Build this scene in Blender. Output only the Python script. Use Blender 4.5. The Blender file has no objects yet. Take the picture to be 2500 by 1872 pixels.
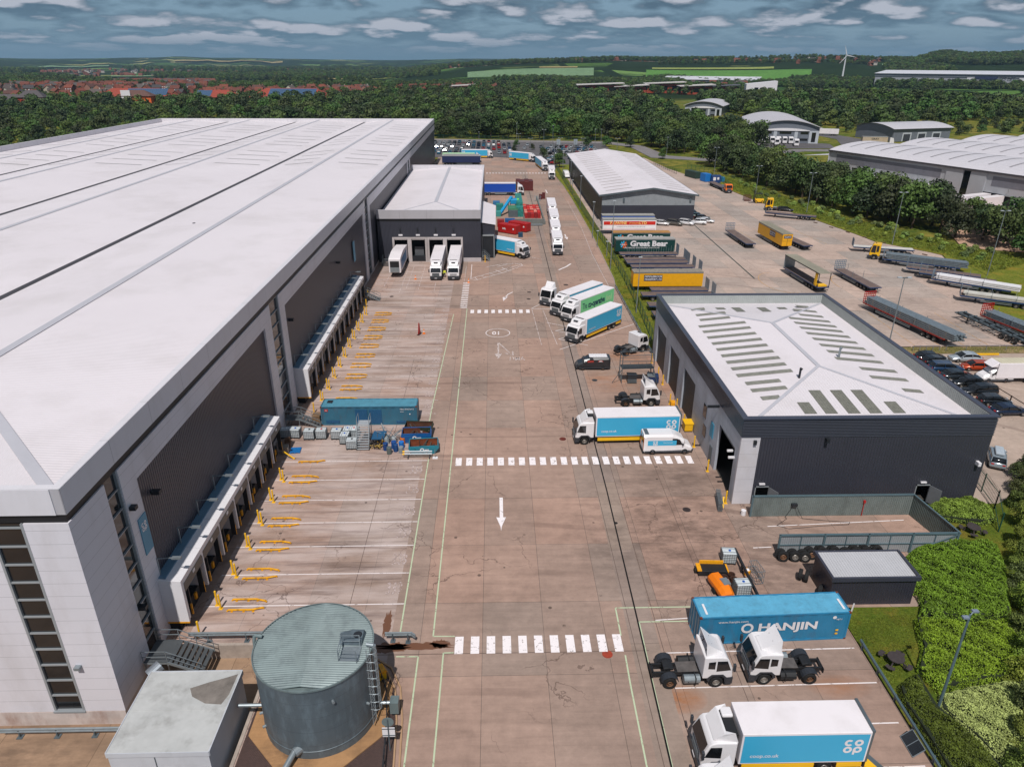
import bpy, bmesh, math, random
import numpy as np
from mathutils import Vector, Matrix
random.seed(7)
rnd = random.random
SC = bpy.context.scene
COL = SC.collection
PI = math.pi
def rad(a): return math.radians(a)
# ---------------------------------------------------------------- camera
cam_d = bpy.data.cameras.new('camera')
cam_d.sensor_width = 36.0
cam_d.lens = 36.0*1735.0/2500.0
cam_d.clip_start = 0.5
cam_d.clip_end = 60000
cam = bpy.data.objects.new('camera', cam_d)
COL.objects.link(cam)
def _basis():
 Y = np.array([-46.0, -788.0, 1735.0]); Y /= np.linalg.norm(Y)
 D = np.array([-12.4, 3828.0, 1735.0]); D -= Y*(D@Y); D /= np.linalg.norm(D)
 Z = -D; X = np.cross(Y, Z)
 return np.array([X, Y, Z])
_R = _basis()
_m = Matrix.Identity(4)
for i in range(3):
 _m[i][0] = _R[i][0]; _m[i][1] = -_R[i][1]; _m[i][2] = -_R[i][2]
_m[2][3] = 42.5
cam.matrix_world = _m
SC.camera = cam
# ---------------------------------------------------------------- world, sun, exposure
SUN_EL, SUN_AZ = 57.0, 7.0          # light travels towards +Y and a little +X
w = bpy.data.worlds.new('World'); SC.world = w; w.use_nodes = True
nt = w.node_tree; nt.nodes.clear()
def N(nt, t, **k):
 n = nt.nodes.new(t)
 for a, b in k.items():
  if a == 'i':
   for kk, vv in b.items(): n.inputs[kk].default_value = vv
  else: setattr(n, a, b)
 return n
def mth(nt, op, a, b=None, c=None, clamp=False):
 n = nt.nodes.new('ShaderNodeMath'); n.operation = op; n.use_clamp = clamp
 for i, v in enumerate((a, b, c)):
  if v is None: continue
  if isinstance(v, (int, float)): n.inputs[i].default_value = v
  else: nt.links.new(v, n.inputs[i])
 return n.outputs[0]
def mixc(nt, f, a, b, bt='MIX'):
 n = nt.nodes.new('ShaderNodeMix'); n.data_type = 'RGBA'; n.blend_type = bt
 for s, v in ((n.inputs[0], f), (n.inputs[6], a), (n.inputs[7], b)):
  if isinstance(v, (int, float)): s.default_value = v
  elif isinstance(v, tuple): s.default_value = v if len(v) == 4 else (*v, 1)
  else: nt.links.new(v, s)
 return n.outputs[2]
def ramp(nt, f, pts):
 n = nt.nodes.new('ShaderNodeValToRGB')
 while len(n.color_ramp.elements) > 1: n.color_ramp.elements.remove(n.color_ramp.elements[0])
 n.color_ramp.elements[0].position = pts[0][0]; c = pts[0][1]
 n.color_ramp.elements[0].color = (c, c, c, 1) if isinstance(c, (int, float)) else (*c, 1)
 for p, c in pts[1:]:
  e = n.color_ramp.elements.new(p); e.color = (c, c, c, 1) if isinstance(c, (int, float)) else (*c, 1)
 nt.links.new(f, n.inputs[0]); return n.outputs[0]
def noise(nt, vec, scale, detail=4, rough=.55, dist=0, dim='3D'):
 n = nt.nodes.new('ShaderNodeTexNoise'); n.noise_dimensions = dim
 n.inputs['Scale'].default_value = scale; n.inputs['Detail'].default_value = detail
 n.inputs['Roughness'].default_value = rough; n.inputs['Distortion'].default_value = dist
 if vec is not None: nt.links.new(vec, n.inputs['Vector'])
 return n.outputs[0]
def comb(nt, x, y, z):
 n = nt.nodes.new('ShaderNodeCombineXYZ')
 for i, v in enumerate((x, y, z)):
  if isinstance(v, (int, float)): n.inputs[i].default_value = v
  else: nt.links.new(v, n.inputs[i])
 return n.outputs[0]
def sepr(nt, v):
 n = nt.nodes.new('ShaderNodeSeparateXYZ'); nt.links.new(v, n.inputs[0]); return n.outputs
def build_world():
 L = nt.links
 tc = N(nt, 'ShaderNodeTexCoord')
 s = sepr(nt, tc.outputs['Generated'])
 az = mth(nt, 'ARCTAN2', s[0], s[1])
 el = mth(nt, 'ARCSINE', s[2])
 elc = mth(nt, 'MAXIMUM', el, 0.0)
 lv = mth(nt, 'LOGARITHM', mth(nt, 'ADD', elc, 0.03), 2.718)      # clouds crowd together towards the horizon
 def dens(off, sc=1.0, det=8):
  v = comb(nt, mth(nt, 'MULTIPLY', az, 8.5), mth(nt, 'MULTIPLY', mth(nt, 'ADD', lv, off), 2.5), 2.7)
  a = noise(nt, v, 1.0, 9, .56, .1)
  vo = N(nt, 'ShaderNodeTexVoronoi', feature='F1'); vo.inputs['Scale'].default_value = 1.7
  wv = N(nt, 'ShaderNodeVectorMath', operation='ADD'); L.new(v, wv.inputs[0]); wn = N(nt, 'ShaderNodeTexNoise', i={'Scale': 2.2, 'Detail': 6.0}); L.new(v, wn.inputs[0])
  ws = N(nt, 'ShaderNodeVectorMath', operation='SCALE'); ws.inputs[3].default_value = .8; L.new(wn.outputs[1], ws.inputs[0]); L.new(ws.outputs[0], wv.inputs[1]); L.new(wv.outputs[0], vo.inputs['Vector'])
  return mth(nt, 'ADD', mth(nt, 'MULTIPLY', a, .72), mth(nt, 'MULTIPLY', mth(nt, 'SUBTRACT', .62, vo.outputs[0]), .36))
 d0 = dens(0.0); d1 = dens(0.15)
 dl = mth(nt, 'SUBTRACT', d0, d1)                   # cloud tops face the light, flat bases stay dark
 big = noise(nt, comb(nt, mth(nt, 'MULTIPLY', az, 2.0), mth(nt, 'MULTIPLY', lv, 2.2), 7.7), 1.0, 3, .5)
 dd = mth(nt, 'ADD', d0, mth(nt, 'MULTIPLY', mth(nt, 'SUBTRACT', big, .5), .35))
 puff = ramp(nt, dd, [(.36, 0), (.47, 1)])
 sh = ramp(nt, mth(nt, 'ADD', mth(nt, 'MULTIPLY', dl, 4.0), .5), [(.36, 0), (.80, 1)])
 topr = mth(nt, 'MULTIPLY', puff, sh)
 mask = ramp(nt, dd, [(.26, 0), (.40, 1)])
 sky = N(nt, 'ShaderNodeTexSky', sky_type='NISHITA', sun_disc=False)
 sky.sun_elevation = rad(SUN_EL); sky.sun_rotation = rad(180+SUN_AZ)
 sky.air_density = 1.0; sky.dust_density = 1.2; sky.ozone_density = 2.0
 hz = ramp(nt, elc, [(0.0, (1.0, 1.9, 2.8)), (.03, (1.25, 2.2, 3.1)), (.10, (1.2, 2.1, 3.1)), (.5, (.5, .95, 1.7))])
 clear = mixc(nt, .85, sky.outputs[0], hz)
 base = ramp(nt, elc, [(0.0, (1.15, 2.0, 2.7)), (.03, (.95, 1.6, 2.2)), (.06, (.68, 1.15, 1.62)), (.12, (.65, 1.1, 1.55)), (.5, (.7, .95, 1.25))])
 c1 = mixc(nt, mask, clear, base)
 far = ramp(nt, elc, [(.004, 0), (.028, 1)])
 c2 = mixc(nt, mth(nt, 'MULTIPLY', mth(nt, 'MULTIPLY', topr, far), .9), c1, (4.1, 4.3, 4.9))
 bg = N(nt, 'ShaderNodeBackground'); bg.inputs[1].default_value = 0.13
 L.new(c2, bg.inputs[0])
 out = N(nt, 'ShaderNodeOutputWorld'); L.new(bg.outputs[0], out.inputs[0])
build_world()
sd = bpy.data.lights.new('sun', 'SUN'); sd.energy = 4.0; sd.angle = rad(.53); sd.color = (1.0, .955, .91)
sun = bpy.data.objects.new('sun', sd); COL.objects.link(sun)
_d = Vector((math.sin(rad(SUN_AZ))*math.cos(rad(SUN_EL)), math.cos(rad(SUN_AZ))*math.cos(rad(SUN_EL)), -math.sin(rad(SUN_EL))))
sun.rotation_euler = _d.to_track_quat('-Z', 'Y').to_euler()
sun.location = (-10, -60, 120)
SC.view_settings.view_transform = 'Standard'; SC.view_settings.look = 'None'
SC.view_settings.exposure = 0.0; SC.view_settings.gamma = 1.0
SC.render.engine = 'CYCLES'
SC.cycles.max_bounces = 5; SC.cycles.diffuse_bounces = 2; SC.cycles.glossy_bounces = 2
SC.cycles.transparent_max_bounces = 6; SC.cycles.volume_bounces = 0
SC.cycles.use_denoising = True
# ---------------------------------------------------------------- helpers
def H(h):
 h = h.lstrip('#'); o = []
 for i in (0, 2, 4):
  c = int(h[i:i+2], 16)/255
  o.append(c/12.92 if c <= .04045 else ((c+.055)/1.055)**2.4)
 return tuple(o)
MC = {}
def mat(name, col, rough=.6, metal=0.0, var=.12, vs=.6, rib=None, seam=None, dirt=None, spec=.5, bump=.0, coat=0, rnds=0, rust=0, obj=False):
 """procedural paint / metal / cladding. rib=(axis, period, depth); seam=(axis, period, width); dirt=(colour, amount, scale)"""
 if name in MC: return MC[name]
 m = bpy.data.materials.new(name); m.use_nodes = True; nt = m.node_tree; L = nt.links
 p = nt.nodes['Principled BSDF']
 if isinstance(col, str): col = H(col)
 geo = N(nt, 'ShaderNodeNewGeometry'); tc = N(nt, 'ShaderNodeTexCoord')
 pos = geo.outputs['Position'] if not obj else tc.outputs['Object']
 c = (*col, 1)
 if var:
  f = ramp(nt, noise(nt, pos, vs, 6, .6), [(.3, 0), (.7, 1)])
  c = mixc(nt, f, tuple(v*(1-var) for v in col), tuple(min(1, v*(1+var*.7)) for v in col))
 if rnds:
  oi = N(nt, 'ShaderNodeObjectInfo')
  hs = N(nt, 'ShaderNodeHueSaturation')
  L.new(mth(nt, 'ADD', .5-rnds*.12, mth(nt, 'MULTIPLY', oi.outputs['Random'], rnds*.24)), hs.inputs['Hue'])
  L.new(mth(nt, 'ADD', 1-rnds, mth(nt, 'MULTIPLY', oi.outputs['Random'], rnds*2)), hs.inputs['Value'])
  if isinstance(c, tuple): hs.inputs['Color'].default_value = c
  else: L.new(c, hs.inputs['Color'])
  c = hs.outputs[0]
 if dirt:
  dc, am, ds = dirt
  v = N(nt, 'ShaderNodeMapping'); v.inputs['Scale'].default_value = (1, 1, .35); L.new(pos, v.inputs[0])
  f = ramp(nt, noise(nt, v.outputs[0], ds, 8, .68), [(.48, 0), (.75, 1)])
  c = mixc(nt, mth(nt, 'MULTIPLY', f, am), c, H(dc) if isinstance(dc, str) else dc)
 if rust:
  f = ramp(nt, noise(nt, pos, 2.3, 8, .7), [(.60-rust*.1, 0), (.66, 1)])
  c = mixc(nt, f, c, H('#5a2f1c'))
 so = None
 if seam or rib: so = sepr(nt, tc.outputs['Object'])
 if seam:
  for ax, per, wd in (seam if isinstance(seam, list) else [seam]):
   fr = mth(nt, 'FRACT', mth(nt, 'MULTIPLY', so['xyz'.index(ax)], 1/per))
   ln = mth(nt, 'LESS_THAN', fr, wd/per)
   c = mixc(nt, mth(nt, 'MULTIPLY', ln, .38), c, (.03, .03, .035))
 if isinstance(c, tuple): p.inputs['Base Color'].default_value = c
 else: L.new(c, p.inputs['Base Color'])
 p.inputs['Roughness'].default_value = rough; p.inputs['Metallic'].default_value = metal
 p.inputs['Specular IOR Level'].default_value = spec
 if coat: p.inputs['Coat Weight'].default_value = coat
 if rib:
  ax, per, dep = rib
  sn = mth(nt, 'SINE', mth(nt, 'MULTIPLY', so['xyz'.index(ax)], 2*PI/per))
  b = N(nt, 'ShaderNodeBump'); b.inputs['Distance'].default_value = dep; b.inputs['Strength'].default_value = 1
  L.new(sn, b.inputs['Height']); L.new(b.outputs[0], p.inputs['Normal'])
 elif bump:
  b = N(nt, 'ShaderNodeBump'); b.inputs['Distance'].default_value = bump
  L.new(noise(nt, pos, 6, 5, .6), b.inputs['Height']); L.new(b.outputs[0], p.inputs['Normal'])
 MC[name] = m; return m
class MB:
 def __init__(s): s.v = []; s.f = []; s.m = []
 def add(s, vs, fs, mi=0):
  n = len(s.v); s.v += [tuple(map(float, q)) for q in vs]; s.f += [tuple(i+n for i in f) for f in fs]; s.m += [mi]*len(fs); return s
 def box(s, x0, y0, z0, x1, y1, z1, mi=0):
  return s.add([(x0,y0,z0),(x1,y0,z0),(x1,y1,z0),(x0,y1,z0),(x0,y0,z1),(x1,y0,z1),(x1,y1,z1),(x0,y1,z1)],
   [(0,3,2,1),(4,5,6,7),(0,1,5,4),(1,2,6,5),(2,3,7,6),(3,0,4,7)], mi)
 def bar(s, a, b, w=.1, h=None, mi=0):
  """square bar from a to b"""
  a = Vector(a); b = Vector(b); d = (b-a).normalized(); h = h or w
  u = d.cross(Vector((0,0,1)))
  if u.length < 1e-3: u = Vector((1,0,0))
  u.normalize(); v = u.cross(d); u *= w/2; v *= h/2
  vs = [a-u-v, a+u-v, a+u+v, a-u+v, b-u-v, b+u-v, b+u+v, b-u+v]
  return s.add(vs, [(0,1,2,3),(7,6,5,4),(0,4,5,1),(1,5,6,2),(2,6,7,3),(3,7,4,0)], mi)
 def cyl(s, a, b, r, r2=None, n=10, mi=0, caps=True):
  a = Vector(a); b = Vector(b); r2 = r if r2 is None else r2; d = (b-a).normalized()
  u = d.cross(Vector((0,0,1)))
  if u.length < 1e-3: u = Vector((1,0,0))
  u.normalize(); v = d.cross(u); vs = []
  for q, rr in ((a, r), (b, r2)):
   for i in range(n):
    t = 2*PI*i/n; vs.append(q+u*rr*math.cos(t)+v*rr*math.sin(t))
  fs = [(i, (i+1) % n, n+(i+1) % n, n+i) for i in range(n)]
  if caps: fs += [tuple(range(n))[::-1], tuple(range(n, 2*n))]
  return s.add(vs, fs, mi)
 def tube(s, pts, r, n=6, mi=0):
  for a, b in zip(pts, pts[1:]): s.cyl(a, b, r, n=n, mi=mi)
  return s
 def lathe(s, prof, c=(0,0,0), ax='z', n=16, mi=0):
  vs = []; k = len(prof)
  for i in range(n):
   t = 2*PI*i/n
   for r, h in prof:
    a, b = r*math.cos(t), r*math.sin(t)
    q = (a, b, h) if ax == 'z' else (a, h, b)
    vs.append((q[0]+c[0], q[1]+c[1], q[2]+c[2]))
  fs = []
  for i in range(n):
   j = (i+1) % n
   for q in range(k-1):
    f = (i*k+q, j*k+q, j*k+q+1, i*k+q+1)
    fs.append(f if ax == 'z' else f[::-1])
  return s.add(vs, fs, mi)
 def poly(s, pts, z=None, mi=0):
  vs = [(p[0], p[1], z if z is not None else p[2]) for p in pts]
  return s.add(vs, [tuple(range(len(vs)))], mi)
 def prism(s, prof, y0, y1, mi=0):
  """polygon in x,z extruded along y"""
  n = len(prof)
  vs = [(x, y0, z) for x, z in prof]+[(x, y1, z) for x, z in prof]
  fs = [tuple(range(n)), tuple(range(2*n-1, n-1, -1))]+[(i, i+n, (i+1) % n+n, (i+1) % n) for i in range(n)]
  return s.add(vs, fs, mi)
 def slab(s, pts, z0, z1, mi=0):
  n = len(pts); vs = [(p[0], p[1], z0) for p in pts]+[(p[0], p[1], z1) for p in pts]
  return s.add(vs, [tuple(range(n-1, -1, -1)), tuple(range(n, 2*n))]+[(i, (i+1) % n, (i+1) % n+n, i+n) for i in range(n)], mi)
 def mesh(s, name, mats, bevel=0, smooth=False, fix=True, seg=2):
  me = bpy.data.meshes.new(name); me.from_pydata(s.v, [], s.f)
  for m in (mats if isinstance(mats, (list, tuple)) else [mats]): me.materials.append(m)
  me.polygons.foreach_set('material_index', s.m)
  if bevel or fix:
   bm = bmesh.new(); bm.from_mesh(me)
   if bevel:
    bmesh.ops.remove_doubles(bm, verts=bm.verts, dist=1e-4)
    bmesh.ops.bevel(bm, geom=[e for e in bm.edges if e.is_manifold and e.calc_face_angle(0) > .3], offset=bevel, segments=seg, affect='EDGES', profile=.5, clamp_overlap=True)
   bmesh.ops.recalc_face_normals(bm, faces=bm.faces) if len(bm.faces) < 60000 else None
   bm.to_mesh(me); bm.free()
  if smooth: me.polygons.foreach_set('use_smooth', [True]*len(me.polygons))
  me.update(); return me
 def build(s, name, mats, parent=None, loc=(0,0,0), rz=0, **k):
  return ob(name, s.mesh(name, mats, **k), parent, loc, rz)
def ob(name, me, parent=None, loc=(0,0,0), rz=0):
 o = bpy.data.objects.new(name, me); COL.objects.link(o)
 o.location = loc; o.rotation_euler = (0, 0, rz)
 if parent: o.parent = parent
 return o
def thing(name, label, cat, loc=(0,0,0), rz=0, group=None):
 o = bpy.data.objects.new(name, None); COL.objects.link(o); o.empty_display_size = .3
 o.location = loc; o.rotation_euler = (0, 0, rz); return tag(o, label, cat, group)
def tag(o, label, cat, group=None):
 o['label'] = label; o['category'] = cat
 if group: o['group'] = group
 return o
def struct(o, kind='structure', label=None, cat=None):
 o['kind'] = kind
 if label: o['label'] = label
 if cat: o['category'] = cat
 return o
KIDS = {}
def dup(src, loc, rz, label=None, group=None, scale=None):
 c = src.copy(); COL.objects.link(c); c.location = loc; c.rotation_euler = (0, 0, rz)
 if scale: c.scale = scale
 if label: c['label'] = label
 if group: c['group'] = group
 if src.name not in KIDS: KIDS[src.name] = [(ch, list(ch.children)) for ch in src.children]
 for ch, gs in KIDS[src.name]:
  d = ch.copy(); COL.objects.link(d); d.parent = c
  for g in gs:
   e = g.copy(); COL.objects.link(e); e.parent = d
 return c
def kids_ready():
 bpy.context.view_layer.update()
TXT = {}
def text2d(s, size=1.0, sx=1.0, bold=0, shear=0, align='CENTER'):
 """outline text as 2-D verts/faces from Blender's built-in font"""
 k = (s, bold, shear, align)
 if k not in TXT:
  cu = bpy.data.curves.new('t', 'FONT'); cu.body = s; cu.size = 1; cu.offset = bold; cu.shear = shear
  cu.align_x = align; cu.align_y = 'CENTER'; cu.resolution_u = 3
  o = bpy.data.objects.new('t', cu); COL.objects.link(o)
  me = bpy.data.meshes.new_from_object(o.evaluated_get(bpy.context.evaluated_depsgraph_get()))
  TXT[k] = ([(v.co.x, v.co.y) for v in me.vertices], [tuple(p.vertices) for p in me.polygons])
  bpy.data.objects.remove(o); bpy.data.curves.remove(cu); bpy.data.meshes.remove(me)
 v, f = TXT[k]
 return [(a*size*sx, b*size) for a, b in v], f
def arc2d(cx, cy, r0, r1, a0, a1, n=20, sy=1.0):
 v = []; f = []
 for i in range(n+1):
  t = rad(a0+(a1-a0)*i/n)
  v += [(cx+r0*math.cos(t), cy+r0*math.sin(t)*sy), (cx+r1*math.cos(t), cy+r1*math.sin(t)*sy)]
 for i in range(n): f.append((2*i, 2*i+1, 2*i+3, 2*i+2))
 return v, f
def put(mb, vf, o, u, v, mi=0, off=0):
 """place 2-D shape on a plane: origin o, axes u, v"""
 o = Vector(o); u = Vector(u); v = Vector(v); nrm = u.cross(v).normalized()*off
 mb.add([o+u*a+v*b+nrm for a, b in vf[0]], vf[1], mi); return mb
def logo2x2():
 """four round letters c o over o p, unit height 2"""
 V = []; F = []
 def ad(vf):
  n = len(V); V.extend(vf[0]); F.extend([tuple(i+n for i in f) for f in vf[1]])
 ad(arc2d(-.52, .5, .2, .47, 42, 318)); ad(arc2d(.52, .5, .2, .47, 0, 360))
 ad(arc2d(-.52, -.5, .2, .47, 0, 360)); ad(arc2d(.52, -.5, .2, .47, 0, 360))
 st = [(.52+.47*math.cos(rad(t)), -.5+.47*math.sin(rad(t))) for t in (180, 192, 204, 216, 228, 240)]
 ad((st+[(st[-1][0], -1.22), (.05, -1.22)], [tuple(range(8))]))
 return V, F
LOGO = logo2x2()
# ---------------------------------------------------------------- materials of the setting
def ground_mat(name, ca, cb, bw, bh, off=(0, 0), streak=0, oil=None, rust=None, pale=None, crack=1, joint=.05, rot=0):
 m = bpy.data.materials.new(name); m.use_nodes = True; nt = m.node_tree; L = nt.links
 p = nt.nodes['Principled BSDF']; geo = N(nt, 'ShaderNodeNewGeometry'); P = geo.outputs['Position']; s = sepr(nt, P)
 mp = N(nt, 'ShaderNodeMapping'); mp.inputs['Rotation'].default_value = (0, 0, rad(rot)); mp.inputs['Location'].default_value = (off[0], off[1], 0)
 L.new(P, mp.inputs[0]); q = sepr(nt, mp.outputs[0])
 br = N(nt, 'ShaderNodeTexBrick'); br.offset = 0.0; br.squash = 1.0
 L.new(comb(nt, q[1], q[0], 0), br.inputs['Vector'])
 br.inputs['Scale'].default_value = 1; br.inputs['Brick Width'].default_value = bw; br.inputs['Row Height'].default_value = bh
 br.inputs['Mortar Size'].default_value = joint*.45; br.inputs['Mortar Smooth'].default_value = .3; br.inputs['Bias'].default_value = 0
 br.inputs['Color1'].default_value = (*ca, 1); br.inputs['Color2'].default_value = (*cb, 1)
 br.inputs['Mortar'].default_value = tuple(v*.50 for v in ca)+(1,)
 c = br.outputs[0]
 n1 = ramp(nt, noise(nt, P, .09, 6, .65), [(.3, .78), (.7, 1.14)])
 c = mixc(nt, 1, c, n1, 'MULTIPLY')
 n2 = ramp(nt, noise(nt, P, .9, 9, .75), [(.25, .78), (.75, 1.14)])
 c = mixc(nt, 1, c, n2, 'MULTIPLY')
 # sideways broom finish and tyre smears
 n3 = ramp(nt, noise(nt, comb(nt, mth(nt, 'MULTIPLY', s[0], .10), mth(nt, 'MULTIPLY', s[1], 1.4), 0), 1.0, 8, .72, .4), [(.32, .68), (.6, 1.10)])
 c = mixc(nt, .22+streak*.6, c, mixc(nt, 1, c, n3, 'MULTIPLY'))
 if pale:
  x0, x1, am = pale
  f = mth(nt, 'MULTIPLY', mth(nt, 'GREATER_THAN', s[0], x0), mth(nt, 'LESS_THAN', s[0], x1))
  n5 = ramp(nt, noise(nt, comb(nt, mth(nt, 'MULTIPLY', s[0], .12), mth(nt, 'MULTIPLY', s[1], .5), 3), 1.0, 6, .6), [(.35, 0), (.68, 1)])
  c = mixc(nt, mth(nt, 'MULTIPLY', mth(nt, 'MULTIPLY', f, n5), am), c, H('#c3b3ae'))
  n6 = ramp(nt, noise(nt, comb(nt, mth(nt, 'MULTIPLY', s[0], .10), mth(nt, 'MULTIPLY', s[1], 1.3), 9), 1.0, 7, .7, .5), [(.50, 0), (.68, 1)])
  c = mixc(nt, mth(nt, 'MULTIPLY', mth(nt, 'MULTIPLY', f, n6), .62), c, H('#5b4a45'))
 def blob(cx, cy, rx, ry):
  a = mth(nt, 'POWER', mth(nt, 'DIVIDE', mth(nt, 'SUBTRACT', s[0], cx), rx), 2.0)
  b = mth(nt, 'POWER', mth(nt, 'DIVIDE', mth(nt, 'SUBTRACT', s[1], cy), ry), 2.0)
  return mth(nt, 'SUBTRACT', 1.0, mth(nt, 'SQRT', mth(nt, 'ADD', a, b)), None, True)
 for lst, cc, sc, lo in ((oil or [], '#3b302d', .8, .40), (rust or [], '#9a6238', .35, .36)):
  for (cx, cy, rx, ry, am) in lst:
   nn = ramp(nt, noise(nt, comb(nt, mth(nt, 'MULTIPLY', s[0], .45), s[1], cx), sc, 8, .72), [(lo, 0), (.62, 1)])
   c = mixc(nt, mth(nt, 'MULTIPLY', mth(nt, 'MULTIPLY', mth(nt, 'POWER', blob(cx, cy, rx, ry), .6), nn), am), c, H(cc))
 if crack:
  vo = N(nt, 'ShaderNodeTexVoronoi', feature='DISTANCE_TO_EDGE'); vo.inputs['Scale'].default_value = .16
  w2 = N(nt, 'ShaderNodeVectorMath', operation='ADD'); L.new(P, w2.inputs[0])
  nz = nt.nodes.new('ShaderNodeTexNoise'); nz.inputs['Scale'].default_value = .5; nz.inputs['Detail'].default_value = 6; L.new(P, nz.inputs[0])
  sc2 = N(nt, 'ShaderNodeVectorMath', operation='SCALE'); sc2.inputs[3].default_value = 3.5; L.new(nz.outputs[1], sc2.inputs[0]); L.new(sc2.outputs[0], w2.inputs[1])
  L.new(w2.outputs[0], vo.inputs['Vector'])
  ck = mth(nt, 'MULTIPLY', mth(nt, 'LESS_THAN', vo.outputs[0], .0065), ramp(nt, noise(nt, P, .07, 2), [(.5, 0), (.56, 1)]))
  c = mixc(nt, mth(nt, 'MULTIPLY', ck, .55*crack), c, H('#4c3b35'))
  # spots
  v3 = N(nt, 'ShaderNodeTexVoronoi', feature='F1'); v3.inputs['Scale'].default_value = .55; L.new(P, v3.inputs['Vector'])
  sp = mth(nt, 'MULTIPLY', mth(nt, 'LESS_THAN', v3.outputs[0], .09), ramp(nt, noise(nt, P, .12, 3), [(.52, 0), (.56, 1)]))
  c = mixc(nt, mth(nt, 'MULTIPLY', sp, .7), c, H('#3a302c'))
  # arcs of tyre rubber
  wv = N(nt, 'ShaderNodeTexWave', wave_type='RINGS', rings_direction='Z'); wv.inputs['Scale'].default_value = .045; wv.inputs['Distortion'].default_value = 3.0
  wv.inputs['Detail'].default_value = 1; wv.inputs['Detail Scale'].default_value = .4; L.new(P, wv.inputs[0])
  tr = mth(nt, 'MULTIPLY', ramp(nt, wv.outputs[1], [(.955, 0), (.99, 1)]), ramp(nt, noise(nt, P, .05, 3), [(.47, 0), (.6, 1)]))
  c = mixc(nt, mth(nt, 'MULTIPLY', tr, .30), c, H('#5a4640'))
 L.new(c, p.inputs['Base Color']); p.inputs['Roughness'].default_value = .85; p.inputs['Specular IOR Level'].default_value = .25
 b = N(nt, 'ShaderNodeBump'); b.inputs['Distance'].default_value = .01; L.new(noise(nt, P, 5, 5), b.inputs['Height']); L.new(b.outputs[0], p.inputs['Normal'])
 return m
def paint_mat(name, col, wear=.5, sc=1.6):
 m = bpy.data.materials.new(name); m.use_nodes = True; nt = m.node_tree; L = nt.links
 p = nt.nodes['Principled BSDF']; geo = N(nt, 'ShaderNodeNewGeometry')
 p.inputs['Base Color'].default_value = (*H(col), 1); p.inputs['Roughness'].default_value = .75
 f = ramp(nt, noise(nt, geo.outputs['Position'], sc, 9, .78), [(wear, 1), (wear+.05, .12)])
 L.new(f, p.inputs['Alpha']); return m
def grass_mat(name, a, b, c3, sc=.5):
 m = bpy.data.materials.new(name); m.use_nodes = True; nt = m.node_tree; L = nt.links
 p = nt.nodes['Principled BSDF']; geo = N(nt, 'ShaderNodeNewGeometry'); P = geo.outputs['Position']
 c = mixc(nt, ramp(nt, noise(nt, P, sc, 8, .7), [(.35, 0), (.65, 1)]), H(a), H(b))
 c = mixc(nt, ramp(nt, noise(nt, P, sc*.33, 6, .7), [(.52, 0), (.7, 1)]), c, H(c3))
 c = mixc(nt, 1, c, ramp(nt, noise(nt, P, sc*9, 3, .7), [(.3, .6), (.7, 1.25)]), 'MULTIPLY')
 L.new(c, p.inputs['Base Color']); p.inputs['Roughness'].default_value = .9; p.inputs['Specular IOR Level'].default_value = .1
 bb = N(nt, 'ShaderNodeBump'); bb.inputs['Distance'].default_value = .12; L.new(noise(nt, P, 3.5, 6, .7), bb.inputs['Height']); L.new(bb.outputs[0], p.inputs['Normal'])
 return m
M_yard = ground_mat('yard_concrete', H('#99867b'), H('#a98b7c'), 8.0, 5.0, (1.2, 0), .35,
 oil=[(18.5, 57, 13, 15, .62), (22, 88, 7, 9, .3), (21, 68, 6, 3, .5), (27, 51, 5, 6, .4)], rust=[(19, 94, 9, 5, .75), (13.2, 37.6, 2.2, 1.4, 1.0), (25.5, 38.4, 2.5, 1.2, .7), (21, 103, 6, 4, .6), (10, 190, 4, 6, .6)], pale=(-25, -8.6, .75))
M_lot = ground_mat('trailer_yard_concrete', H('#a1958d'), H('#b8a194'), 7.5, 6.2, (3, 2), .0, oil=[(79, 118, 10, 14, .35)], crack=.7)
M_pad = ground_mat('parking_concrete', H('#a8978b'), H('#ac998c'), 30, 30, (0, 0), .2, crack=.3, joint=.01)
M_apron = ground_mat('apron_concrete', H('#9b7f68'), H('#a38870'), 9, 7, (0, 3), .4, oil=[(-33, 34, 8, 5, .5)])
M_asph = ground_mat('asphalt', H('#5d5a5c'), H('#646163'), 60, 60, (0, 0), .1, crack=.3, joint=.01)
M_road = ground_mat('road_asphalt', H('#7b7778'), H('#858081'), 60, 60, (0, 0), .1, crack=0, joint=.01)
M_white = paint_mat('worn_white_paint', '#e0d6d5', .555); M_white2 = paint_mat('faded_white_paint', '#cdbfbb', .49, 2.2)
M_num = paint_mat('ghost_paint', '#bfaeaa', .46, 3.0); M_zeb = paint_mat('scuffed_white_paint', '#e8e0e1', .565, 2.3)
M_green = paint_mat('pale_green_paint', '#b5c2a2', .57); M_yel = paint_mat('faded_yellow_paint', '#c79a62', .50, 2.0); M_redp = paint_mat('faded_red_paint', '#b8553f', .5)
M_verge = grass_mat('verge_grass', '#5d6a22', '#7d7d33', '#94762f', .5)
M_lawn = grass_mat('lawn_grass', '#4c5f1e', '#656b26', '#7a6a2c', .6)
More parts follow.
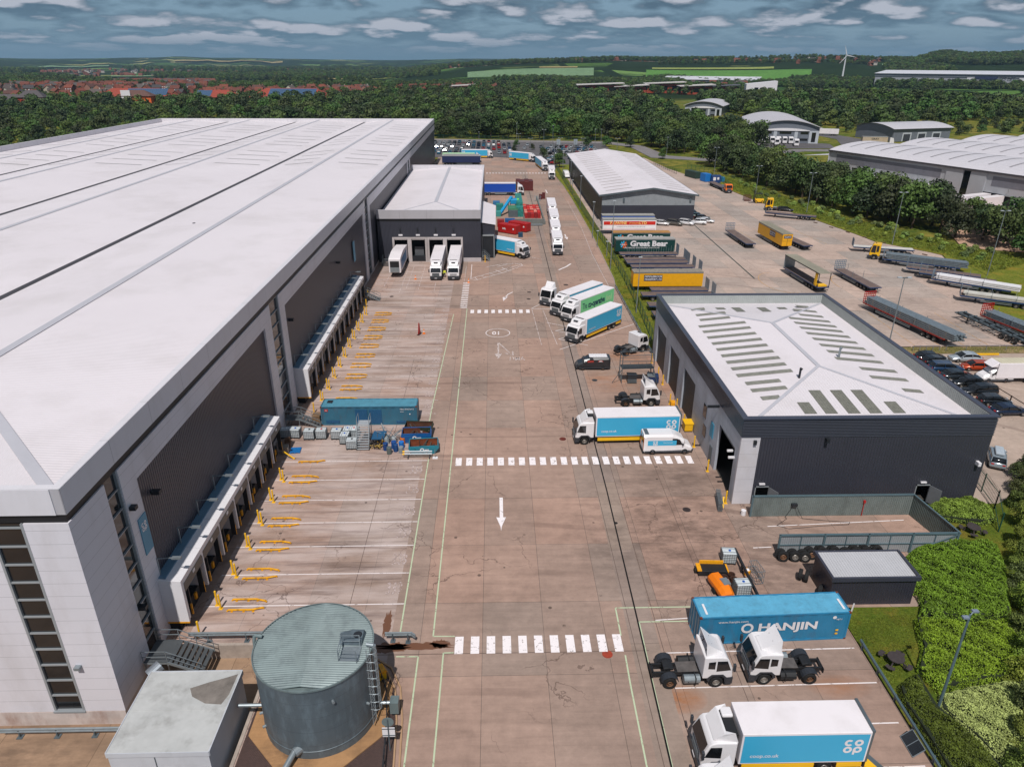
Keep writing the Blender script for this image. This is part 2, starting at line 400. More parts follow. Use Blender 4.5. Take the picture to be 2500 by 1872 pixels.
# ---------------------------------------------------------------- terrain to the horizon
RIDGE = [(-9, 0), (-6, 8), (-3.1, 24), (-.1, 30), (2.9, 37), (5.9, 40), (8.8, 43), (11.8, 40), (14.7, 42), (18.8, 45), (21.5, 50), (23.3, 50), (24.9, 46), (26.6, 43), (28.6, 42), (29.3, 50), (29.9, 60), (30.6, 60), (31.5, 54), (33.5, 54), (34.5, 57), (37.6, 58)]
HILLS = [(-36, 50), (-31.8, 61), (-29.7, 55), (-26.3, 61), (-23.1, 71), (-21.8, 84), (-20.1, 73), (-16.1, 68), (-11.9, 58), (-7.6, 49), (-3.1, 54), (1.4, 43), (6, 38), (40, 38)]
def hz(x, y):
 """height of the land: flat round the depot, low town to the left, a ridge to the right, blue hills far away"""
 r = math.hypot(x, y); a = math.degrees(math.atan2(x, y))
 def sm(t): t = max(0., min(1., t)); return t*t*(3-2*t)
 h = -12*sm((r-1150)/1400)*sm((2-a)/10)
 n = math.sin(x*.0041+1.3)*math.sin(y*.0037)+.5*math.sin(x*.0092+y*.006)
 h += float(np.interp(a, [q[0] for q in RIDGE], [q[1] for q in RIDGE]))*(sm((r-1500)/1200)-.6*sm((r-2900)/1200))+2*n*sm((r-1200)/1500)
 h += float(np.interp(a, [q[0] for q in HILLS], [q[1] for q in HILLS]))*sm((r-5200)/3800)*(1-.4*sm((a-2)/6))+(3*n+5*math.sin(a*2.1)+3*math.sin(a*5.3+r*.001))*sm((r-5000)/1500)*(1-sm((r-8300)/700))
 return h
def near_h(x, y):
 # bank with trees at the right, wooded knoll right of centre
 h = 0
 h += 7*math.exp(-(((x-330)/130)**2+((y-690)/110)**2))
 return h
def build_terrain():
 rs = [0, 60, 120, 200, 300, 420, 560, 720, 900, 1100, 1350, 1600, 1900, 2200, 2600, 3000, 3500, 4100, 4800, 5600, 6400, 7200, 8000, 9000, 10500, 12500]
 V = []; F = []; A = np.linspace(-62, 62, 249)
 for r in rs[1:]:
  for a in A:
   x = r*math.sin(rad(a)); y = r*math.cos(rad(a)); V.append((x, y, (hz(x, y)+near_h(x, y)-.25) if (r > 60 and not (y < 60 and x < -10)) else -1.9))
 n = len(A)
 for i in range(len(rs)-2):  # rings
  for j in range(n-1):
   F.append((i*n+j, i*n+j+1, (i+1)*n+j+1, (i+1)*n+j))
 mb = MB(); mb.v = V; mb.f = F; mb.m = [0]*len(F)
 m = bpy.data.materials.new('countryside'); m.use_nodes = True; nt = m.node_tree; L = nt.links; p = nt.nodes['Principled BSDF']
 P = N(nt, 'ShaderNodeNewGeometry').outputs['Position']
 vo = N(nt, 'ShaderNodeTexVoronoi', feature='F1'); vo.inputs['Scale'].default_value = .0048; vo.inputs['Randomness'].default_value = .85
 ve = N(nt, 'ShaderNodeTexVoronoi', feature='DISTANCE_TO_EDGE'); ve.inputs['Scale'].default_value = .0048; ve.inputs['Randomness'].default_value = .85
 L.new(P, vo.inputs['Vector']); L.new(P, ve.inputs['Vector'])
 cs = sepr(nt, vo.outputs['Color'])
 fld = ramp(nt, cs[0], [(0, H('#41592a')), (.3, H('#4d6b31')), (.45, H('#5f7d3d')), (.55, H('#8c8a52')), (.64, H('#3c5a2c')), (.8, H('#6d8a4c')), (.92, H('#a79a66')), (1, H('#4a6230'))])
 wood = ramp(nt, noise(nt, P, .0016, 7, .62), [(.47, 0), (.52, 1)])
 wd2 = mth(nt, 'GREATER_THAN', cs[1], .42)
 c = mixc(nt, mth(nt, 'MAXIMUM', wood, wd2), fld, H('#22311b'))
 c = mixc(nt, mth(nt, 'LESS_THAN', ve.outputs[0], .05), c, H('#1d2b17'))
 nr = mth(nt, 'LESS_THAN', N(nt, 'ShaderNodeVectorMath', operation='LENGTH').outputs[1], 0)
 ln = N(nt, 'ShaderNodeVectorMath', operation='LENGTH'); L.new(P, ln.inputs[0])
 near = ramp(nt, mth(nt, 'MULTIPLY', ln.outputs[1], .001), [(.85, 1), (1.25, 0)])
 g = mixc(nt, ramp(nt, noise(nt, P, .03, 7, .7), [(.42, 0), (.6, 1)]), H('#566326'), H('#8a7c3c'))
 g = mixc(nt, ramp(nt, noise(nt, P, .25, 5, .7), [(.4, 0), (.7, 1)]), g, H('#3f4f20'))
 c = mixc(nt, near, c, g)
 L.new(c, p.inputs['Base Color']); p.inputs['Roughness'].default_value = .95; p.inputs['Specular IOR Level'].default_value = .05
 o = mb.build('terrain', m, smooth=True, fix=False); struct(o)
build_terrain()
def fields():
 """the pale and bright green fields seen beyond the wood"""
 FM = {k: grass_mat('field_'+k, a, b, c, .02) for k, a, b, c in (('bright', '#55803c', '#5d8840', '#4f7838'), ('pale', '#6d8866', '#76906c', '#688260'), ('lime', '#838f4c', '#8b9552', '#8f8f56'), ('straw', '#a39365', '#9c8c60', '#968658'))}
 def fld(pts, k, dz=1.5):
  n = 10; mb = MB(); P0, P1, P2, P3 = pts; vs = []
  for i in range(n+1):
   for j in range(n+1):
    u, v = i/n, j/n
    x = (1-u)*(1-v)*P0[0]+u*(1-v)*P1[0]+u*v*P2[0]+(1-u)*v*P3[0]; y = (1-u)*(1-v)*P0[1]+u*(1-v)*P1[1]+u*v*P2[1]+(1-u)*v*P3[1]
    vs.append((x, y, hz(x, y)+near_h(x, y)+dz))
  mb.add(vs, [(i*(n+1)+j, (i+1)*(n+1)+j, (i+1)*(n+1)+j+1, i*(n+1)+j+1) for i in range(n) for j in range(n)])
  struct(mb.build('field', FM[k], fix=False, smooth=True))
 def az(a0, a1, r0, r1): return [(r0*math.sin(rad(a0)), r0*math.cos(rad(a0))), (r0*math.sin(rad(a1)), r0*math.cos(rad(a1))), (r1*math.sin(rad(a1)), r1*math.cos(rad(a1))), (r1*math.sin(rad(a0)), r1*math.cos(rad(a0)))]
 fld(az(-1.9, 7.4, 1850, 2130), 'pale'); fld(az(11.2, 22.5, 1680, 2090), 'bright'); fld(az(11.6, 20, 2120, 2190), 'lime', 2)
 fld(az(3.4, 6.2, 2140, 2190), 'straw', 2); fld(az(-11.5, -4.5, 2350, 2700), 'lime', 2); fld(az(-12.6, -10.4, 2320, 2500), 'straw', 3)
 fld(az(26.8, 29, 2330, 2420), 'pale', 2); fld(az(30.6, 32.6, 2480, 2560), 'pale', 2); fld(az(28, 31, 2000, 2060), 'pale', 2); fld(az(-22, -15, 6900, 7300), 'straw', 8); fld(az(-30, -26, 5600, 5900), 'pale', 8)
 fld(az(-26, -22.5, 2900, 3150), 'pale', 3)
fields()
# ---------------------------------------------------------------- ground sheets of the depot
def sheet(name, pts, z, m, thick=.2):
 mb = MB(); mb.slab(pts, z-thick, z); return struct(mb.build(name, m))
yard = sheet('concrete_yard', [(-26.7, 43.6), (-17.6, 43.6), (-17.6, 20), (28.9, 20), (28.9, 45), (28.9, 62.3), (24.9, 104), (24.8, 141), (25.4, 147), (26.1, 187), (26.1, 244), (25.7, 272), (24.6, 297), (22.6, 318), (18.5, 338), (11.5, 352), (0, 358), (-26.7, 358)], 0, M_yard, 1.5)
sheet('wash_pad', [(28.93, 46.75), (36, 46.75), (44.2, 54), (44.2, 62.3), (28.93, 62.3)], -.004, M_yard)
lot = sheet('trailer_yard', [(31.0, 106.6), (87.6, 106.6), (108, 166.5), (106.6, 169.4), (98.7, 180.5), (97.7, 189), (94.4, 209), (87.8, 237), (85.4, 259), (86, 281), (79.5, 297), (75.5, 318), (72.5, 356), (61, 356), (60, 305), (29.0, 305), (29.0, 190), (31.5, 150), (33.0, 133)], 0, M_lot)
sheet('parking_yard', [(50.9, 62), (53.5, 62), (58, 66), (90, 68), (90, 103.8), (50.9, 103.8)], .0, M_pad)
sheet('front_apron', [(-200, 5), (-17.65, 5), (-17.65, 43.55), (-26.7, 43.55), (-26.7, 37.5), (-200, 37.5)], -1.3, M_apron)
for nm, pts in (('retaining_wall', [(-26.6, 43.45), (-17.5, 43.45), (-17.5, 43.72), (-26.6, 43.72)]), ('retaining_wall', [(-17.75, 20), (-17.5, 20), (-17.5, 43.72), (-17.75, 43.72)])):
 mb = MB(); mb.slab(pts, -1.5, .06); struct(mb.build(nm, mat('concrete_kerb', '#a3968c', .85, var=.2, vs=1.5)))
sheet('verge', [(25.02, 104.5), (28.2, 104.5), (31.0, 106.6), (33.0, 133), (31.5, 150), (29.0, 190), (29.0, 305), (60, 305), (60, 330), (28, 330), (24.9, 300), (25.9, 272), (26.3, 244), (26.3, 187), (25.6, 147), (25.0, 141)], .10, M_verge)
sheet('verge', [(52.5, 103.9), (90, 103.9), (88.0, 106.5), (52.5, 106.5)], .12, grass_mat('weedy_verge', '#8b7a58', '#6d6a36', '#a58c6c', .8))
sheet('lawn', [(28.95, 20), (60, 20), (60, 66), (53, 61.9), (44.3, 61.9), (44.3, 54), (36.1, 46.7), (28.95, 46.7)], .05, M_lawn)
sheet('verge', [(87.7, 106.7), (120, 106.7), (126, 160), (112, 190), (104, 215), (98, 262), (92, 310), (86.2, 281), (85.6, 259), (88.0, 237), (94.6, 209), (97.9, 189), (98.9, 180.7), (106.8, 169.6), (108.2, 166.5)], .10, M_verge)
sheet('car_park', [(-40, 358.05), (0, 358.05), (11.6, 352.1), (18.7, 338.1), (22.8, 318), (24.8, 302), (27.9, 330.05), (60, 330.05), (62, 420), (-60, 440), (-60, 358.05)], -.02, M_asph)
sheet('road', [(-60, 441), (62, 421), (74, 404), (76, 357), (100, 344), (118, 340), (118, 349), (103, 353), (86, 364), (82, 408), (66, 430), (-60, 450)], .0, M_road)
sheet('road', [(118, 346), (118, 352), (128, 372), (160, 392), (260, 388), (420, 420), (420, 412), (260, 380), (162, 383), (134, 366)], .0, M_road)
sheet('road', [(190, 400), (205, 395), (222, 445), (212, 520), (200, 520), (206, 445)], .02, M_asph)
sheet('service_yard', [(118, 175), (175, 150), (190, 205), (168, 250), (140, 300), (125, 290), (140, 230)], .02, ground_mat('warehouse_yard_concrete', H('#bb9a84'), H('#b8947c'), 9, 9, (0, 0), .3, crack=.2))
sheet('service_yard', [(140, 396), (184, 396), (190, 418), (176, 430), (140, 428)], .03, M_asph)
kb = MB()
for pts in ([(24.9, 104.3), (24.8, 141), (25.4, 147), (26.1, 187), (26.1, 244), (25.7, 272), (24.6, 297), (22.6, 318), (18.5, 338)],):
 for a, b in zip(pts, pts[1:]): kb.bar((a[0]+.07, a[1], .06), (b[0]+.07, b[1], .06), .14, .14)
struct(kb.build('kerb', mat('concrete_kerb', '#a3968c', .85)))
kb = MB()
for i in range(7): kb.box(53.5+i*4.9, 106.45, 0, 58.1+i*4.9, 106.75, .16)
struct(kb.build('kerb', mat('dark_kerb', '#5b4a40', .85)))
# ---------------------------------------------------------------- painted markings (parts of the ground they lie on)
Z1 = .006
def quadl(mb, a, b, wd, z=None):
 z = Z1 if z is None else z
 a = Vector((a[0], a[1], z)); b = Vector((b[0], b[1], z)); d = (b-a).normalized(); n = Vector((-d.y, d.x, 0))*wd/2
 mb.add([a-n, b-n, b+n, a+n], [(0, 1, 2, 3)])
def mark(name, lines=(), wd=.12, m=None, parent=None, polys=(), texts=()):
 global Z1
 Z1 += .0004; mb = MB()
 for l in lines:
  for a, b in zip(l, l[1:]): quadl(mb, a, b, wd)
 for q in polys: mb.poly(q, Z1)
 for s, x, y, sx, sy, rot in texts:
  t = text2d(s, 1.0, 1.0, .02)
  c, sn = math.cos(rad(rot)), math.sin(rad(rot))
  mb.add([(x+(a*sx*c-b*sy*sn), y+(a*sx*sn+b*sy*c), Z1) for a, b in t[0]], t[1])
 return mb.build(name, m or M_white, parent or yard, fix=False)
BAYS_N = [48.0, 52.05, 56.1, 59.95, 64.0, 68.0, 72.03]
BAYS_F = [84.12, 88.2, 92.22, 96.29, 100.36, 104.33, 108.44, 112.44, 116.55, 120.57, 124.58]
for y in BAYS_N: mark('bay_line', [[(-24.9, y), (-8.0, y)]], .11)
for y in BAYS_F: mark('bay_line', [[(-24.6, y), (-7.85, y)]], .11, M_white2)
for i, y in enumerate(BAYS_N): mark('bay_number', m=M_num, texts=[(str(339-i), -9.1, y+1.9, .95, 2.3, 0)])
for i, y in enumerate(BAYS_F): mark('bay_number', m=M_num, texts=[(str(330-i), -9.1, y+1.9, .95, 2.0, 0)])
mark('walkway_line', [[(-8.55, 86.5), (-8.62, 77.8)], [(-7.9, 72.3), (-7.92, 44.4)]], .12, M_green)
mark('walkway_line', [[(-5.25, 127.6), (-5.2, 44.13), (-3.45, 44.1)], [(-7.6, 124.5), (-8.55, 86.5)]], .12, M_green)
mark('walkway_line', [[(-3.45, 42.35), (-4.26, 42.33), (-4.35, 24)], [(-7.94, 42.03), (-6.21, 42.0), (-6.25, 24)]], .12, M_green)
mark('walkway_line', [[(16.6, 47.1), (10.1, 47.1), (10.04, 43.9)], [(10.04, 41.8), (9.94, 38.9), (9.7, 24)], [(16.0, 45.4), (11.8, 45.4), (11.71, 42), (11.64, 39), (11.35, 24)]], .12, M_green)
mark('walkway_line', [[(6.9, 127.6), (7.6, 108.6)], [(9.0, 126.3), (10.2, 108.8)]], .11, M_white2)
def zebra(x0, x1, y0, y1, n, w, m):
 st = (x1-x0-w)/(n-1)
 mark('zebra_crossing', polys=[[(x0+i*st, y0), (x0+i*st+w, y0), (x0+i*st+w, y1), (x0+i*st, y1)] for i in range(n)], m=m)
zebra(-4.7, 23.0, 70.75, 72.5, 23, .70, M_zeb)
zebra(-3.4, 10.0, 42.2, 44.05, 11, .68, M_zeb)
zebra(-4.55, 6.45, 125.0, 126.9, 9, .66, M_zeb)
zebra(-3.2, 21.5, 303.2, 305.0, 20, .65, M_white)
mark('zebra_crossing', polys=[[(-6.6, 128.1+i*1.16), (-5.27, 128.1+i*1.16), (-5.27, 128.62+i*1.16), (-6.6, 128.62+i*1.16)] for i in range(15)], m=M_white)
mark('arrow_marking', polys=[[(.33, 64.1), (.33, 60.5), (.69, 60.5), (.69, 64.1)], [(-.02, 60.5), (.40, 58.9), (.46, 58.2), (.52, 58.9), (.97, 60.5)]], m=M_zeb)
mark('arrow_marking', polys=[[(.35, 110), (.35, 105), (.62, 105), (.62, 110)], [(-.13, 105), (.47, 102.8), (1.05, 105)]], m=M_white2)
mark('arrow_marking', [[(.5, 110), (2.3, 105.4)], [(1.6, 105.2), (2.75, 104.4)], [(2.8, 106), (2.8, 104.3)]], .2, M_white2)
mark('arrow_marking', [[(3.6, 138), (2.6, 136.5), (2.0, 134.2)]], .25, M_white, polys=[[(1.65, 132.2), (1.5, 134.6), (2.6, 134.9)]])
mark('arrow_marking', [[(17.5, 159.8), (16.2, 157.2), (14.3, 154.5)]], .4, M_white)
mark('arrow_marking', [[(18.9, 190), (18.95, 186.5)]], .35, M_white, polys=[[(18.98, 183.8), (18.45, 186.8), (19.5, 186.8)]])
mark('arrow_marking', [[(19.2, 227), (19.2, 222.5)], [(18.6, 262), (18.7, 255)]], .35, M_white)
e = [(.465+2.04*math.cos(t*PI/24), 114.5+2.05*math.sin(t*PI/24)) for t in range(49)]
mark('speed_marking', [e], .13, M_white, texts=[('10', .2, 114.5, 1.5, 2.2, 180)])
mark('word_marking', m=M_white2, texts=[('VMU', 3.4, 103, 1.15, 2.0, 180)])
hl = [[(-5.2, 159.6), (-5.1, 147.6), (-4.0, 146.6), (2.0, 152.6), (6.4, 158.4), (6.0, 160.0), (1.5, 159.6), (-2, 157)], [(-5.0, 148.2), (5.8, 158.8)], [(-3.6, 146.9), (-4.3, 148.6)], [(-1.8, 148.8), (-2.9, 150)], [(0, 150.6), (-1.2, 152)], [(1.6, 152.2), (.2, 154.6)], [(3.2, 154), (1.6, 156.6)], [(1.4, 154.8), (3.9, 156.8)], [(.6, 157.4), (3.2, 159.8)]]
mark('box_marking', hl, .13, M_white)
mark('hatch_marking', [[(9.2, 119.6), (13.5, 117.0), (10.4, 115.4), (14.2, 113.3), (10.6, 111.4), (15.2, 108.4)], [(10.4, 106.6), (24.6, 118.6)], [(6.9, 127.6), (8.3, 129.6), (9.4, 130.3)], [(7.0, 127.4), (11.5, 127.2)]], .12, M_white)
mark('lane_line', [[(5, 168.4), (11.5, 163.6)], [(4, 160.8), (7, 158)], [(8, 166.4), (11, 164)]], .13, M_white2)
mark('lane_line', [[(23.6, 142), (23.5, 168), (24.4, 200), (24.4, 240)]], .12, M_white2)
for y, x1 in ((31.6, 28.3), (35.0, 28.3), (38.55, 28.5), (42.0, 28.4), (45.6, 16)): mark('bay_line', [[(13.2 if y != 35.0 else 14.2, y-.05), (x1, y+.15)]], .11)
mark('bay_line', [[(27.2, 58.4), (41.5, 59.2)], [(24.6, 55), (26.4, 55.1)]], .12)
mark('bay_line', [[(-22.8, 152), (-22.8, 142)], [(-19.3, 158), (-19.2, 138)], [(-18.2, 158), (-18.1, 141)], [(-15.7, 158), (-15.6, 140)], [(-12.4, 145), (-12.3, 139)], [(-6.4, 158), (-6.4, 146)]], .1, M_white2)
mark('bay_line', [[(77.6+i*4.1, 124), (77.2+i*4.1, 107.2)] for i in range(-3, 4)], .11, M_yel, lot)
c = [(60.5+4.2*math.cos(t*PI/16), 144+7.5*math.sin(t*PI/16)) for t in range(8, 26)]
mark('curve_line', [c, [(c2[0]+15, c2[1]-2) for c2 in c[:10]]], .14, M_yel, lot)
mark('bay_line', [[(66.5+i*5.5, 199-i*2), (68.5+i*5.5, 178)] for i in range(4)], .12, M_yel, lot)
# drain channels
M_drain = mat('drain_iron', '#1d1b1b', .6, .4)
dr = [(12.6, 300), (12.45, 240), (12.35, 198.6), (12.12, 143.5), (12.12, 98.8), (12.0, 65), (11.72, 46.3), (11.3, 24)]
mark('drain_channel', [dr], .13, M_drain)
mark('drain_channel', [[(57.2, 215), (56.9, 200.3), (55.8, 147)]], .28, mat('drain_steel', '#3e4a48', .5, .5), lot)
mb = MB()
for x0, x1 in ((10.95, 13.25),):
 for a, b in zip(dr, dr[1:]):
  dx = (a[0]-12.12)*.6; ex = (b[0]-12.12)*.6
  mb.add([(x0+dx, a[1], .003), (x1+dx, a[1], .003), (x1+ex, b[1], .003), (x0+ex, b[1], .003)], [(3, 2, 1, 0)])
mb.build('drain_slab', ground_mat('drain_slab_concrete', H('#978579'), H('#93827a'), 12, 50, (0, 5), .2, oil=[(12.5, 56, 3, 9, .35)], crack=.3), yard)
mb = MB(); seamm = mat('joint_sealant', '#564640', .9)
for x in (11.0, 13.2, 18.3, -12.6): quadl(mb, (x, 24), (x-.1, 103), .045, .0055)
quadl(mb, (-17.4, 42.25), (12, 42.25), .06, .0055); quadl(mb, (-26, 77.65), (11, 77.6), .04, .0055)
mb.build('slab_joint', seamm, yard)
mc = {'dark_manhole_cover': '#463f40', 'red_manhole_cover': '#8c3b2a'}
for i, (x, y, r, c) in enumerate([(14.5, 94.5, .42, '#3f4347'), (8.25, 76.9, .42, '#6d2f24'), (8.65, 41.95, .42, '#a5432e'), (19.8, 61.5, .42, '#3c3231'), (12.05, 59.3, .2, '#26211f'), (6.6, 133.4, .4, '#4a3c38'), (6.9, 138, .4, '#4a3c38'), (14.8, 143, .5, '#4a3c38'), (-20.4, 135.5, .4, '#4a3c38'), (70.6, 121.7, .5, '#4a4543')]):
 mb = MB(); mb.cyl((x, y, -.02), (x, y, .012), r, n=20); mb.build('manhole_cover', mat('cover%d' % i, c, .7, .3, var=.3, vs=3), yard if x < 50 else lot)
# puddles of water by the tank
mw = bpy.data.materials.new('wet_concrete'); mw.use_nodes = True; pp = mw.node_tree.nodes['Principled BSDF']
pp.inputs['Base Color'].default_value = (*H('#6b4733'), 1); pp.inputs['Roughness'].default_value = .55
def blobp(cx, cy, rx, ry, sd):
 random.seed(sd); n = 40; return [(cx+rx*math.cos(2*PI*i/n)*(.65+.5*rnd()), cy+ry*math.sin(2*PI*i/n)*(.65+.5*rnd()), .009) for i in range(n)]
mb = MB()
for q in ((-6.5, 43.1, 3.2, .42, 1), (-8.6, 43.0, 1.6, .6, 2), (-9.1, 45.6, .35, 1.6, 3), (-4.6, 43.3, .8, .5, 5)): mb.poly(blobp(*q))
mb.build('puddle', mw, yard, fix=False)
# ---------------------------------------------------------------- buildings
M_clad = mat('white_cladding', '#cfccd2', .38, var=.05, vs=.15, seam=('z', 1.04, .03), dirt=('#8f857c', .25, .4), spec=.4, obj=True)
M_cladv = mat('white_flashing', '#d3d0d5', .4, var=.05, vs=.2)
M_coping = mat('parapet_cladding', '#d0cdd2', .4, var=.04, vs=.1, seam=[('y', 6.1, .05), ('x', 6.1, .05)], dirt=('#9c9792', .2, .5), obj=True)
M_dark = mat('anthracite_cladding', '#3c3a44', .38, var=.10, vs=.12, rib=('y', .32, .035), spec=.5)
M_darkx = mat('anthracite_cladding_front', '#3a3b44', .42, var=.08, vs=.2, rib=('x', .30, .03), spec=.45)
M_roof = mat('white_roof_sheet', '#d8d1d5', .48, var=.035, vs=.05, rib=('y', .333, .007), dirt=('#a39c97', .30, .10), spec=.3)
M_roofx = mat('white_roof_sheet_hip', '#d2ccd0', .48, var=.04, vs=.05, rib=('x', .333, .015), dirt=('#a9a29c', .22, .2), spec=.3)
M_ridge = mat('ridge_flashing', '#b4b3ba', .45, var=.06)
M_gut = mat('gutter', '#3f3c40', .6)
M_sky = mat('rooflight', '#77766f', .35, var=.2, vs=2.0)
M_glass = mat('dark_glazing', '#17191c', .08, var=.3, vs=.4, spec=.8)
M_alu = mat('grey_aluminium', '#9ba0a4', .4, .3, var=.05)
M_black = mat('black_void', '#0b0b0d', .8, var=0)
M_plinth = mat('stained_plinth', '#bdb0aa', .85, var=.15, vs=1, dirt=('#7d4a2e', .75, .55))
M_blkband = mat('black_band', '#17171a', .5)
M_sign = mat('blue_sign', '#2f86a5', .4, var=.05)
M_yellow = mat('yellow_paint', '#e8a010', .5, var=.12, vs=3, dirt=('#7a4a18', .5, 2.5))
M_yellowc = mat('clean_yellow', '#eab51a', .45, var=.06)
M_galv = mat('galvanised_steel', '#8d969b', .42, .5, var=.15, vs=2)
M_steel = mat('dark_steel', '#2b2e33', .5, .3, var=.2)
M_grey = mat('grey_steel', '#5b666c', .5, .3, var=.15)
M_rub = mat('black_rubber', '#151516', .85, var=.2)
M_whitep = mat('white_paint', '#dcd9dc', .35, var=.04, spec=.5)
def warehouse():
 X0, X1, Y0, Y1, ZT = -148.0, -26.7, 37.4, 340.0, 18.65
 T = thing('distribution_warehouse', 'huge white roofed distribution warehouse with long dark loading dock wall beside the yard', 'warehouse', (X1, Y0, 0))
 def L(x, y, z=0): return (x-X1, y-Y0, z)
 def bx(mb, x0, y0, z0, x1, y1, z1, mi=0): mb.box(x0-X1, y0-Y0, z0, x1-X1, y1-Y0, z1, mi)
 # parapet
 p = MB(); t = .55
 bx(p, X1-t, Y0, 16.8, X1+.06, Y1, ZT); bx(p, X0, Y0-.06, 16.8, X1-t, Y0+t, ZT); bx(p, X0, Y0+t, 16.8, X0+t, Y1, ZT); bx(p, X0+t, Y1-t, 16.8, X1-t, Y1, ZT)
 p.build('parapet', M_coping, T)
 p = MB(); bx(p, X1-.3, Y0+.3, 16.15, X1-.12, Y1, 16.8); bx(p, X0, Y0+.12, 16.15, X1-.12, Y0+.3, 16.8); p.build('dark_stripe', M_blkband, T)  # dark stripe of the wall, set back below the parapet
 # roof: ridges and valleys
 RX = [(X0+.5, 17.5), (-118.8, 17.0), (-109, 17.9), (-88.6, 17.0), (-78, 17.95), (-57.8, 17.0), (-45, 18.1), (X1-.5, 17.1)]
 RX = [(X0+.5, 17.1), (-134, 17.9), (-118.8, 17.0), (-109, 17.9), (-88.6, 17.0), (-78, 17.95), (-57.8, 17.0), (-45, 18.1), (X1-.5, 17.05)]
 ye = Y0+.5; HY = 18.5      # hipped near end
 p = MB(); q = MB(); g = MB(); r = MB(); sk = MB()
 for (xa, za), (xb, zb) in zip(RX, RX[1:]):
  ridge_a = za > zb;
  ya = ye+(HY if ridge_a else 0); yb = ye+(0 if ridge_a else HY)
  p.add([L(xa, ya, za), L(xb, yb, zb), L(xb, Y1-.5, zb), L(xa, Y1-.5, za)], [(0, 1, 2, 3)])
 vals = [RX[0], RX[2], RX[4], RX[6], RX[8]]; rid = [RX[1], RX[3], RX[5], RX[7]]
 for i, (rx, rz_) in enumerate(rid):
  q.add([L(vals[i][0], ye, vals[i][1]), L(vals[i+1][0], ye, vals[i+1][1]), L(rx, ye+HY, rz_)], [(0, 1, 2)])
  r.bar(L(rx, ye+HY, rz_+.03), L(rx, Y1-.6, rz_+.03), .9, .06)
  r.bar(L(rx, ye+HY, rz_+.03), L(vals[i+1][0], ye, vals[i+1][1]+.05), .8, .06); r.bar(L(rx, ye+HY, rz_+.03), L(vals[i][0], ye, vals[i][1]+.05), .8, .06)
 for vx, vz in vals[1:4]: g.bar(L(vx, ye, vz+.05), L(vx, Y1-.6, vz+.05), .95, .06)
 p.build('roof', M_roof, T, fix=False); q.build('roof_hip', M_roofx, T, fix=False); r.build('ridge_capping', M_ridge, T); g.build('valley_gutter', M_gut, T)
 for (xa, za), (xb, zb) in zip(RX, RX[1:]):
  for k in range(15):
   y = 196+k*9.2; f0, f1 = (.22, .80) if za > zb else (.2, .78)
   if k % 5 == 4: continue
   A = [L(xa+(xb-xa)*f, y+dy, za+(zb-za)*f+.03) for f, dy in ((f0, 0), (f1, 0), (f1, .5), (f0, .5))]
   sk.add(A, [(0, 1, 2, 3)])
 sk.build('rooflight', M_sky, T, fix=False)
 # walls
 p = MB(); p2 = MB()
 bx(p, X0+.2, Y1-.2, 0, X1-.2, Y1, 16.8); bx(p, X0, Y0+.3, 0, X0+.2, Y1, 16.8)
 # side wall facing the yard: white portals with dark infill
 W = lambda y0, y1, z0, z1: bx(p, X1-.3, y0, z0, X1, y1, z1)
 W(Y0+.3, 41.83, 0, 16.15); W(43.7, 45.8, 0, 16.15); W(45.8, 78.4, 14.15, 16.15); W(78.4, 80.9, 0, 16.15); W(84.7, 86.9, 0, 16.15)
 W(86.9, 146, 14.15, 16.15); W(146, 148.6, 0, 16.15); W(152.6, 155, 0, 16.15); W(155, 339.9, 14.15, 16.15); W(228, 229.5, 0, 14.15); W(234, 235.5, 0, 14.15)
 p2.box(0, 0, 0, 0, 0, 0)
 for a, b in ((45.8, 78.4), (86.9, 146), (155, 228), (235.5, 339.9)): bx(p2, X1-.6, a, 0, X1-.22, b, 14.15)
 p2.v = p2.v[8:]; p2.f = [tuple(i-8 for i in f) for f in p2.f[6:]]; p2.m = p2.m[6:]
 p.build('white_wall_panels', M_clad, T); p2.build('dark_wall_panels', M_dark, T)
 # glazed stair strips on the side wall
 for a, b, lo in ((41.85, 43.68, .3), (80.92, 84.68, .1), (148.6, 152.6, .1), (229.5, 234, .1)):
  gb = MB(); bx(gb, X1-.35, a, lo, X1-.3, b, 16.1); go = gb.build('stair_window', M_glass, T)
  fb = MB(); z = lo
  while z < 16.1: bx(fb, X1-.32, a, z-.04, X1-.16, b, z+.04); z += 1.6
  for yy in (a+.04, b-.04): bx(fb, X1-.32, yy-.06, lo, X1-.1, yy+.06, 16.1)
  fb.build('window_frame', M_alu, go)
 # front wall
 p = MB(); F = lambda x0, x1, z0, z1, mb=p, dy=0: bx(mb, x0, Y0+dy, z0, x1, Y0+.3+dy, z1)
 F(-29.6, X1-.0, 0, 16.15); F(-35.6, -31.62, 0, 16.15); F(-60, -35.6, 14.2, 16.15)
 p.build('front_wall_panels', M_clad, T)
 p = MB(); bx(p, X0, Y0+.25, 0, -35.6, Y0+.5, 14.2); p.build('front_dark_panels', M_darkx, T)
 p = MB(); bx(p, X0, Y0-.03, -1.35, X1-.02, Y0+.5, 0); bx(p, X1-.35, Y0+.5, -1.35, X1-.05, Y1, .25); p.build('plinth', M_plinth, T)
 gb = MB(); F(-31.6, -29.62, .1, 16.1, gb, .12); go = gb.build('stair_window', M_glass, T)
 fb = MB()
 for x in (-31.68, -29.68): F(x, x+.16, .05, 16.15, fb, -.03)
 z = .1
 while z < 16.2: F(-31.6, -29.6, z-.05, z+.05, fb, .0); z += 1.43
 F(-31.75, -29.5, -.06, .08, fb, -.1); fb.build('window_frame', M_alu, go)
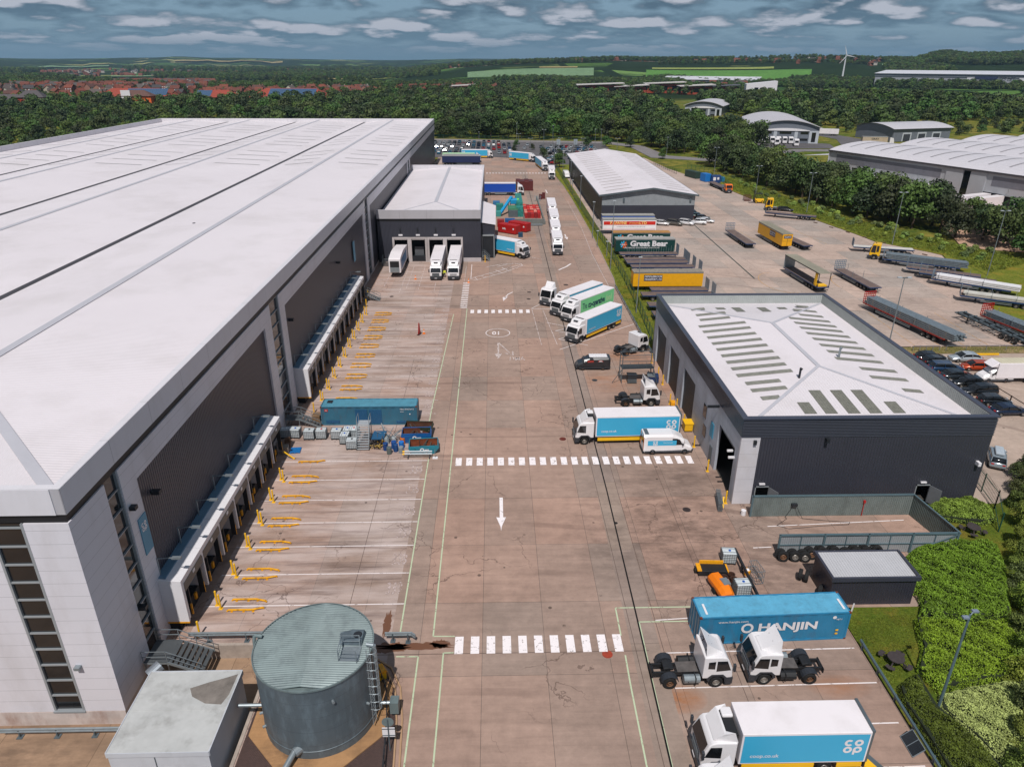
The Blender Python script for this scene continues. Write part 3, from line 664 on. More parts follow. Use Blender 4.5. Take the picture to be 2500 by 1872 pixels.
 for x in (-37.9,):
  gb = MB(); bx(gb, x-1.4, Y0+.22, 1.3, x+1.0, Y0+.3, 2.9); w1 = gb.build('office_window', M_glass, T)
  fb = MB()
  for z in (1.25, 2.9): bx(fb, x-1.5, Y0+.1, z-.06, x+1.1, Y0+.3, z+.06)
  bx(fb, x+1.0, Y0+.1, 1.25, x+1.12, Y0+.3, 2.95); fb.build('window_frame', M_alu, w1)
 bg = MB()
 bx(bg, X1+.01, 44.55, 8.1, X1+.06, 45.75, 11.3); s = bg.build('wall_sign', M_sign, T)
 lb = MB(); put(lb, ([(a*.38, b*.38) for a, b in LOGO[0]], LOGO[1]), L(X1+.07, 45.15, 10.4), (0, 1, 0), (0, 0, 1)); lb.build('sign_logo', M_whitep, s, fix=False)
 bg = MB(); bx(bg, X1+.01, 133.2, 7.5, X1+.06, 134.9, 11.3); s = bg.build('wall_sign', M_sign, T)
 for x, z in ((-28.9, 4.2), (-33.2, 9.5)):
  bg = MB(); bg.box(x-X1-.25, -.35, z, x-X1+.15, 0, z+.22); bg.build('floodlight', M_galv, T)
 for y, z in ((47.5, 11.6), (88.3, 11.5), (119, 11), (43.9, 12.6), (42, 5)):
  bg = MB(); bx(bg, X1-.2, y, z, X1+.45, y+.45, z+.3); bg.build('floodlight', M_steel, T)
 # loading docks: one shelter mesh, copied
 X2 = -24.95
 def dock_shelter():
  b = MB(); xo = X2-X1
  b.box(0, 0, 4.35, xo, 4.06, 5.0, 0)
  b.prism([(0, 5.0), (xo, 5.0), (xo, 5.04), (.0, 5.22)], 0.02, 4.04, 0)
  b.box(-.1, -.0, 1.15, xo, .18, 4.35, 0); b.box(xo*.75, 3.3, 1.0, xo, 3.4, 4.1, 1); b.box(xo*.75, .66, 1.0, xo, .76, 4.1, 1); b.box(-.05, .18, 4.1, xo-.05, 4.06, 4.35, 1)
  b.box(xo-.02, .2, 3.75, xo+.03, 3.86, 4.55, 5); b.box(xo+.03, 1.9, 4.2, xo+.06, 2.3, 4.45, 0)
  b.box(-.25, .2, 0, -.05, 4.06, 4.35, 1); b.box(-.05, .95, 1.2, .1, 3.15, 4.3, 2); b.box(-.05, 0, 0, xo*.5, 4.06, 1.15, 1)
  b.box(xo-.12, .66, 1.0, xo+.02, .74, 2.1, 3); b.box(xo-.12, 3.32, 1.0, xo+.02, 3.4, 2.1, 3); b.box(xo*.5, .9, .5, xo*.5+.15, 1.2, 1.1, 3); b.box(xo*.5, 3.0, .5, xo*.5+.15, 3.3, 1.1, 3)
  b.box(-.2, 0, 5.0, .55, 4.06, 5.3, 4)
  return b.mesh('dock_shelter', [M_whitep, M_steel, mat('dock_door', '#63626a', .5), M_yellow, mat('dock_roof_blue', '#5f7f95', .35, var=.12), mat('dock_header', '#6f675f', .6)])
 dm = dock_shelter()
 def wall_lamp():
  b = MB(); b.bar((0, 0, 4.4), (0, 0, 6.9), .09); b.bar((0, 0, 6.85), (1.55, 0, 6.95), .07); b.box(1.2, -.14, 6.85, 1.9, .14, 7.0); b.box(-.05, -.3, 4.35, .12, .3, 4.8)
  return b.mesh('dock_lamp', M_galv)
 lm = wall_lamp()
 docks = [45.35+4.06*i for i in range(7)]+[87.6+4.06*i for i in range(11)]
 for y in docks:
  ob('dock_shelter', dm, T, L(X1, y, 0)); ob('dock_lamp', lm, T, L(X1+.02, y+.4, 0))
 for ya in (45.15, 87.4):
  e = MB(); e.prism([(-.2, 1.0), (X2-X1, 1.0), (X2-X1, 5.04), (0, 5.22), (-.2, 5.22)], ya-Y0, ya-Y0+.2); e.box(0, ya-Y0-.01, .85, X2-X1, ya-Y0+.15, 1.0, 1); e.build('dock_end_wall', [M_whitep, M_yellow], T)
 # gutter dirt line and downpipes, roof vents
 for x, y in ((-60, 75), (-75, 92), (-66, 84), (-50, 120)):
  b = MB(); b.cyl(L(x, y, 17.3), L(x, y, 17.75), .25, n=8); b.build('roof_vent', M_steel, T)
 # footings wall by dock bases
 return T
warehouse()
def annex():
 X0, X1, Y0, Y1 = -26.55, -3.1, 162.0, 238.0
 T = thing('loading_annex', 'lower grey annex with four open loading bays against the big warehouse', 'building', (X1, Y0, 0))
 def bx(mb, x0, y0, z0, x1, y1, z1, mi=0): mb.box(x0-X1, y0-Y0, z0, x1-X1, y1-Y0, z1, mi)
 p = MB(); bx(p, X0, Y0, 9.9, X1, Y0+.4, 11.85); bx(p, X1-.4, Y0+.4, 9.9, X1, Y1, 11.85); bx(p, X0, Y1-.4, 9.9, X1-.4, Y1, 11.85); p.build('parapet', M_coping, T)
 p = MB(); bx(p, X0, Y0+.12, 9.25, X1-.1, Y0+.4, 9.9); p.build('dark_stripe', M_blkband, T)  # dark stripe under the annex parapet
 p = MB(); xm = -14.2
 def L(x, y, z): return (x-X1, y-Y0, z)
 p.add([L(X0, Y0+.4, 10.2), L(xm, Y0+14, 11.2), L(xm, Y1-.4, 11.2), L(X0, Y1-.4, 10.2)], [(0, 1, 2, 3)])
 p.add([L(X1-.4, Y0+.4, 10.2), L(xm, Y0+14, 11.2), L(xm, Y1-.4, 11.2), L(X1-.4, Y1-.4, 10.2)], [(0, 1, 2, 3)])
 p.build('roof', M_roof, T, fix=False)
 p = MB(); p.add([L(X0, Y0+.4, 10.2), L(X1-.4, Y0+.4, 10.2), L(xm, Y0+14, 11.2)], [(0, 1, 2)]); p.build('roof_hip', M_roofx, T, fix=False)
 p = MB(); p.bar(L(xm, Y0+14, 11.23), L(xm, Y1-.5, 11.23), .8, .06); p.bar(L(xm, Y0+14, 11.23), L(X0, Y0+.5, 10.23), .35, .05); p.bar(L(xm, Y0+14, 11.23), L(X1-.5, Y0+.5, 10.23), .35, .05); p.build('ridge_capping', M_ridge, T)
 p = MB(); doors = [(-22.9, -19.9), (-19.0, -15.9), (-14.95, -11.8), (-10.9, -7.7)]
 bx(p, X0, Y0, 5.75, X1, Y0+.3, 9.25); xs = [X0]+[v for d in doors for v in d]+[X1]
 bx(p, X0, Y0, 0, -23.3, Y0+.3, 5.75); bx(p, -7.2, Y0, .95, X1, Y0+.3, 5.75); bx(p, X1-.3, Y0+.3, 0, X1-.02, Y1, 9.9); bx(p, X0, Y1-.3, 0, X1-.3, Y1-.02, 9.9)
 p.build('dark_wall_panels', M_darkx, T)
 p = MB(); bx(p, -7.2, Y0-.03, 0, X1+.02, Y0+.3, .95); p.build('plinth', mat('pale_plinth', '#b5aeb0', .8), T)
 p = MB(); bx(p, X0, Y0+3, 0, X1-.3, Y0+3.2, 9); bx(p, X0, Y0+.3, 5.6, X1-.3, Y0+3, 5.75); p.build('bay_interior', mat('bay_dark', '#1e2022', .8), T)
 for x0, x1 in doors:
  f = MB(); bx(f, x0-.45, Y0-.06, 0, x0, Y0+.35, 5.35); bx(f, x1, Y0-.06, 0, x1+.45, Y0+.35, 5.35); bx(f, x0-.45, Y0-.06, 5.35, x1+.45, Y0+.35, 5.75); bx(f, x0+.1, Y0-.1, 5.15, x1-.1, Y0-.02, 5.27)
  d = f.build('bay_door_frame', mat('bay_frame', '#b1a9a8', .6), T)
  f = MB(); bx(f, x0, Y0+.5, 0, x1, Y0+2.6, 1.15); f.build('dock_leveller', M_steel, d)
  f = MB(); bx(f, x0+.5, Y0+1.6, 1.15, x1-.5, Y0+1.7, 3.2); f.build('roller_shutter', mat('shutter', '#55585c', .5), d)
  l = MB(); xm2 = (x0+x1)/2; l.box(xm2-X1-.12, -.35, 7.2, xm2-X1+.12, 0, 7.8); l.build('wall_lamp', M_steel, T)
  l = MB(); l.box(xm2-X1-.45, -.03, 6.05, xm2-X1+.45, 0, 6.4); l.build('bay_sign', M_whitep, T)
 # leaning side building with its own pitched roof
 S = MB(); S.add([(0, 3.4, 0), (3.2, 4.0, 0), (3.3, 28, 0), (0, 31, 0), (0, 3.4, 8.3), (3.2, 4.0, 7.6), (3.3, 28, 7.6), (0, 31, 8.3)], [(0, 1, 5, 4), (1, 2, 6, 5), (2, 3, 7, 6), (3, 0, 4, 7)])
 sb = S.build('lean_to', M_darkx, T)
 S = MB(); S.add([(-.1, 3.2, 8.4), (3.4, 3.8, 7.7), (3.5, 28.2, 7.7), (-.1, 31.2, 8.4)], [(0, 1, 2, 3)]); S.build('lean_to_roof', M_roof, sb)
 S = MB(); S.box(.3, 3.3, .2, 2.9, 3.9, 5.2); S.build('lean_to_door', M_steel, sb)
 S = MB(); S.box(.15, 3.1, 5.2, 3.05, 3.8, 5.5); S.box(.1, 3.1, 0, .3, 3.8, 5.2); S.box(2.9, 3.1, 0, 3.1, 3.8, 5.2); S.build('door_frame', M_alu, sb)
annex()
def workshop():
 X0, X1, Y0, Y1, ZT, ZB = 24.75, 50.6, 62.4, 103.9, 10.15, 7.95
 T = thing('vehicle_workshop', 'dark clad vehicle workshop with white hipped roof full of grey rooflights beside the yard', 'building', (X0, Y0, 0))
 def bx(mb, x0, y0, z0, x1, y1, z1, mi=0): mb.box(x0-X0, y0-Y0, z0, x1-X0, y1-Y0, z1, mi)
 def L(x, y, z): return (x-X0, y-Y0, z)
 # fascia with horizontal ribs
 p = MB(); prof = []
 n = 11; h = (ZT-.28-ZB)/n
 bx(p, X0+.12, Y0+.12, ZB, X1-.12, Y0+.4, ZT-.2); bx(p, X0+.12, Y0+.4, ZB, X0+.4, Y1-.12, ZT-.2); bx(p, X1-.4, Y0+.4, ZB, X1-.12, Y1-.12, ZT-.2); bx(p, X0+.4, Y1-.4, ZB, X1-.4, Y1-.12, ZT-.2)
 for i in range(n):
  z = ZB+.02+i*h
  bx(p, X0+.02, Y0, z, X1-.02, Y0+.12, z+h*.55); bx(p, X0, Y0+.12, z, X0+.12, Y1-.02, z+h*.55); bx(p, X1-.12, Y0+.12, z, X1, Y1-.02, z+h*.55)
 p.build('ribbed_fascia', mat('anthracite_fascia', '#444751', .35, var=.05, spec=.5), T)
 p = MB(); a = .5
 bx(p, X0-.08, Y0-.08, ZT-.16, X1+.08, Y0+a, ZT); bx(p, X0-.08, Y0+a, ZT-.16, X0+a, Y1+.08, ZT); bx(p, X1-a, Y0+a, ZT-.16, X1+.08, Y1+.08, ZT); bx(p, X0+a, Y1-a, ZT-.16, X1-a, Y1+.08, ZT)
 p.build('coping', mat('coping_dark', '#3d414f', .35, var=.05), T)
 lin = mat('parapet_lining', '#9aa09c', .5, var=.12, vs=.6, rib=('y', .3, .03)); linx = mat('parapet_lining_x', '#a5aaa8', .5, var=.1, rib=('x', .3, .03))
 p = MB(); bx(p, X1-.55, Y0+.5, 8.6, X1-.45, Y1-.4, ZT-.16); bx(p, X0+.4, Y0+.5, 8.6, X0+.5, Y1-.4, ZT-.16); p.build('parapet_inner', lin, T)
 p = MB(); bx(p, X0+.5, Y1-.6, 8.6, X1-.55, Y1-.45, ZT-.16); p.build('parapet_inner', linx, T)
 # hipped roof
 A, B, C_, D = (X0+.5, Y0+.5, 8.75), (X1-.55, Y0+.5, 8.75), (X1-.55, Y1-.6, 8.75), (X0+.5, Y1-.6, 8.75); R0, R1 = (37.9, 75.9, 10.0), (37.9, 90.9, 10.0)
 p = MB(); p.add([L(*q) for q in (A, R0, R1, D)], [(0, 1, 2, 3)]); p.add([L(*q) for q in (B, C_, R1, R0)], [(0, 1, 2, 3)]); p.build('roof', M_roof, T, fix=False)
 p = MB(); p.add([L(*q) for q in (A, B, R0)], [(0, 1, 2)]); p.add([L(*q) for q in (C_, D, R1)], [(0, 1, 2)]); p.build('roof_hip', M_roofx, T, fix=False)
 p = MB()
 for q, r, ww in ((R0, R1, .55), (A, R0, .4), (B, R0, .4), (C_, R1, .4), (D, R1, .4)): p.bar(L(q[0], q[1], q[2]+.02), L(r[0], r[1], r[2]+.02), ww, .05)
 p.build('ridge_capping', M_ridge, T)
 ms = mat('workshop_rooflight', '#85847a', .45, var=.28, vs=3.0, rib=('y', .3, .03)); ms2 = mat('workshop_rooflight_x', '#76756b', .45, var=.25, vs=3, rib=('x', .3, .03))
 sl = (10-8.75)/(37.9-X0-.5); sr = (10-8.75)/(X1-.55-37.9)
 def strip(x0, x1, y, left, wd=.88):
  f = (lambda x: 8.75+(x-X0-.5)*sl) if left else (lambda x: 8.75+(X1-.55-x)*sr)
  s = MB(); s.add([L(x0, y, f(x0)+.035), L(x1, y, f(x1)+.035), L(x1, y+wd, f(x1)+.035), L(x0, y+wd, f(x0)+.035)], [(0, 1, 2, 3)]); s.build('rooflight', ms, T, fix=False)
 ys = [68.6, 70.7, 72.6, 74.9, 76.9, 78.9, 81.0, 83.1, 85.2, 87.4, 89.6, 91.7, 94.2, 96.3, 98.8]
 for i, y in enumerate(ys):
  x0, x1 = (28.9, 30.9) if i == 0 else (28.5, 32.4) if i in (1, 2) else (29.0, 33.2) if i in (12, 13) else (28.9, 30.9) if i == 14 else (28.2, 34.6)
  strip(x0, x1, y, True)
 for i, y in enumerate([70.3, 73.4, 75.9, 78.6, 80.9, 83.1, 85.3, 87.4, 89.5, 91.5, 93.5, 95.6, 97.8, 99.9]):
  x0, x1 = (45.4, 47.6) if i == 0 else (43.2, 47.6) if i in (1, 2) else (43.7, 47.2) if i in (11, 12) else (44.9, 46.9) if i == 13 else (41.4, 47.3)
  strip(x0, x1, y, False)
 sf = (10-8.75)/(75.9-Y0-.5)
 for x0, ya, yb in ((32.3, 65.5, 67.8), (34.5, 65.5, 70.3), (36.9, 65.5, 70.3), (39.2, 65.5, 70.3), (41.7, 65.5, 67.8)):
  f = lambda y: 8.75+(y-Y0-.5)*sf
  s = MB(); s.add([L(x0, ya, f(ya)+.035), L(x0+1.3, ya, f(ya)+.035), L(x0+1.3, yb, f(yb)+.035), L(x0, yb, f(yb)+.035)], [(0, 1, 2, 3)]); s.build('rooflight', ms2, T, fix=False)
 sb = (10-8.75)/(Y1-.6-90.9)
 for x0, ya, yb in ((32.8, 99.2, 100.4), (35.2, 97.6, 100.4), (39, 97.6, 100.4), (42, 99.2, 100.4)):
  f = lambda y: 8.75+(Y1-.6-y)*sb
  s = MB(); s.add([L(x0, ya, f(ya)+.035), L(x0+1.3, ya, f(ya)+.035), L(x0+1.3, yb, f(yb)+.035), L(x0, yb, f(yb)+.035)], [(0, 1, 2, 3)]); s.build('rooflight', ms2, T, fix=False)
 for x, y in ((34.6, 73.2), (42.0, 79.5)):
  s = MB(); s.cyl(L(x, y, 9.3), L(x, y, 10.7), .13, n=8); s.cyl(L(x, y, 10.7), L(x+.1, y, 10.9), .17, n=8); s.build('roof_flue', M_steel if x < 40 else M_galv, T)
 # walls
 p = MB(); bx(p, X0+.05, Y0+.05, 0, 26.75, Y0+.35, ZB); p.build('white_corner_panel', mat('white_corner', '#c6c3c8', .45, var=.06, seam=('z', 1.5, .03), dirt=('#9a8a70', .4, .3)), T)
 p = MB(); bx(p, 26.75, Y0+.05, 2.15, 27.0, Y0+.35, ZB); bx(p, 27.0, Y0+.05, 2.15, 44.05, Y0+.35, ZB); bx(p, 28.55, Y0+.05, 0, 44.05, Y0+.35, 2.15); bx(p, 26.75, Y0+.05, 0, 26.98, Y0+.35, 2.15); bx(p, 45.65, Y0+.05, 0, X1-.05, Y0+.35, 2.2); bx(p, 44.05, Y0+.05, 2.2, X1-.05, Y0+.35, ZB)
 p.build('front_wall', M_darkx, T)
 p = MB(); bx(p, X1-.35, Y0+.35, 0, X1-.05, Y1, ZB); bx(p, X0+.05, Y1-.35, 0, X1-.35, Y1-.05, ZB); p.build('rear_wall', M_dark, T)
 MS = mat('side_panels', '#a7acb6', .5, var=.10, vs=.4, dirt=('#5d6368', .5, .5), seam=('z', 1.3, .03), obj=True)
 p = MB(); D4 = [(63.8, 69.3), (79.6, 85.2), (87.9, 93.2), (95.8, 101.5)]; prev = Y0+.35
 for a, b in D4: bx(p, X0+.05, prev, 0, X0+.35, a, 5.95); prev = b
 bx(p, X0+.05, prev, 0, X0+.35, Y1-.35, 5.95); bx(p, X0+.05, Y0+.35, 5.95, X0+.35, Y1-.35, ZB); p.build('side_wall', MS, T)
 for i, (a, b) in enumerate(D4):
  d = MB()
  if i: bx(d, X0+.28, a, .0, X0+.36, b, 5.95); d.build('roller_door', mat('roller_black', '#1c1c1f', .5, rib=('z', .2, .02)), T)
  else: bx(d, X0+.36, a, 5.3, X0+.45, b, 5.95); d.build('roller_door', M_steel, T)
 p = MB(); bx(p, X0+.4, Y0+.4, .012, X1-.4, Y1-.4, .02); p.build('workshop_floor', mat('workshop_floor', '#4a4540', .6), T)
 p = MB(); bx(p, X0+11, Y0+.5, 0, X0+11.2, Y1-.5, 7.8); p.build('inner_wall', mat('inner_grey', '#5a5f66', .7), T)
 for ya, yb, za, zb in ((74.1, 75.3, 4.0, 5.6), (73.5, 74.7, 1.8, 3.2)):
  d = MB(); bx(d, X0+.0, ya, za, X0+.1, yb, zb); d.build('side_window', M_glass, T)
 d = MB(); bx(d, X0-.0, 70.5, 0, X0+.1, 71.5, 2.15); d.build('side_door', M_grey, T)
 d = MB(); bx(d, X0-.02, 70.9, 3.1, X0+.05, 72.0, 4.9); s = d.build('wall_sign', M_sign, T)
 for x0, x1 in ((27.0, 28.55), (44.05, 45.65)):
  d = MB(); zt = 2.15
  d.box(x0-X0, 0, 0, x0-X0+.1, .1, zt); d.box(x1-X0-.1, 0, 0, x1-X0, .1, zt); d.box(x0-X0, 0, zt-.1, x1-X0, .1, zt); f = d.build('door_frame', M_alu, T)
  d = MB(); d.box(0, -1.25, 0.02, .06, 0, zt-.1); d.build('open_door', mat('door_grey', '#6d7075', .5), f, loc=(x1-X0-.1, 0, 0), rz=rad(28))
  d = MB(); d.box(x0-X0+.35, -.12, zt+.25, x0-X0+.95, .05, zt+.4); d.build('door_lamp', M_whitep, T)
 for x, y, z in ((26.05, Y0-.2, 7.2), (33.3, Y0-.5, 7.5)):
  d = MB(); bx(d, x, y, z, x+.3, y+.45, z+.45); d.build('floodlight', M_steel, T)
 d = MB(); bx(d, 49.6, Y0-.5, 4.6, 49.9, Y0+.05, 5.0); d.build('security_camera', M_whitep, T)
 d = MB(); bx(d, X0-.55, 64.2, 5.3, X0+.05, 64.4, 5.5); bx(d, X0-.6, 63.5, 4.9, X0+.05, 63.7, 5.1); d.build('security_camera', M_whitep, T)
 d = MB(); bx(d, X0-1.3, 69.9, 7.6, X0, 70.15, 7.85); d.build('floodlight', M_steel, T)
workshop()
def shed():
 X0, X1, Y0, Y1 = 30.9, 57.7, 206.4, 302.5
 T = thing('gabled_shed', 'long grey storage shed with shallow white gabled roof beside the trailer yard', 'shed', (X0, Y0, 0))
 xm = 45.3; ze = 7.75; zr = 9.75
 p = MB(); o = .9
 for s, xa in ((1, X0-1.1), (-1, X1+.8)):
  p.add([(xa-X0, -o, ze), (xm-X0, -o, zr), (xm-X0, Y1-Y0+o, zr), (xa-X0, Y1-Y0+o, ze)], [(0, 1, 2, 3)])
 p.build('roof', M_roof, T, fix=False)
 p = MB(); p.add([(X0-1.1-X0, -o-.02, ze-.45), (xm-X0, -o-.02, zr-.45), (X1+.8-X0, -o-.02, ze-.45), (X1+.8-X0, -o-.02, ze+.03), (xm-X0, -o-.02, zr+.03), (-1.1, -o-.02, ze+.03)], [(0, 1, 4, 5), (1, 2, 3, 4)])
 p.box(-1.15, -o, ze-.4, -.95, Y1-Y0+o, ze+.02); p.box(X1+.65-X0, -o, ze-.4, X1+.85-X0, Y1-Y0+o, ze+.02); p.build('eaves', M_grey, T)
 p = MB(); p.add([(0, 0, 4.7), (X1-X0, 0, 4.7), (X1-X0, 0, 7.6), (xm-X0, 0, 9.6), (0, 0, 7.6)], [(0, 1, 2, 3, 4)]); p.build('gable_top', mat('shed_upper', '#8f9498', .5, rib=('x', .4, .04)), T)
 p = MB(); p.box(0, -.05, 0, X1-X0, .2, 4.7); p.build('gable_wall', M_darkx, T)
 p = MB(); p.box(0, .2, 0, .2, Y1-Y0, 7.6); p.box(X1-X0-.2, .2, 0, X1-X0, Y1-Y0, 7.6); p.box(.2, Y1-Y0-.2, 0, X1-X0-.2, Y1-Y0, 7.6); p.build('side_walls', mat('shed_side', '#2c2b2f', .4, rib=('y', .4, .04)), T)
 for i in range(18):
  y = 4+i*5.1
  for s in (0, 1):
   a, b = (1.6, 9.2) if s == 0 else (19.2, 26.0)
   f = (lambda x: ze+(x+1.1)/(xm-X0+1.1)*(zr-ze)) if s == 0 else (lambda x: ze+(X1+.8-X0-x)/(X1+.8-xm)*(zr-ze))
   q = MB(); q.add([(a, y, f(a)+.04), (b, y, f(b)+.04), (b, y+.42, f(b)+.04), (a, y+.42, f(a)+.04)], [(0, 1, 2, 3)]); q.build('rooflight', mat('shed_rooflight', '#8a7a6c', .5, var=.2), T, fix=False)
 for x in (6, 25.2):
  q = MB(); q.box(x, -.3, 5.7, x+.5, 0, 6.7); q.build('wall_lamp', M_grey, T)
shed()
def arched_unit(name, label, c, rz, Wd, Dp, ze, rise, style):
 """industrial unit with a curved roof; front along local +x, depth +y"""
 T = thing(name, label, 'industrial unit', (c[0], c[1], 0), rz)
 n = 14; o = 1.2; p = MB(); al = style == 'side'
 pts = []
 for i in range(n+1):
  t = i/n; pts.append((t, ze+rise*(1-(2*t-1)**2)))
 if not al:
  prof = [(-o+t*(Wd+2*o), z) for t, z in pts]
  p.prism(prof+[(x, z-.35) for x, z in reversed(prof)], -o, Dp+o)
 else:
  vs = [(-o, -o+t*(Dp+2*o), z) for t, z in pts]+[(Wd+o, -o+t*(Dp+2*o), z) for t, z in pts]
  p.add(vs, [(i, i+1, i+2+n, i+1+n) for i in range(n)])
 p.build('roof', mat('grey_roof', '#b9b6bb', .45, var=.05), T, smooth=False)
 w_ = mat('unit_grey', '#6c717b', .45, var=.08); wl = mat('unit_pale', '#b4b9c0', .45); wd = mat('unit_dark', '#3b3e46', .4)
 p = MB(); p.box(0, 0, 0, Wd, Dp, ze-.3)
 if not al: p.prism([(t*Wd, z-.3) for t, z in pts[1:-1]]+[(Wd, ze-.3), (0, ze-.3)], 0, .3);
 else: p.add([(0, t*Dp, z-.3) for t, z in pts], [tuple(range(n+1))])
 p.build('walls', w_, T)
 if style == 'front':
  p = MB()
  for a, b in ((0, 5.2), (Wd-5.2, Wd), (Wd*.31, Wd*.36), (Wd*.63, Wd*.68)): p.box(a, -.15, 0, b, 0, ze-1.8)
  p.build('pale_panels', wl, T)
  p = MB(); p.prism([(5.2+(Wd-10.4)*i/10, ze-1.6+1.1*(1-(i/5-1)**2)) for i in range(11)]+[(Wd-5.2, ze-1.9), (5.2, ze-1.9)], -.5, 0); p.build('canopy', M_whitep, T)
  for a, b in ((1.6, 3.8), (Wd-3.8, Wd-1.6)):
   p = MB(); p.box(a, -.25, .8, b, -.15, ze-2.6); p.build('window', M_glass, T)
  for a, b in ((.16, .28), (.40, .58), (.72, .84)):
   for z in (1.4, 4.9):
    p = MB(); p.box(a*Wd, -.1, z, b*Wd, 0, z+1.2); p.build('window', M_glass, T)
 if style == 'side':
  for i in range(3):
   a = Wd*(.16+.26*i)
   p = MB(); p.box(a, -.1, 0, a+6.5, 0, ze-2.2); f = p.build('door_surround', wl, T)
   p = MB(); p.box(a+.8, -.15, 0, a+5.7, -.1, ze-3); p.build('roller_door', wd, f)
 return T
arched_unit('industrial_unit', 'curved roof office unit behind the trees with a row of white lorry cabs before it', (149.1, 427.2), rad(-12.5), 35.5, 74, 8.5, 4.0, 'front')
arched_unit('industrial_unit', 'small grey unit with three pale framed doors beyond the wavy roofed warehouse', (232, 430), rad(16), 42, 30, 7.0, 2.4, 'side')
arched_unit('industrial_unit', 'half hidden curved roof unit among trees left of the office unit', (160, 632), rad(-25), 30, 50, 9, 3.5, 'front')
def wavy_warehouse():
 a = Vector((134.0, 291.0)); b = Vector((172.5, 200)); d = (b-a).normalized(); rz = math.atan2(d.y, d.x)
 T = thing('wavy_warehouse', 'large grey warehouse with a wavy pale roof and docks beyond the tree belt', 'warehouse', (a.x, a.y, 0), rz)
 LN = 190; DP = 150; ze = 10.7; n = 48; nw = 4
 p = MB(); V = []
 for i in range(n+1):
  t = i/n; y = -1+t*DP; zz = ze+2.6*abs(math.sin(t*nw*PI))**.8
  V += [(-1, y, zz), (LN, y, zz)]
 p.add(V, [(2*i, 2*i+1, 2*i+3, 2*i+2) for i in range(n)]); p.build('roof', mat('wavy_roof', '#c5c1c6', .45, var=.04), T, fix=False)
 p = MB(); V = [(-.6, -1+i/n*DP, ze+2.5*abs(math.sin(i/n*nw*PI))**.8) for i in range(n+1)]+[(-.6, DP-1, 0), (-.6, -1, 0)]; p.add(V, [tuple(range(len(V)))]); p.build('end_wall', mat('unit_pale', '#b4b9c0', .45), T)
 p = MB(); p.box(-1, -1.1, ze-.5, LN, -.9, ze+.05); p.build('eaves', M_gut, T)
 p = MB(); p.box(-.5, -.4, 4.3, LN, 0, ze); p.box(50, -.7, 0, 56, -.4, ze-.5); p.box(58.6, -.7, 0, 64, -.4, ze-.5); p.box(-.5, -.4, 0, 3, 0, 4.3); p.build('upper_wall', mat('warehouse_grey', '#a7a9ae', .5, var=.05), T)
 p = MB(); p.box(3, -.46, 6.4, 48, -.4, 9.3); p.box(66, -.46, 6.4, LN, -.4, 9.3); p.build('dark_band', mat('warehouse_dark', '#72727a', .45), T)
 p = MB(); p.box(56.2, -.5, .3, 58.4, -.4, ze-.8); p.build('stair_window', M_glass, T)
 p = MB(); p.box(-.5, .8, 0, LN, 1.2, 4.3); p.build('dock_wall', mat('unit_dark', '#3b3e46', .4), T)
 for i in range(24):
  x = 10+i*4.6
  if 48 < x < 66: continue
  p = MB(); p.box(x, -.5, 0, x+.5, .8, 4.3); p.box(x, -.5, 3.9, x+4.6, -.3, 4.3); p.build('dock_frame', M_alu, T)
 for i in range(26):
  for k in range(nw):
   x = 4+i*7; V = []
   for j in range(7):
    y = DP/nw*(k+.12+.5*j/6); zz = ze+2.6*abs(math.sin(y/DP*nw*PI+PI/DP*nw*0+ (1/DP*nw*PI)))**.8+.08; V += [(x, y, zz), (x+.7, y, zz)]
   p = MB(); p.add(V, [(2*j, 2*j+1, 2*j+3, 2*j+2) for j in range(6)]); p.build('rooflight', mat('wavy_rooflight', '#918e92', .5), T, fix=False)
 for x in (22, 40, 72, 90):
  p = MB(); p.bar((x, -.5, 5.2), (x+.5, -1.6, 6.4), .12); p.build('wall_lamp', M_galv, T)
 p = MB(); p.add([(-22, 6, 6), (-1, 2, 8.6), (-1, 40, 8.6), (-22, 40, 6)], [(0, 1, 2, 3)]); p.build('side_canopy', mat('wavy_roof', '#c5c1c6'), T)
 return T
WW = wavy_warehouse()
def far_hall(name, label, p0, p1, dep, z, col, signs=()):
 d = Vector((p1[0]-p0[0], p1[1]-p0[1])); LN = d.length; rz = math.atan2(d.y, d.x)
 g = hz(*p0)+near_h(*p0)
 T = thing(name, label, 'warehouse', (p0[0], p0[1], g-1), rz)
 b = MB(); b.box(0, 0, 0, LN, dep, z); b.build('walls', mat(name+'_w', col, .5, var=.05), T)
 b = MB(); b.prism([(-2, z), (LN+2, z), (LN+2, z+.6), (-2, z+.6)], -3, dep*.02); b.add([(-2, -3, z+.6), (LN+2, -3, z+.6), (LN+2, dep, z+5), (-2, dep, z+5)], [(0, 1, 2, 3)]); b.build('roof', mat('far_roof', '#c9c9d0', .5), T)
 b = MB(); b.box(-1, -1, z-4.5, LN, 0, z-1.5); b.build('grey_band', mat('far_band', '#7f8288', .5), T)
 return T, LN, z
T, LN, z = far_hall('distant_warehouse', 'long white warehouse with a to let board on the far right', (719, 1440), (1010, 1230), 120, 22, '#9c9fa6')
for x0, x1, c in ((150, 170, '#d6d6da'), (228, 250, '#d6d6da')):
 b = MB(); b.box(x0, -1.3, 0, x1, -.9, z-5); b.build('white_panel', mat('far_white', '#d6d6da', .5), T)
b = MB(); b.box(162, -2, 14.5, 196, -1.5, 19); s = b.build('name_board', mat('navy_board', '#2b3350', .5), T)
b = MB(); put(b, text2d('TO LET', 6.5, 1.1, .02), (211, -1.6, 17), (1, 0, 0), (0, 0, 1)); b.build('to_let_lettering', mat('sign_grey', '#4a4d55', .5), T, fix=False)
far_hall('distant_warehouse', 'low white roofed warehouse behind brick houses near the bright green field', (330, 1530), (500, 1455), 90, 10, '#a9a5aa')
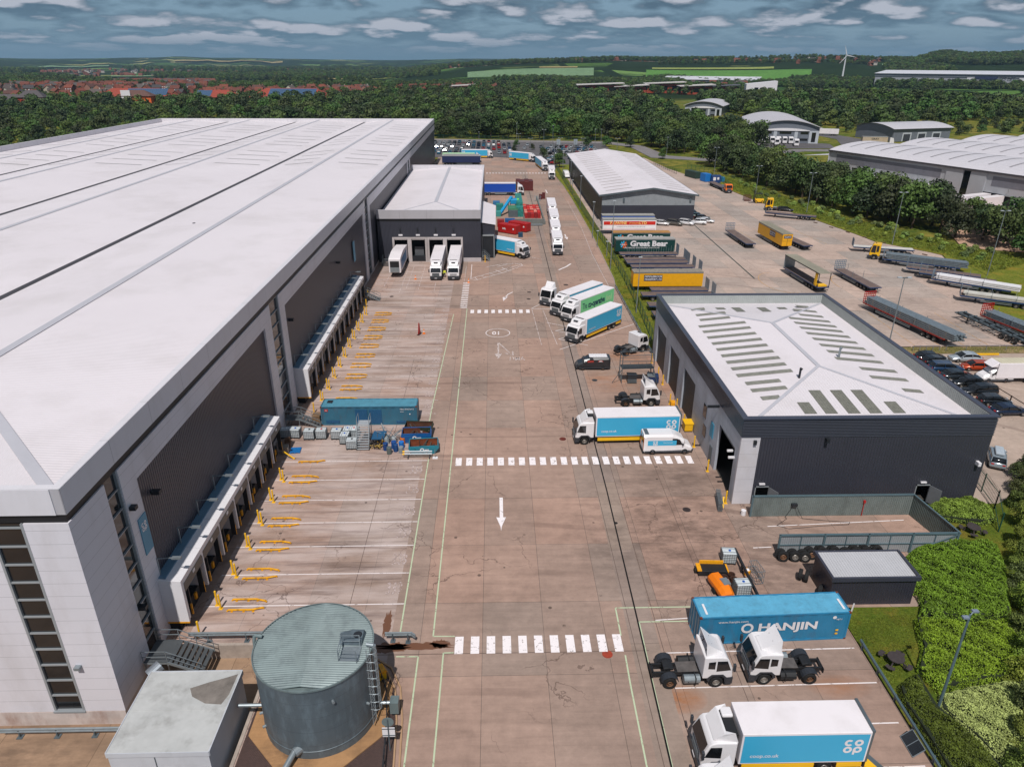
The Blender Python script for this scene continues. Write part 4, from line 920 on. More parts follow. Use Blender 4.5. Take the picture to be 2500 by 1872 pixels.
for i, (x, y, wd, dp, h, rz, lab) in enumerate([(120, 1080, 60, 30, 11, -4, 'leftmost'), (172, 1075, 42, 30, 9, -4, 'second'), (222, 1110, 52, 30, 12, -6, 'middle'), (262, 1065, 42, 30, 10, -6, 'fourth'), (-70, 1100, 40, 24, 8, 0, 'isolated'), (300, 1085, 45, 24, 9, -8, 'rightmost dark')]):
 g = hz(x, y)+near_h(x, y)
 T = thing('brick_office', '%s of the red brick offices with pale flat roofs above the wood' % lab, 'office', (x, y, g), rad(rz), 'red brick offices above the wood')
 b = MB(); b.box(0, 0, 0, wd, dp, h); b.build('wall', mat('office_brick', '#9a4028', .7, var=.1), T)
 b = MB(); b.prism([(-3, h), (wd+4, h+2.5), (wd+4, h+3.3), (-3, h+.8)], -4, dp+3); b.build('roof', mat('office_roof%d' % (i == 5), '#55545a' if i == 5 else '#c3bdb9', .5), T)
 for k in range(3):
  b = MB(); b.box(wd*(.1+.3*k), -.3, h*.3, wd*(.28+.3*k), 0, h*.8); b.build('window', M_glass, T)
g = hz(390, 1130)
T = thing('white_office', 'small white and brick office right of the red brick offices', 'office', (335, 1010, hz(335, 1010)), rad(-12))
b = MB(); b.box(0, 0, 0, 38, 24, 6); b.build('brick_base', mat('office_brick', '#9a4028'), T)
b = MB(); b.box(-.5, -.5, 6, 38.5, 24.5, 15); b.prism([(-.5, 15), (38.5, 15), (38.5, 19)], -.5, 24.5); b.build('upper_storey', M_whitep, T)
for x in (10, 27):
 b = MB(); b.box(x, -.7, 8, x+5, -.5, 11); b.build('window', M_glass, T)
# school with solar roofs, orange house and terrace on the left
def hipped(name, label, cat, x, y, wd, dp, h, rh, rz, wall, roof, group=None, panels=None):
 g = hz(x, y)+near_h(x, y)
 T = thing(name, label, cat, (x, y, g), rad(rz), group)
 b = MB(); b.box(0, 0, 0, wd, dp, h); b.build('wall', mat(name+wall, wall, .7, var=.1), T)
 b = MB(); r = dp/2; b.add([(-1, -1, h), (wd+1, -1, h), (wd+1, dp+1, h), (-1, dp+1, h), (r, dp/2, h+rh), (wd-r, dp/2, h+rh)], [(0, 1, 5, 4), (1, 2, 5), (2, 3, 4, 5), (3, 0, 4)]); ro = b.build('roof', mat('rf'+roof, roof, .7, var=.1), T)
 for k in range(max(2, int(wd/6))):
  b = MB(); xx = wd*(k+.5)/max(2, int(wd/6)); b.box(xx-1.2, -.1, h*.35, xx+1.2, 0, h*.75); b.build('window', M_glass, T)
 if panels:
  a, c = panels; f = lambda y: h+rh*(y+1)/(dp/2+1)+.15
  b = MB(); b.add([(a, 1, f(1)), (c, 1, f(1)), (c, dp/2-1, f(dp/2-1)), (a, dp/2-1, f(dp/2-1))], [(0, 1, 2, 3)])
  b.build('solar_panels', mat('solar', '#3e5876', .25, var=.1, seam=[('x', 2.0, .35), ('y', 2.6, .3)]), ro, fix=False)
 return T
hipped('school_building', 'red roofed school building carrying the largest block of solar panels', 'school', -258, 812, 84, 30, 6, 9, -4, '#9a5a42', '#8e3b29', panels=(20, 70))
hipped('school_building', 'red roofed school building with solar panels at its left half', 'school', -320, 818, 48, 24, 6, 7, 0, '#9a5a42', '#8e3b29', panels=(4, 20))
hipped('school_building', 'long red roofed building with solar panels nearest the orange house', 'school', -425, 830, 75, 26, 6, 8, 4, '#9a5a42', '#8e3b29', panels=(30, 72))
T = hipped('orange_house', 'bright orange house with white glazed gable at the wood edge', 'house', -338, 702, 26, 14, 12, 5, 6, '#d8632a', '#5d4038')
b = MB(); b.box(1, -.6, 4, 9, 0, 17); b.build('white_gable', M_whitep, T)
hipped('terrace_house', 'red brick house with white window frames left of the orange house', 'house', -440, 718, 22, 12, 10, 6, 8, '#a23c28', '#4a4446')
hipped('terrace_house', 'long pale walled terrace with grey roof left of the red brick house', 'house', -478, 728, 34, 12, 7, 5, 8, '#b9a493', '#4d4848')
hipped('terrace_house', 'grey roofed house furthest left of the near terrace', 'house', -520, 735, 32, 12, 7, 6, 8, '#a79b90', '#55504f')
hipped('terrace_house', 'dark roofed low house just left of the orange house', 'house', -372, 716, 20, 12, 6, 4, 5, '#8a8078', '#3d3a3c')
# housing estates: every house in view is its own object, meshes shared
def house_mesh(wc, rc, L_=9, D_=8, h=5.2, rh=3):
 b = MB(); b.box(0, 0, 0, L_, D_, h, 0)
 b.add([(-.4, -.4, h), (L_+.4, -.4, h), (L_+.4, D_/2, h+rh), (-.4, D_/2, h+rh), (L_+.4, D_+.4, h), (-.4, D_+.4, h)], [(0, 1, 2, 3), (3, 2, 4, 5)], 1)
 b.add([(0, 0, h), (0, D_, h), (0, D_/2, h+rh-.2)], [(0, 1, 2)], 0); b.add([(L_, 0, h), (L_, D_, h), (L_, D_/2, h+rh-.2)], [(0, 1, 2)], 0)
 b.box(L_*.8, D_/2-.4, h+rh-1, L_*.8+.8, D_/2+.4, h+rh+.9, 0)
 for x in (1.2, 4.2, 6.8): b.box(x, -.08, 1, x+1.2, 0, 2.2, 2); b.box(x, -.08, 3.4, x+1.2, 0, 4.5, 2)
 return b.mesh('house', [mat('hw'+wc, wc, .8), mat('hr'+rc, rc, .8, var=.15), M_whitep])
HM = [house_mesh(a, b) for a, b in (('#824a38', '#5f3328'), ('#8a5340', '#6b3a2c'), ('#94685a', '#54362e'), ('#a89a8c', '#4a3f3c'), ('#784236', '#743b2a'), ('#b8b2a8', '#564c48'), ('#845044', '#3f3c3e'))]
HL = ['red brick house with dark red roof', 'orange brick house with rust roof', 'pale brick house with brown roof', 'cream house with grey brown roof', 'brick house with bright terracotta roof', 'white walled house with grey roof', 'brick house with slate grey roof']
random.seed(11); nh = 0; far_h = []
def estate(n, a0, a1, r0, r1, where, far=False):
 global nh
 for i in range(n):
  a = rad(a0+(a1-a0)*rnd()); r = math.sqrt(r0*r0+(r1*r1-r0*r0)*rnd()); x, y = r*math.sin(a), r*math.cos(a); k = random.choice((0, 0, 1, 1, 2, 3, 4, 4, 5, 6, 0)); g = hz(x, y)+near_h(x, y)-.5
  rz = rad(random.choice((0, 8, -12, 90, 70, 25, -35))); sc = 1.0+.35*rnd()
  if far: far_h.append((x, y, g, rz, sc, k)); continue
  o = ob('house', HM[k], None, (x, y, g), rz); o.scale = (sc, sc, sc*1.05); tag(o, HL[k]+', estate '+where, 'house', 'houses of the estate '+where); nh += 1
estate(105, -20.5, -3.5, 950, 1180, 'above the middle of the wood')
estate(165, -36.8, -19, 930, 1500, 'far left behind the wood')
estate(18, -4, .5, 1130, 1250, 'above the middle of the wood')
estate(500, -37, -20, 1350, 2100, '', True); estate(350, -30, -12, 3000, 4800, '', True); estate(120, -12, -5, 2600, 2800, '', True); estate(260, -4, 14, 2700, 3600, '', True); estate(90, 14, 36, 2300, 3000, '', True); estate(25, 13, 18, 1350, 1480, '', True)
b = MB()
for x, y, g, rz, sc, k in far_h:
 c, s = math.cos(rz)*sc, math.sin(rz)*sc
 P = [(0, 0, 0), (10, 0, 0), (10, 8, 0), (0, 8, 0), (0, 0, 5.5), (10, 0, 5.5), (10, 8, 5.5), (0, 8, 5.5), (0, 4, 9), (10, 4, 9)]
 vs = [(x+c*p-s*q, y+s*p+c*q, g+r*sc) for p, q, r in P]
 b.add(vs, [(0, 1, 5, 4), (1, 2, 6, 5), (2, 3, 7, 6), (3, 0, 4, 7), (0, 4, 8, 7), (1, 5, 9, 6)][:6], (0 if k in (0, 1, 4, 6) else 1)); b.add(vs, [(4, 5, 9, 8), (8, 9, 6, 7)], (2 if k in (0, 1, 4) else 3))
struct(b.build('distant_town', [mat('fw1', '#80503f', .8), mat('fw2', '#b5afa6', .8), mat('fr1', '#673628', .8), mat('fr2', '#4c4645', .8)], fix=False), 'stuff', 'small red and white houses of the towns scattered far towards the hills', 'distant town')
# wind turbine, pylons, masts
def turbine(x, y, h, lab, ph=20):
 g = hz(x, y); T = thing('wind_turbine', lab, 'wind turbine', (x, y, g), 0)
 m = mat('turbine_white', '#cfd0d4', .4)
 b = MB(); b.cyl((0, 0, 0), (0, 0, h), 2.0, 1.1, 12); b.build('tower', m, T)
 b = MB(); b.box(-1.3, -3, h-1.2, 1.3, 3.5, h+1.4); b.build('nacelle', m, T, bevel=.4)
 for k in range(3):
  b = MB(); t = rad(90+ph+120*k); u = Vector((math.cos(t), 0, math.sin(t))); v = Vector((-u.z, 0, u.x)); O = Vector((0, -4, h))
  b.add([O+v*.7, O+u*6+v*1.3, O+u*21+v*.2, O+u*21-v*.15, O+u*6-v*.6, O-v*.7]+[O+Vector((0, .5, 0))+q for q in (v*.7, u*6+v*1.3, u*21+v*.2, u*21-v*.15, u*6-v*.6, -v*.7)], [(0, 1, 2, 3, 4, 5), (11, 10, 9, 8, 7, 6)]+[(i, (i+1) % 6, (i+1) % 6+6, i+6) for i in range(6)]); b.build('blade', m, T)
turbine(780, 1711, 44, 'white wind turbine standing beside the bright green field')
# ---------------------------------------------------------------- vehicles
M_cab = mat('white_cab_paint', '#dedbdd', .28, var=.03, spec=.6, coat=.3)
M_box = mat('white_box_body', '#e2dcdf', .4, var=.03, vs=.3, dirt=('#b0a8a4', .25, .5))
M_blue = mat('sky_blue_livery', '#3aa5cd', .4, var=.03, vs=.3)
M_chas = mat('black_chassis', '#1b1c1f', .6, var=.3)
M_mud = mat('dark_mudguard', '#2c2f35', .5, var=.1)
M_lamp = mat('headlamp', '#c9ccd0', .15, .3)
M_red = mat('red_paint', '#a81c1c', .45, var=.08)
M_trim = mat('dark_trim', '#33363c', .45, var=.08)
M_deck = mat('timber_deck', '#6b5a54', .85, var=.25, vs=.8, seam=('y', .3, .02), dirt=('#3c3230', .5, 1.2), obj=True)
M_curt = {}
def wheel_meshes(r=.5, w=.3):
 k = (r, w)
 if k not in M_curt:
  t = MB(); t.lathe([(r*.58, -w/2), (r*.93, -w/2), (r, -w*.35), (r, w*.35), (r*.93, w/2), (r*.58, w/2), (r*.58, -w/2)], ax='y', n=18)
  d = MB(); d.lathe([(.01, w*.12), (r*.2, w*.16), (r*.24, w*.4), (r*.32, w*.36), (r*.5, w*.1), (r*.6, w*.46), (r*.6, -w*.4), (.01, -w*.3)], ax='y', n=18)
  M_curt[k] = (t.mesh('wheel', M_rub, smooth=False), d.mesh('rim', mat('wheel_rim', '#97928c', .4, .5, var=.15)), d.mesh('rim', mat('rusty_rim', '#7a5a44', .6, .3, var=.3)), d.mesh('rim', mat('yellow_rim', '#d8b020', .5)))
 return M_curt[k]
def wheel(parent, x, y, r=.5, w=.3, style=1):
 ms = wheel_meshes(r, w); o = ob('wheel', ms[0], parent, (x, y, r), 0 if y < 0 else 0)
 d = ob('rim', ms[style], o, (0, 0, 0), PI if y < 0 else 0)
 return o
def make_cab(T, z=3.0, col=None, W=2.45, L=2.25, sleeper=False, fair=None, glass=True, grille='dark', dx=0):
 """tractor cab, front bumper at x=0, body towards -x"""
 col = col or M_cab; h = W/2
 prof = [(-.02, 1.0), (-.03, 1.75), (-.42, z-.28), (-.62, z-.06), (-.95, z), (-L, z), (-L, .95), (-1.75, .95), (-1.55, 1.25), (-.75, 1.25), (-.5, .95)]
 b = MB(); b.prism([(x+dx, q) for x, q in prof], -h, h); me = b.mesh('cab', col, bevel=.07)
 c = ob('cab', me, T)
 b = MB(); b.add([(-.035+dx, -h+.14, 1.79), (-.035+dx, h-.14, 1.79), (-.415+dx, h-.22, z-.31), (-.415+dx, -h+.22, z-.31)], [(0, 1, 2, 3)])
 for v in range(4): x, y, q = b.v[v]; b.v[v] = (x+.035, y, q+.01)
 b.build('windscreen', M_glass, T)
 for s in (-1, 1):
  b = MB(); y = s*(h+.012)
  b.add([(-.20+dx, y, 1.72), (-1.28+dx, y, 1.62), (-1.28+dx, y, z-.34), (-.54+dx, y, z-.34)], [(0, 1, 2, 3)])
  if sleeper: b.add([(-1.4+dx, y, 1.85), (-1.92+dx, y, 1.9), (-1.92+dx, y, z-.42), (-1.4+dx, y, z-.36)], [(0, 1, 2, 3)])
  b.build('side_window', M_glass, T)
  b = MB(); b.box(-.12+dx, s*(h+.05) if s > 0 else -(h+.28), 1.8, .06+dx, (h+.28) if s > 0 else -(h+.05), 2.45); b.build('wing_mirror', M_trim, T, bevel=.03)
  b = MB(); b.box(-.03+dx, s*h*.62 if s > 0 else -h*.95, .62, .045+dx, s*h*.95 if s > 0 else -h*.62, .86); b.build('headlight', M_lamp, T)
  b = MB(); b.prism([(-1.72+dx, .55), (-1.9+dx, .8), (-1.9+dx, 1.0), (-1.6+dx, 1.3), (-.72+dx, 1.3), (-.42+dx, 1.0), (-.42+dx, .55), (-.55+dx, .55), (-.62+dx, .95), (-.85+dx, 1.15), (-1.48+dx, 1.15), (-1.68+dx, .95)], s*(h-.35), s*(h+.02)); b.build('wheel_arch', M_mud, T)
 b = MB(); b.prism([(.05+dx, .35), (.07+dx, .95), (-.05+dx, 1.0), (-.5+dx, 1.0), (-.5+dx, .35)], -h, h); b.build('bumper', M_trim, T, bevel=.04)
 b = MB(); b.box(-.04+dx, -h*.62, .95, .02+dx, h*.62, 1.62)
 g = b.build('grille', M_trim if grille == 'dark' else M_cab, T)
 b = MB()
 for k in range(4): b.box(.0+dx, -h*.58, 1.0+k*.15, .05+dx, h*.58, 1.05+k*.15)
 b.build('grille_bars', M_galv if grille == 'dark' else M_trim, g)
 b = MB(); b.box(.06+dx, -.26, .5, .085+dx, .26, .61); b.build('number_plate', M_whitep, T)
 wheel(T, -1.15+dx, h-.16); wheel(T, -1.15+dx, -h+.16)
 if fair:
  fz = fair; b = MB(); w0, w1 = h-.35, h-.05
  P = [(-.75+dx, -w0, z+.02), (-.75+dx, w0, z+.02), (-1.35+dx, w1-.15, fz-.12), (-1.35+dx, -w1+.15, fz-.12), (-L+dx, -w1, fz), (-L+dx, w1, fz), (-L+dx, -w1, z-.1), (-L+dx, w1, z-.1)]
  b.add(P, [(0, 3, 2, 1), (3, 4, 5, 2), (0, 6, 4, 3), (1, 2, 5, 7), (0, 1, 7, 6), (6, 7, 5, 4)]); f = b.build('roof_fairing', col, T, bevel=.08)
  b = MB(); b.box(-1.28+dx, -.42, fz-.16, -.98+dx, .42, fz-.10); b.build('fairing_slot', M_chas, f)
 return c
def chassis(T, x0, x1, axles=(), z=.75, tank=None, rim=1):
 b = MB(); b.box(x0, -.45, z, x1, -.3, z+.28); b.box(x0, .3, z, x1, .45, z+.28)
 n = int(abs(x1-x0)/1.5)
 for k in range(n+1): x = x0+(x1-x0)*(k+.5)/(n+1); b.box(x-.06, -.3, z+.02, x+.06, .3, z+.24)
 for a in axles: b.cyl((a, -1.1, .5), (a, 1.1, .5), .09, n=8)
 c = b.build('chassis', M_chas, T)
 for a in axles:
  for s in (-1, 1): wheel(T, a, s*.98, .5, .56 if T.get('dual', 0) else .45, rim)
 return c
def box_body(T, xf, Ln, z0=1.1, z1=3.85, W=2.55, side=None, panel=True, logo='rear', txt=None, txt2=None, fridge=True, white=None, roofm=None, right_only=False):
 """box from x=xf backwards; side=livery material; nose side is the -y side facing the camera"""
 h = W/2; wm = white or M_box
 b = MB(); b.box(xf-Ln, -h, z0, xf, h, z1); bo = b.build('box_body', wm, T, bevel=.035)
 if roofm: r_ = MB(); r_.box(xf-Ln+.05, -h+.05, z1+.001, xf-.05, h-.05, z1+.02); r_.build('roof_panel', roofm, T)
 if side and panel:
  for s in (-1, 1):
   b = MB(); y = s*(h+.012)
   b.add([(xf-Ln+.12, y, z0+.12), (xf-.12, y, z0+.12), (xf-.12, y, z1-.16), (xf-Ln+.12, y, z1-.16)], [(0, 1, 2, 3)]); pn = b.build('livery_panel', side, T)
   u = (1, 0, 0) if s < 0 else (-1, 0, 0)
   if logo:
    lx = (xf-Ln+1.05) if logo == 'rear' else xf-1.05
    b = MB(); put(b, ([(a*.62, c*.62) for a, c in LOGO[0]], LOGO[1]), (lx, s*(h+.03), (z0+z1)/2+.15), u, (0, 0, 1)); b.build('logo', M_whitep, pn, fix=False)
   if txt:
    b = MB(); put(b, text2d(txt, .42, 1, .01), (xf-1.6 if logo == 'rear' else xf-Ln/2, s*(h+.03), z0+.75), u, (0, 0, 1)); b.build('lettering', M_whitep, pn, fix=False)
   if txt2 == 'the':
    b = MB(); put(b, text2d('The', 1.6, .55, .005), (xf-1.35, s*(h+.03), (z0+z1)/2-.1), u, (0, 0, 1)); put(b, text2d('co-operative', 1.6, .62, .04), (xf-4.9, s*(h+.03), (z0+z1)/2-.1), u, (0, 0, 1)); b.build('lettering', mat('navy_lettering', '#123a52', .5), pn, fix=False)
    b = MB(); put(b, text2d('food', 1.6, .6, .02), (xf-8.8, s*(h+.03), (z0+z1)/2-.1), u, (0, 0, 1)); b.build('faded_lettering', mat('pale_lettering', '#b8dca8', .5), pn, fix=False)
 if fridge:
  b = MB(); b.box(xf, -.95, z1-1.15, xf+.42, .95, z1-.05); f = b.build('fridge_unit', M_cab if fridge != 'dark' else M_chas, T, bevel=.06)
  b = MB(); b.box(xf+.05, -.8, z1-.06, xf+.38, .8, z1-.03); b.box(xf+.40, -.7, z1-.9, xf+.44, .7, z1-.3); b.build('fridge_grille', M_chas, f)
 return bo
def rigid(name, label, x, y, hd, Ln=9.6, side='blue', txt='coop.co.uk', fair=3.75, guard=True, logo='rear', group=None, z1=3.85, txt2=None, grille='dark', axle2=1, fridge=True, open_fair=False, rim=1, cat='lorry', tail=False):
 T = thing(name, label, cat, (x, y, 0), hd, group)
 make_cab(T, 2.95, fair=None if open_fair else fair, grille=grille)
 xf = -2.45; sm = {'blue': M_blue, None: None, 'green': mat('mint_livery', '#7fd493', .4, var=.03)}[side]
 box_body(T, xf, Ln, side=sm, txt=txt, logo=logo, fridge=fridge, z1=z1, txt2=txt2)
 if open_fair:   # deflector shell open at the back with the fridge pack showing
  b = MB(); h = 1.15
  b.add([(-.75, -h+.2, 2.97), (-.75, h-.2, 2.97), (-1.35, h-.05, 3.62), (-1.35, -h+.05, 3.62), (-2.0, h, 3.78), (-2.0, -h, 3.78), (-1.5, h-.35, 3.58), (-1.5, -h+.35, 3.58), (-2.3, -h, 2.9), (-2.3, h, 2.9)],
   [(0, 3, 2, 1), (3, 5, 7), (2, 6, 4), (3, 7, 6, 2), (0, 8, 5, 3), (1, 2, 4, 9)]); f = b.build('roof_fairing', M_cab, T)
  b = MB(); b.box(-2.3, -1.0, 2.95, -1.55, 1.0, 3.45);
  for k in range(7): b.box(-1.6, -.95+k*.29, 3.45, -1.35, -.8+k*.29, 3.52)
  b.build('cooling_pack', M_chas, f)
  b = MB(); b.box(-2.35, -1.1, 3.05, -1.6, -.35, 3.62); b.build('air_deflector', M_cab, f, bevel=.1)
 ax = [xf-Ln*.70] if axle2 == 1 else [xf-Ln*.66, xf-Ln*.66-1.3]
 chassis(T, xf-Ln+.1, -1.7, ax, rim=rim)
 if guard:
  for s in (-1, 1):
   b = MB(); b.box(ax[0]+.75, s*1.16-.03, .5, xf-.3, s*1.16+.03, .9); b.build('side_guard', M_yellowc, T)
   b = MB(); b.box(xf-Ln+.1, s*1.16-.03, .55, ax[-1]-.75, s*1.16+.03, .9); b.build('side_guard', M_yellowc, T)
   b = MB(); b.box(ax[0]+.75, s*1.1-.03, .9, xf-.3, s*1.1+.03, 1.05); b.build('guard_rail', M_chas, T)
 b = MB(); b.box(xf-Ln-.12, -1.2, .5, xf-Ln, 1.2, 1.12); b.build('rear_bumper', M_chas, T)
 if tail:
  b = MB(); b.box(xf-Ln-.16, -1.28, 3.75, xf-Ln+.02, 1.28, 3.92); b.box(xf-Ln-.14, -1.27, 1.1, xf-Ln, 1.27, 3.75); b.build('tail_frame', M_grey, T)
 return T
def tractor(name, label, x, y, hd, z=2.95, col=None, fair='high', group=None, rim=2, sleeper=True, L=5.8, cat='lorry cab'):
 T = thing(name, label, cat, (x, y, 0), hd, group)
 make_cab(T, z, sleeper=sleeper, col=col)
 # tall roof spoiler: curved shell open behind
 if fair == 'high':
  b = MB(); h = 1.0; n = 8; V = []
  for i in range(n+1):
   t = i/n; x_ = -.75-1.35*t; q = z+.02+1.02*t**1.25; w_ = .72+.36*t
   V += [(x_, -w_, z+.01), (x_, -w_*.82, q), (x_, w_*.82, q), (x_, w_, z+.01)]
  F = []
  for i in range(n):
   a = i*4; F += [(a, a+1, a+5, a+4), (a+1, a+2, a+6, a+5), (a+2, a+3, a+7, a+6)]
  b.add(V, F+[(0, 3, 2, 1)]); me = b.mesh('roof_spoiler', M_cab if col is None else col)
  sp = ob('roof_spoiler', me, T); md = sp.modifiers.new('s', 'SOLIDIFY'); md.thickness = .05
  b = MB(); b.bar((-2.0, -.5, z+.05), (-1.6, -.4, z+.6), .05); b.bar((-2.0, .5, z+.05), (-1.6, .4, z+.6), .05); b.build('spoiler_stays', M_chas, sp)
 elif fair: pass
 b = MB(); b.box(-1.2, -.35, z+.005, -1.0, .35, z+.03); b.bar((-.95, -.55, z+.03), (-.95, .55, z+.03), .05); b.build('roof_hatch', M_chas, T)
 b = MB(); b.box(-L, -.48, .62, -1.9, -.33, .9); b.box(-L, .33, .62, -1.9, .48, .9)
 for xx in (-2.6, -3.6, -L+.1): b.box(xx-.06, -.33, .65, xx+.06, .33, .86)
 b.box(-L-.04, -.6, .5, -L+.05, .6, .9); b.cyl((-4.6, -1.1, .5), (-4.6, 1.1, .5), .1, n=8); b.build('chassis', M_chas, T)
 b = MB(); b.box(-3.9, -.5, .92, -2.35, .5, .95); b.build('deck_plate', mat('chequer_plate', '#6c6663', .5, .4, var=.3, vs=2), T)
 b = MB(); b.prism([(-4.95, 1.2), (-4.6, 1.28), (-4.2, 1.2), (-4.2, 1.02), (-4.95, 1.02)], -.42, .42); b.box(-4.9, -.3, .9, -4.3, .3, 1.05); b.build('fifth_wheel', M_chas, T, bevel=.03)
 for s in (-1, 1):
  b = MB(); n = 8
  V = []
  for i in range(n+1):
   t = rad(20+140*i/n); V += [(-4.6+.68*math.cos(t), s*.72, .5+.68*math.sin(t)), (-4.6+.68*math.cos(t), s*1.24, .5+.68*math.sin(t))]
  b.add(V, [(2*i, 2*i+1, 2*i+3, 2*i+2) for i in range(n)]); b.add([V[2*i] for i in range(n+1)], [tuple(range(n+1))])
  mg = b.build('mudguard', M_mud, T); md = mg.modifiers.new('s', 'SOLIDIFY'); md.thickness = .04
  wheel(T, -4.6, s*.97, .5, .55, rim)
  b = MB(); b.cyl((-3.55, s*.92, .68), (-2.35, s*.92, .68), .33, n=14); b.build('fuel_tank', M_galv if s < 0 else M_chas, T)
  b = MB(); b.box(-3.3, s*.92-.35, .64, -3.22, s*.92+.35, .70); b.box(-2.75, s*.92-.35, .35, -2.68, s*.92+.35, 1.03); b.build('tank_strap', M_chas, T)
 return T
def trailer(name, label, x, y, hd, Ln=13.6, kind='flat', group=None, side=None, head=None, load=None, z=1.25, posts=0, frame='#2b3f63', roofm=None, cat='trailer', legs=True, deckm=None):
 """origin under the front bulkhead, x forward, body back to -Ln"""
 T = thing(name, label, cat, (x, y, 0), hd, group); h = 1.25
 fm = mat('frame'+frame, frame, .5, var=.15)
 axs = (-Ln+2.0, -Ln+3.3, -Ln+4.6)
 b = MB(); b.box(-Ln, -.55, z-.45, -.3, -.4, z-.12); b.box(-Ln, .4, z-.45, -.3, .55, z-.12)
 for k in range(10): xx = -.6-(Ln-.8)*k/9; b.box(xx-.05, -h+.05, z-.2, xx+.05, h-.05, z-.12)
 b.build('chassis', M_chas, T)
 for a in axs:
  for s in (-1, 1): wheel(T, a, s*1.0, .5, .4, 1)
 if legs:
  b = MB()
  for s in (-1, 1): b.box(-2.9, s*.75-.08, 0, -2.74, s*.75+.08, z-.2); b.box(-3.0, s*.75-.18, 0, -2.64, s*.75+.18, .05)
  b.bar((-2.82, -.75, .6), (-2.82, .75, .6), .08); b.build('landing_legs', M_steel, T)
 b = MB()
 for s in (-1, 1): b.bar((-Ln*.62, s*1.18, .55), (-3.6, s*1.18, .55), .08, .1); b.bar((-Ln*.62, s*1.18, .8), (-3.6, s*1.18, .8), .06, .1)
 b.build('side_guard', M_galv, T)
 b = MB(); b.box(-Ln-.05, -1.15, .55, -Ln+.02, 1.15, .68)
 for k in range(6): b.box(-Ln-.07, -1.1+k*.37, .56, -Ln-.04, -.95+k*.37, .67)
 b.build('rear_bumper', M_steel, T)
 if kind in ('flat', 'open'):
  b = MB(); b.box(-Ln, -h+.05, z-.12, 0, h-.05, z); b.build('deck', deckm or M_deck, T)
  b = MB(); b.box(-Ln, -h, z-.2, 0, -h+.06, z+.01); b.box(-Ln, h-.06, z-.2, 0, h, z+.01); b.box(-Ln-.06, -h, z-.2, -Ln, h, z+.01); b.build('side_rave', fm, T)
  if head is not False:
   b = MB(); hh = head or 1.9
   for k in range(7): b.box(-.02, -h+k*(2*h-.08)/6, z, .06, -h+.08+k*(2*h-.08)/6, z+hh)
   for k in range(5): b.box(-.01, -h, z+.1+k*(hh-.2)/4, .05, h, z+.25+k*(hh-.2)/4)
   b.build('headboard', mat('headboard', '#6d7b88', .5, var=.2) if frame != '#8f2018' else M_red, T)
  if posts:
   b = MB()
   for k in range(posts):
    for s in (-1, 1): b.bar((-1.2-(Ln-2)*k/posts, s*(h-.05), z), (-1.2-(Ln-2)*k/posts, s*(h-.05), z+1.5), .06)
   b.build('stanchions', M_galv, T)
 if kind in ('curtain', 'box'):
  zt = 4.0
  b = MB(); b.box(-Ln, -h, z-.15, 0, h, zt); bo = b.build('curtain_body' if kind == 'curtain' else 'box_body', side or M_box, T, bevel=.03)
  if kind == 'curtain':
   b = MB(); b.box(-Ln-.02, -h-.02, zt-.02, .02, h+.02, zt+.06); b.build('roof', roofm or mat('trailer_roof', '#9b9994', .5, var=.12, vs=1, rib=('x', 1.1, .02)), T)
   b = MB();
   for s in (-1, 1): b.box(-Ln, s*(h+.015)-.01, zt-.22, 0, s*(h+.015)+.01, zt-.05)
   b.build('top_rail', M_galv, T)
   b = MB()
   for k in range(22): b.box(-Ln+.3+k*.6, -h-.03, z-.2, -Ln+.36+k*.6, -h-.01, z+.1)
   b.build('curtain_straps', M_steel, T)
 if kind == 'open':
  zt = 4.0
  b = MB(); b.box(-Ln, -h, zt, 0, h, zt+.08); b.build('roof', mat('open_roof', '#8b8676', .6, var=.15), T)
  b = MB(); b.box(-.08, -h, z, 0, h, zt); b.build('front_wall', M_galv, T);
  b = MB()
  for s in (-1, 1): b.box(-Ln, s*(h-.06)-.06, z, -Ln+.1, s*(h-.06)+.06, zt); b.box(-Ln, s*h-.03, zt-.15, 0, s*h+.03, zt)
  b.build('roof_frame', M_steel, T)
  b = MB()
  for k in range(5): b.prism([(-Ln+.9+k*.16, z), (-Ln+1.0+k*.16, z+.3), (-Ln+.9+k*.16+.05*(k % 2), zt-.2), (-Ln+.8+k*.16, zt-.2)], h-.25-.05*(k % 2), h-.02)
  b.box(-Ln+.3, -.9, z, -Ln+1.6, h-.3, z+.3); b.build('gathered_curtain', M_yellowc, T)
 return T
def steel_load(T, x0, x1, z, n=7, m=None, layers=3, name='steel_beams', label=None, W=2.2, gap=.04, tp=None):
 m = m or mat('galvanised_beams', '#7f8b93', .45, .4, var=.25, vs=3)
 b = MB(); w_ = W/n
 for l in range(layers):
  for i in range(n):
   y = -W/2+i*w_; zz = z+.06+l*.32; dx = (rnd()-.5)*.6
   b.box(x0+dx, y, zz, x1+dx, y+w_-gap, zz+.22)
  for k in range(6): xx = x0+(x1-x0)*(k+.5)/6; b.box(xx, -W/2, z+l*.32, xx+.1, W/2, z+l*.32+.06, 1)
 return b
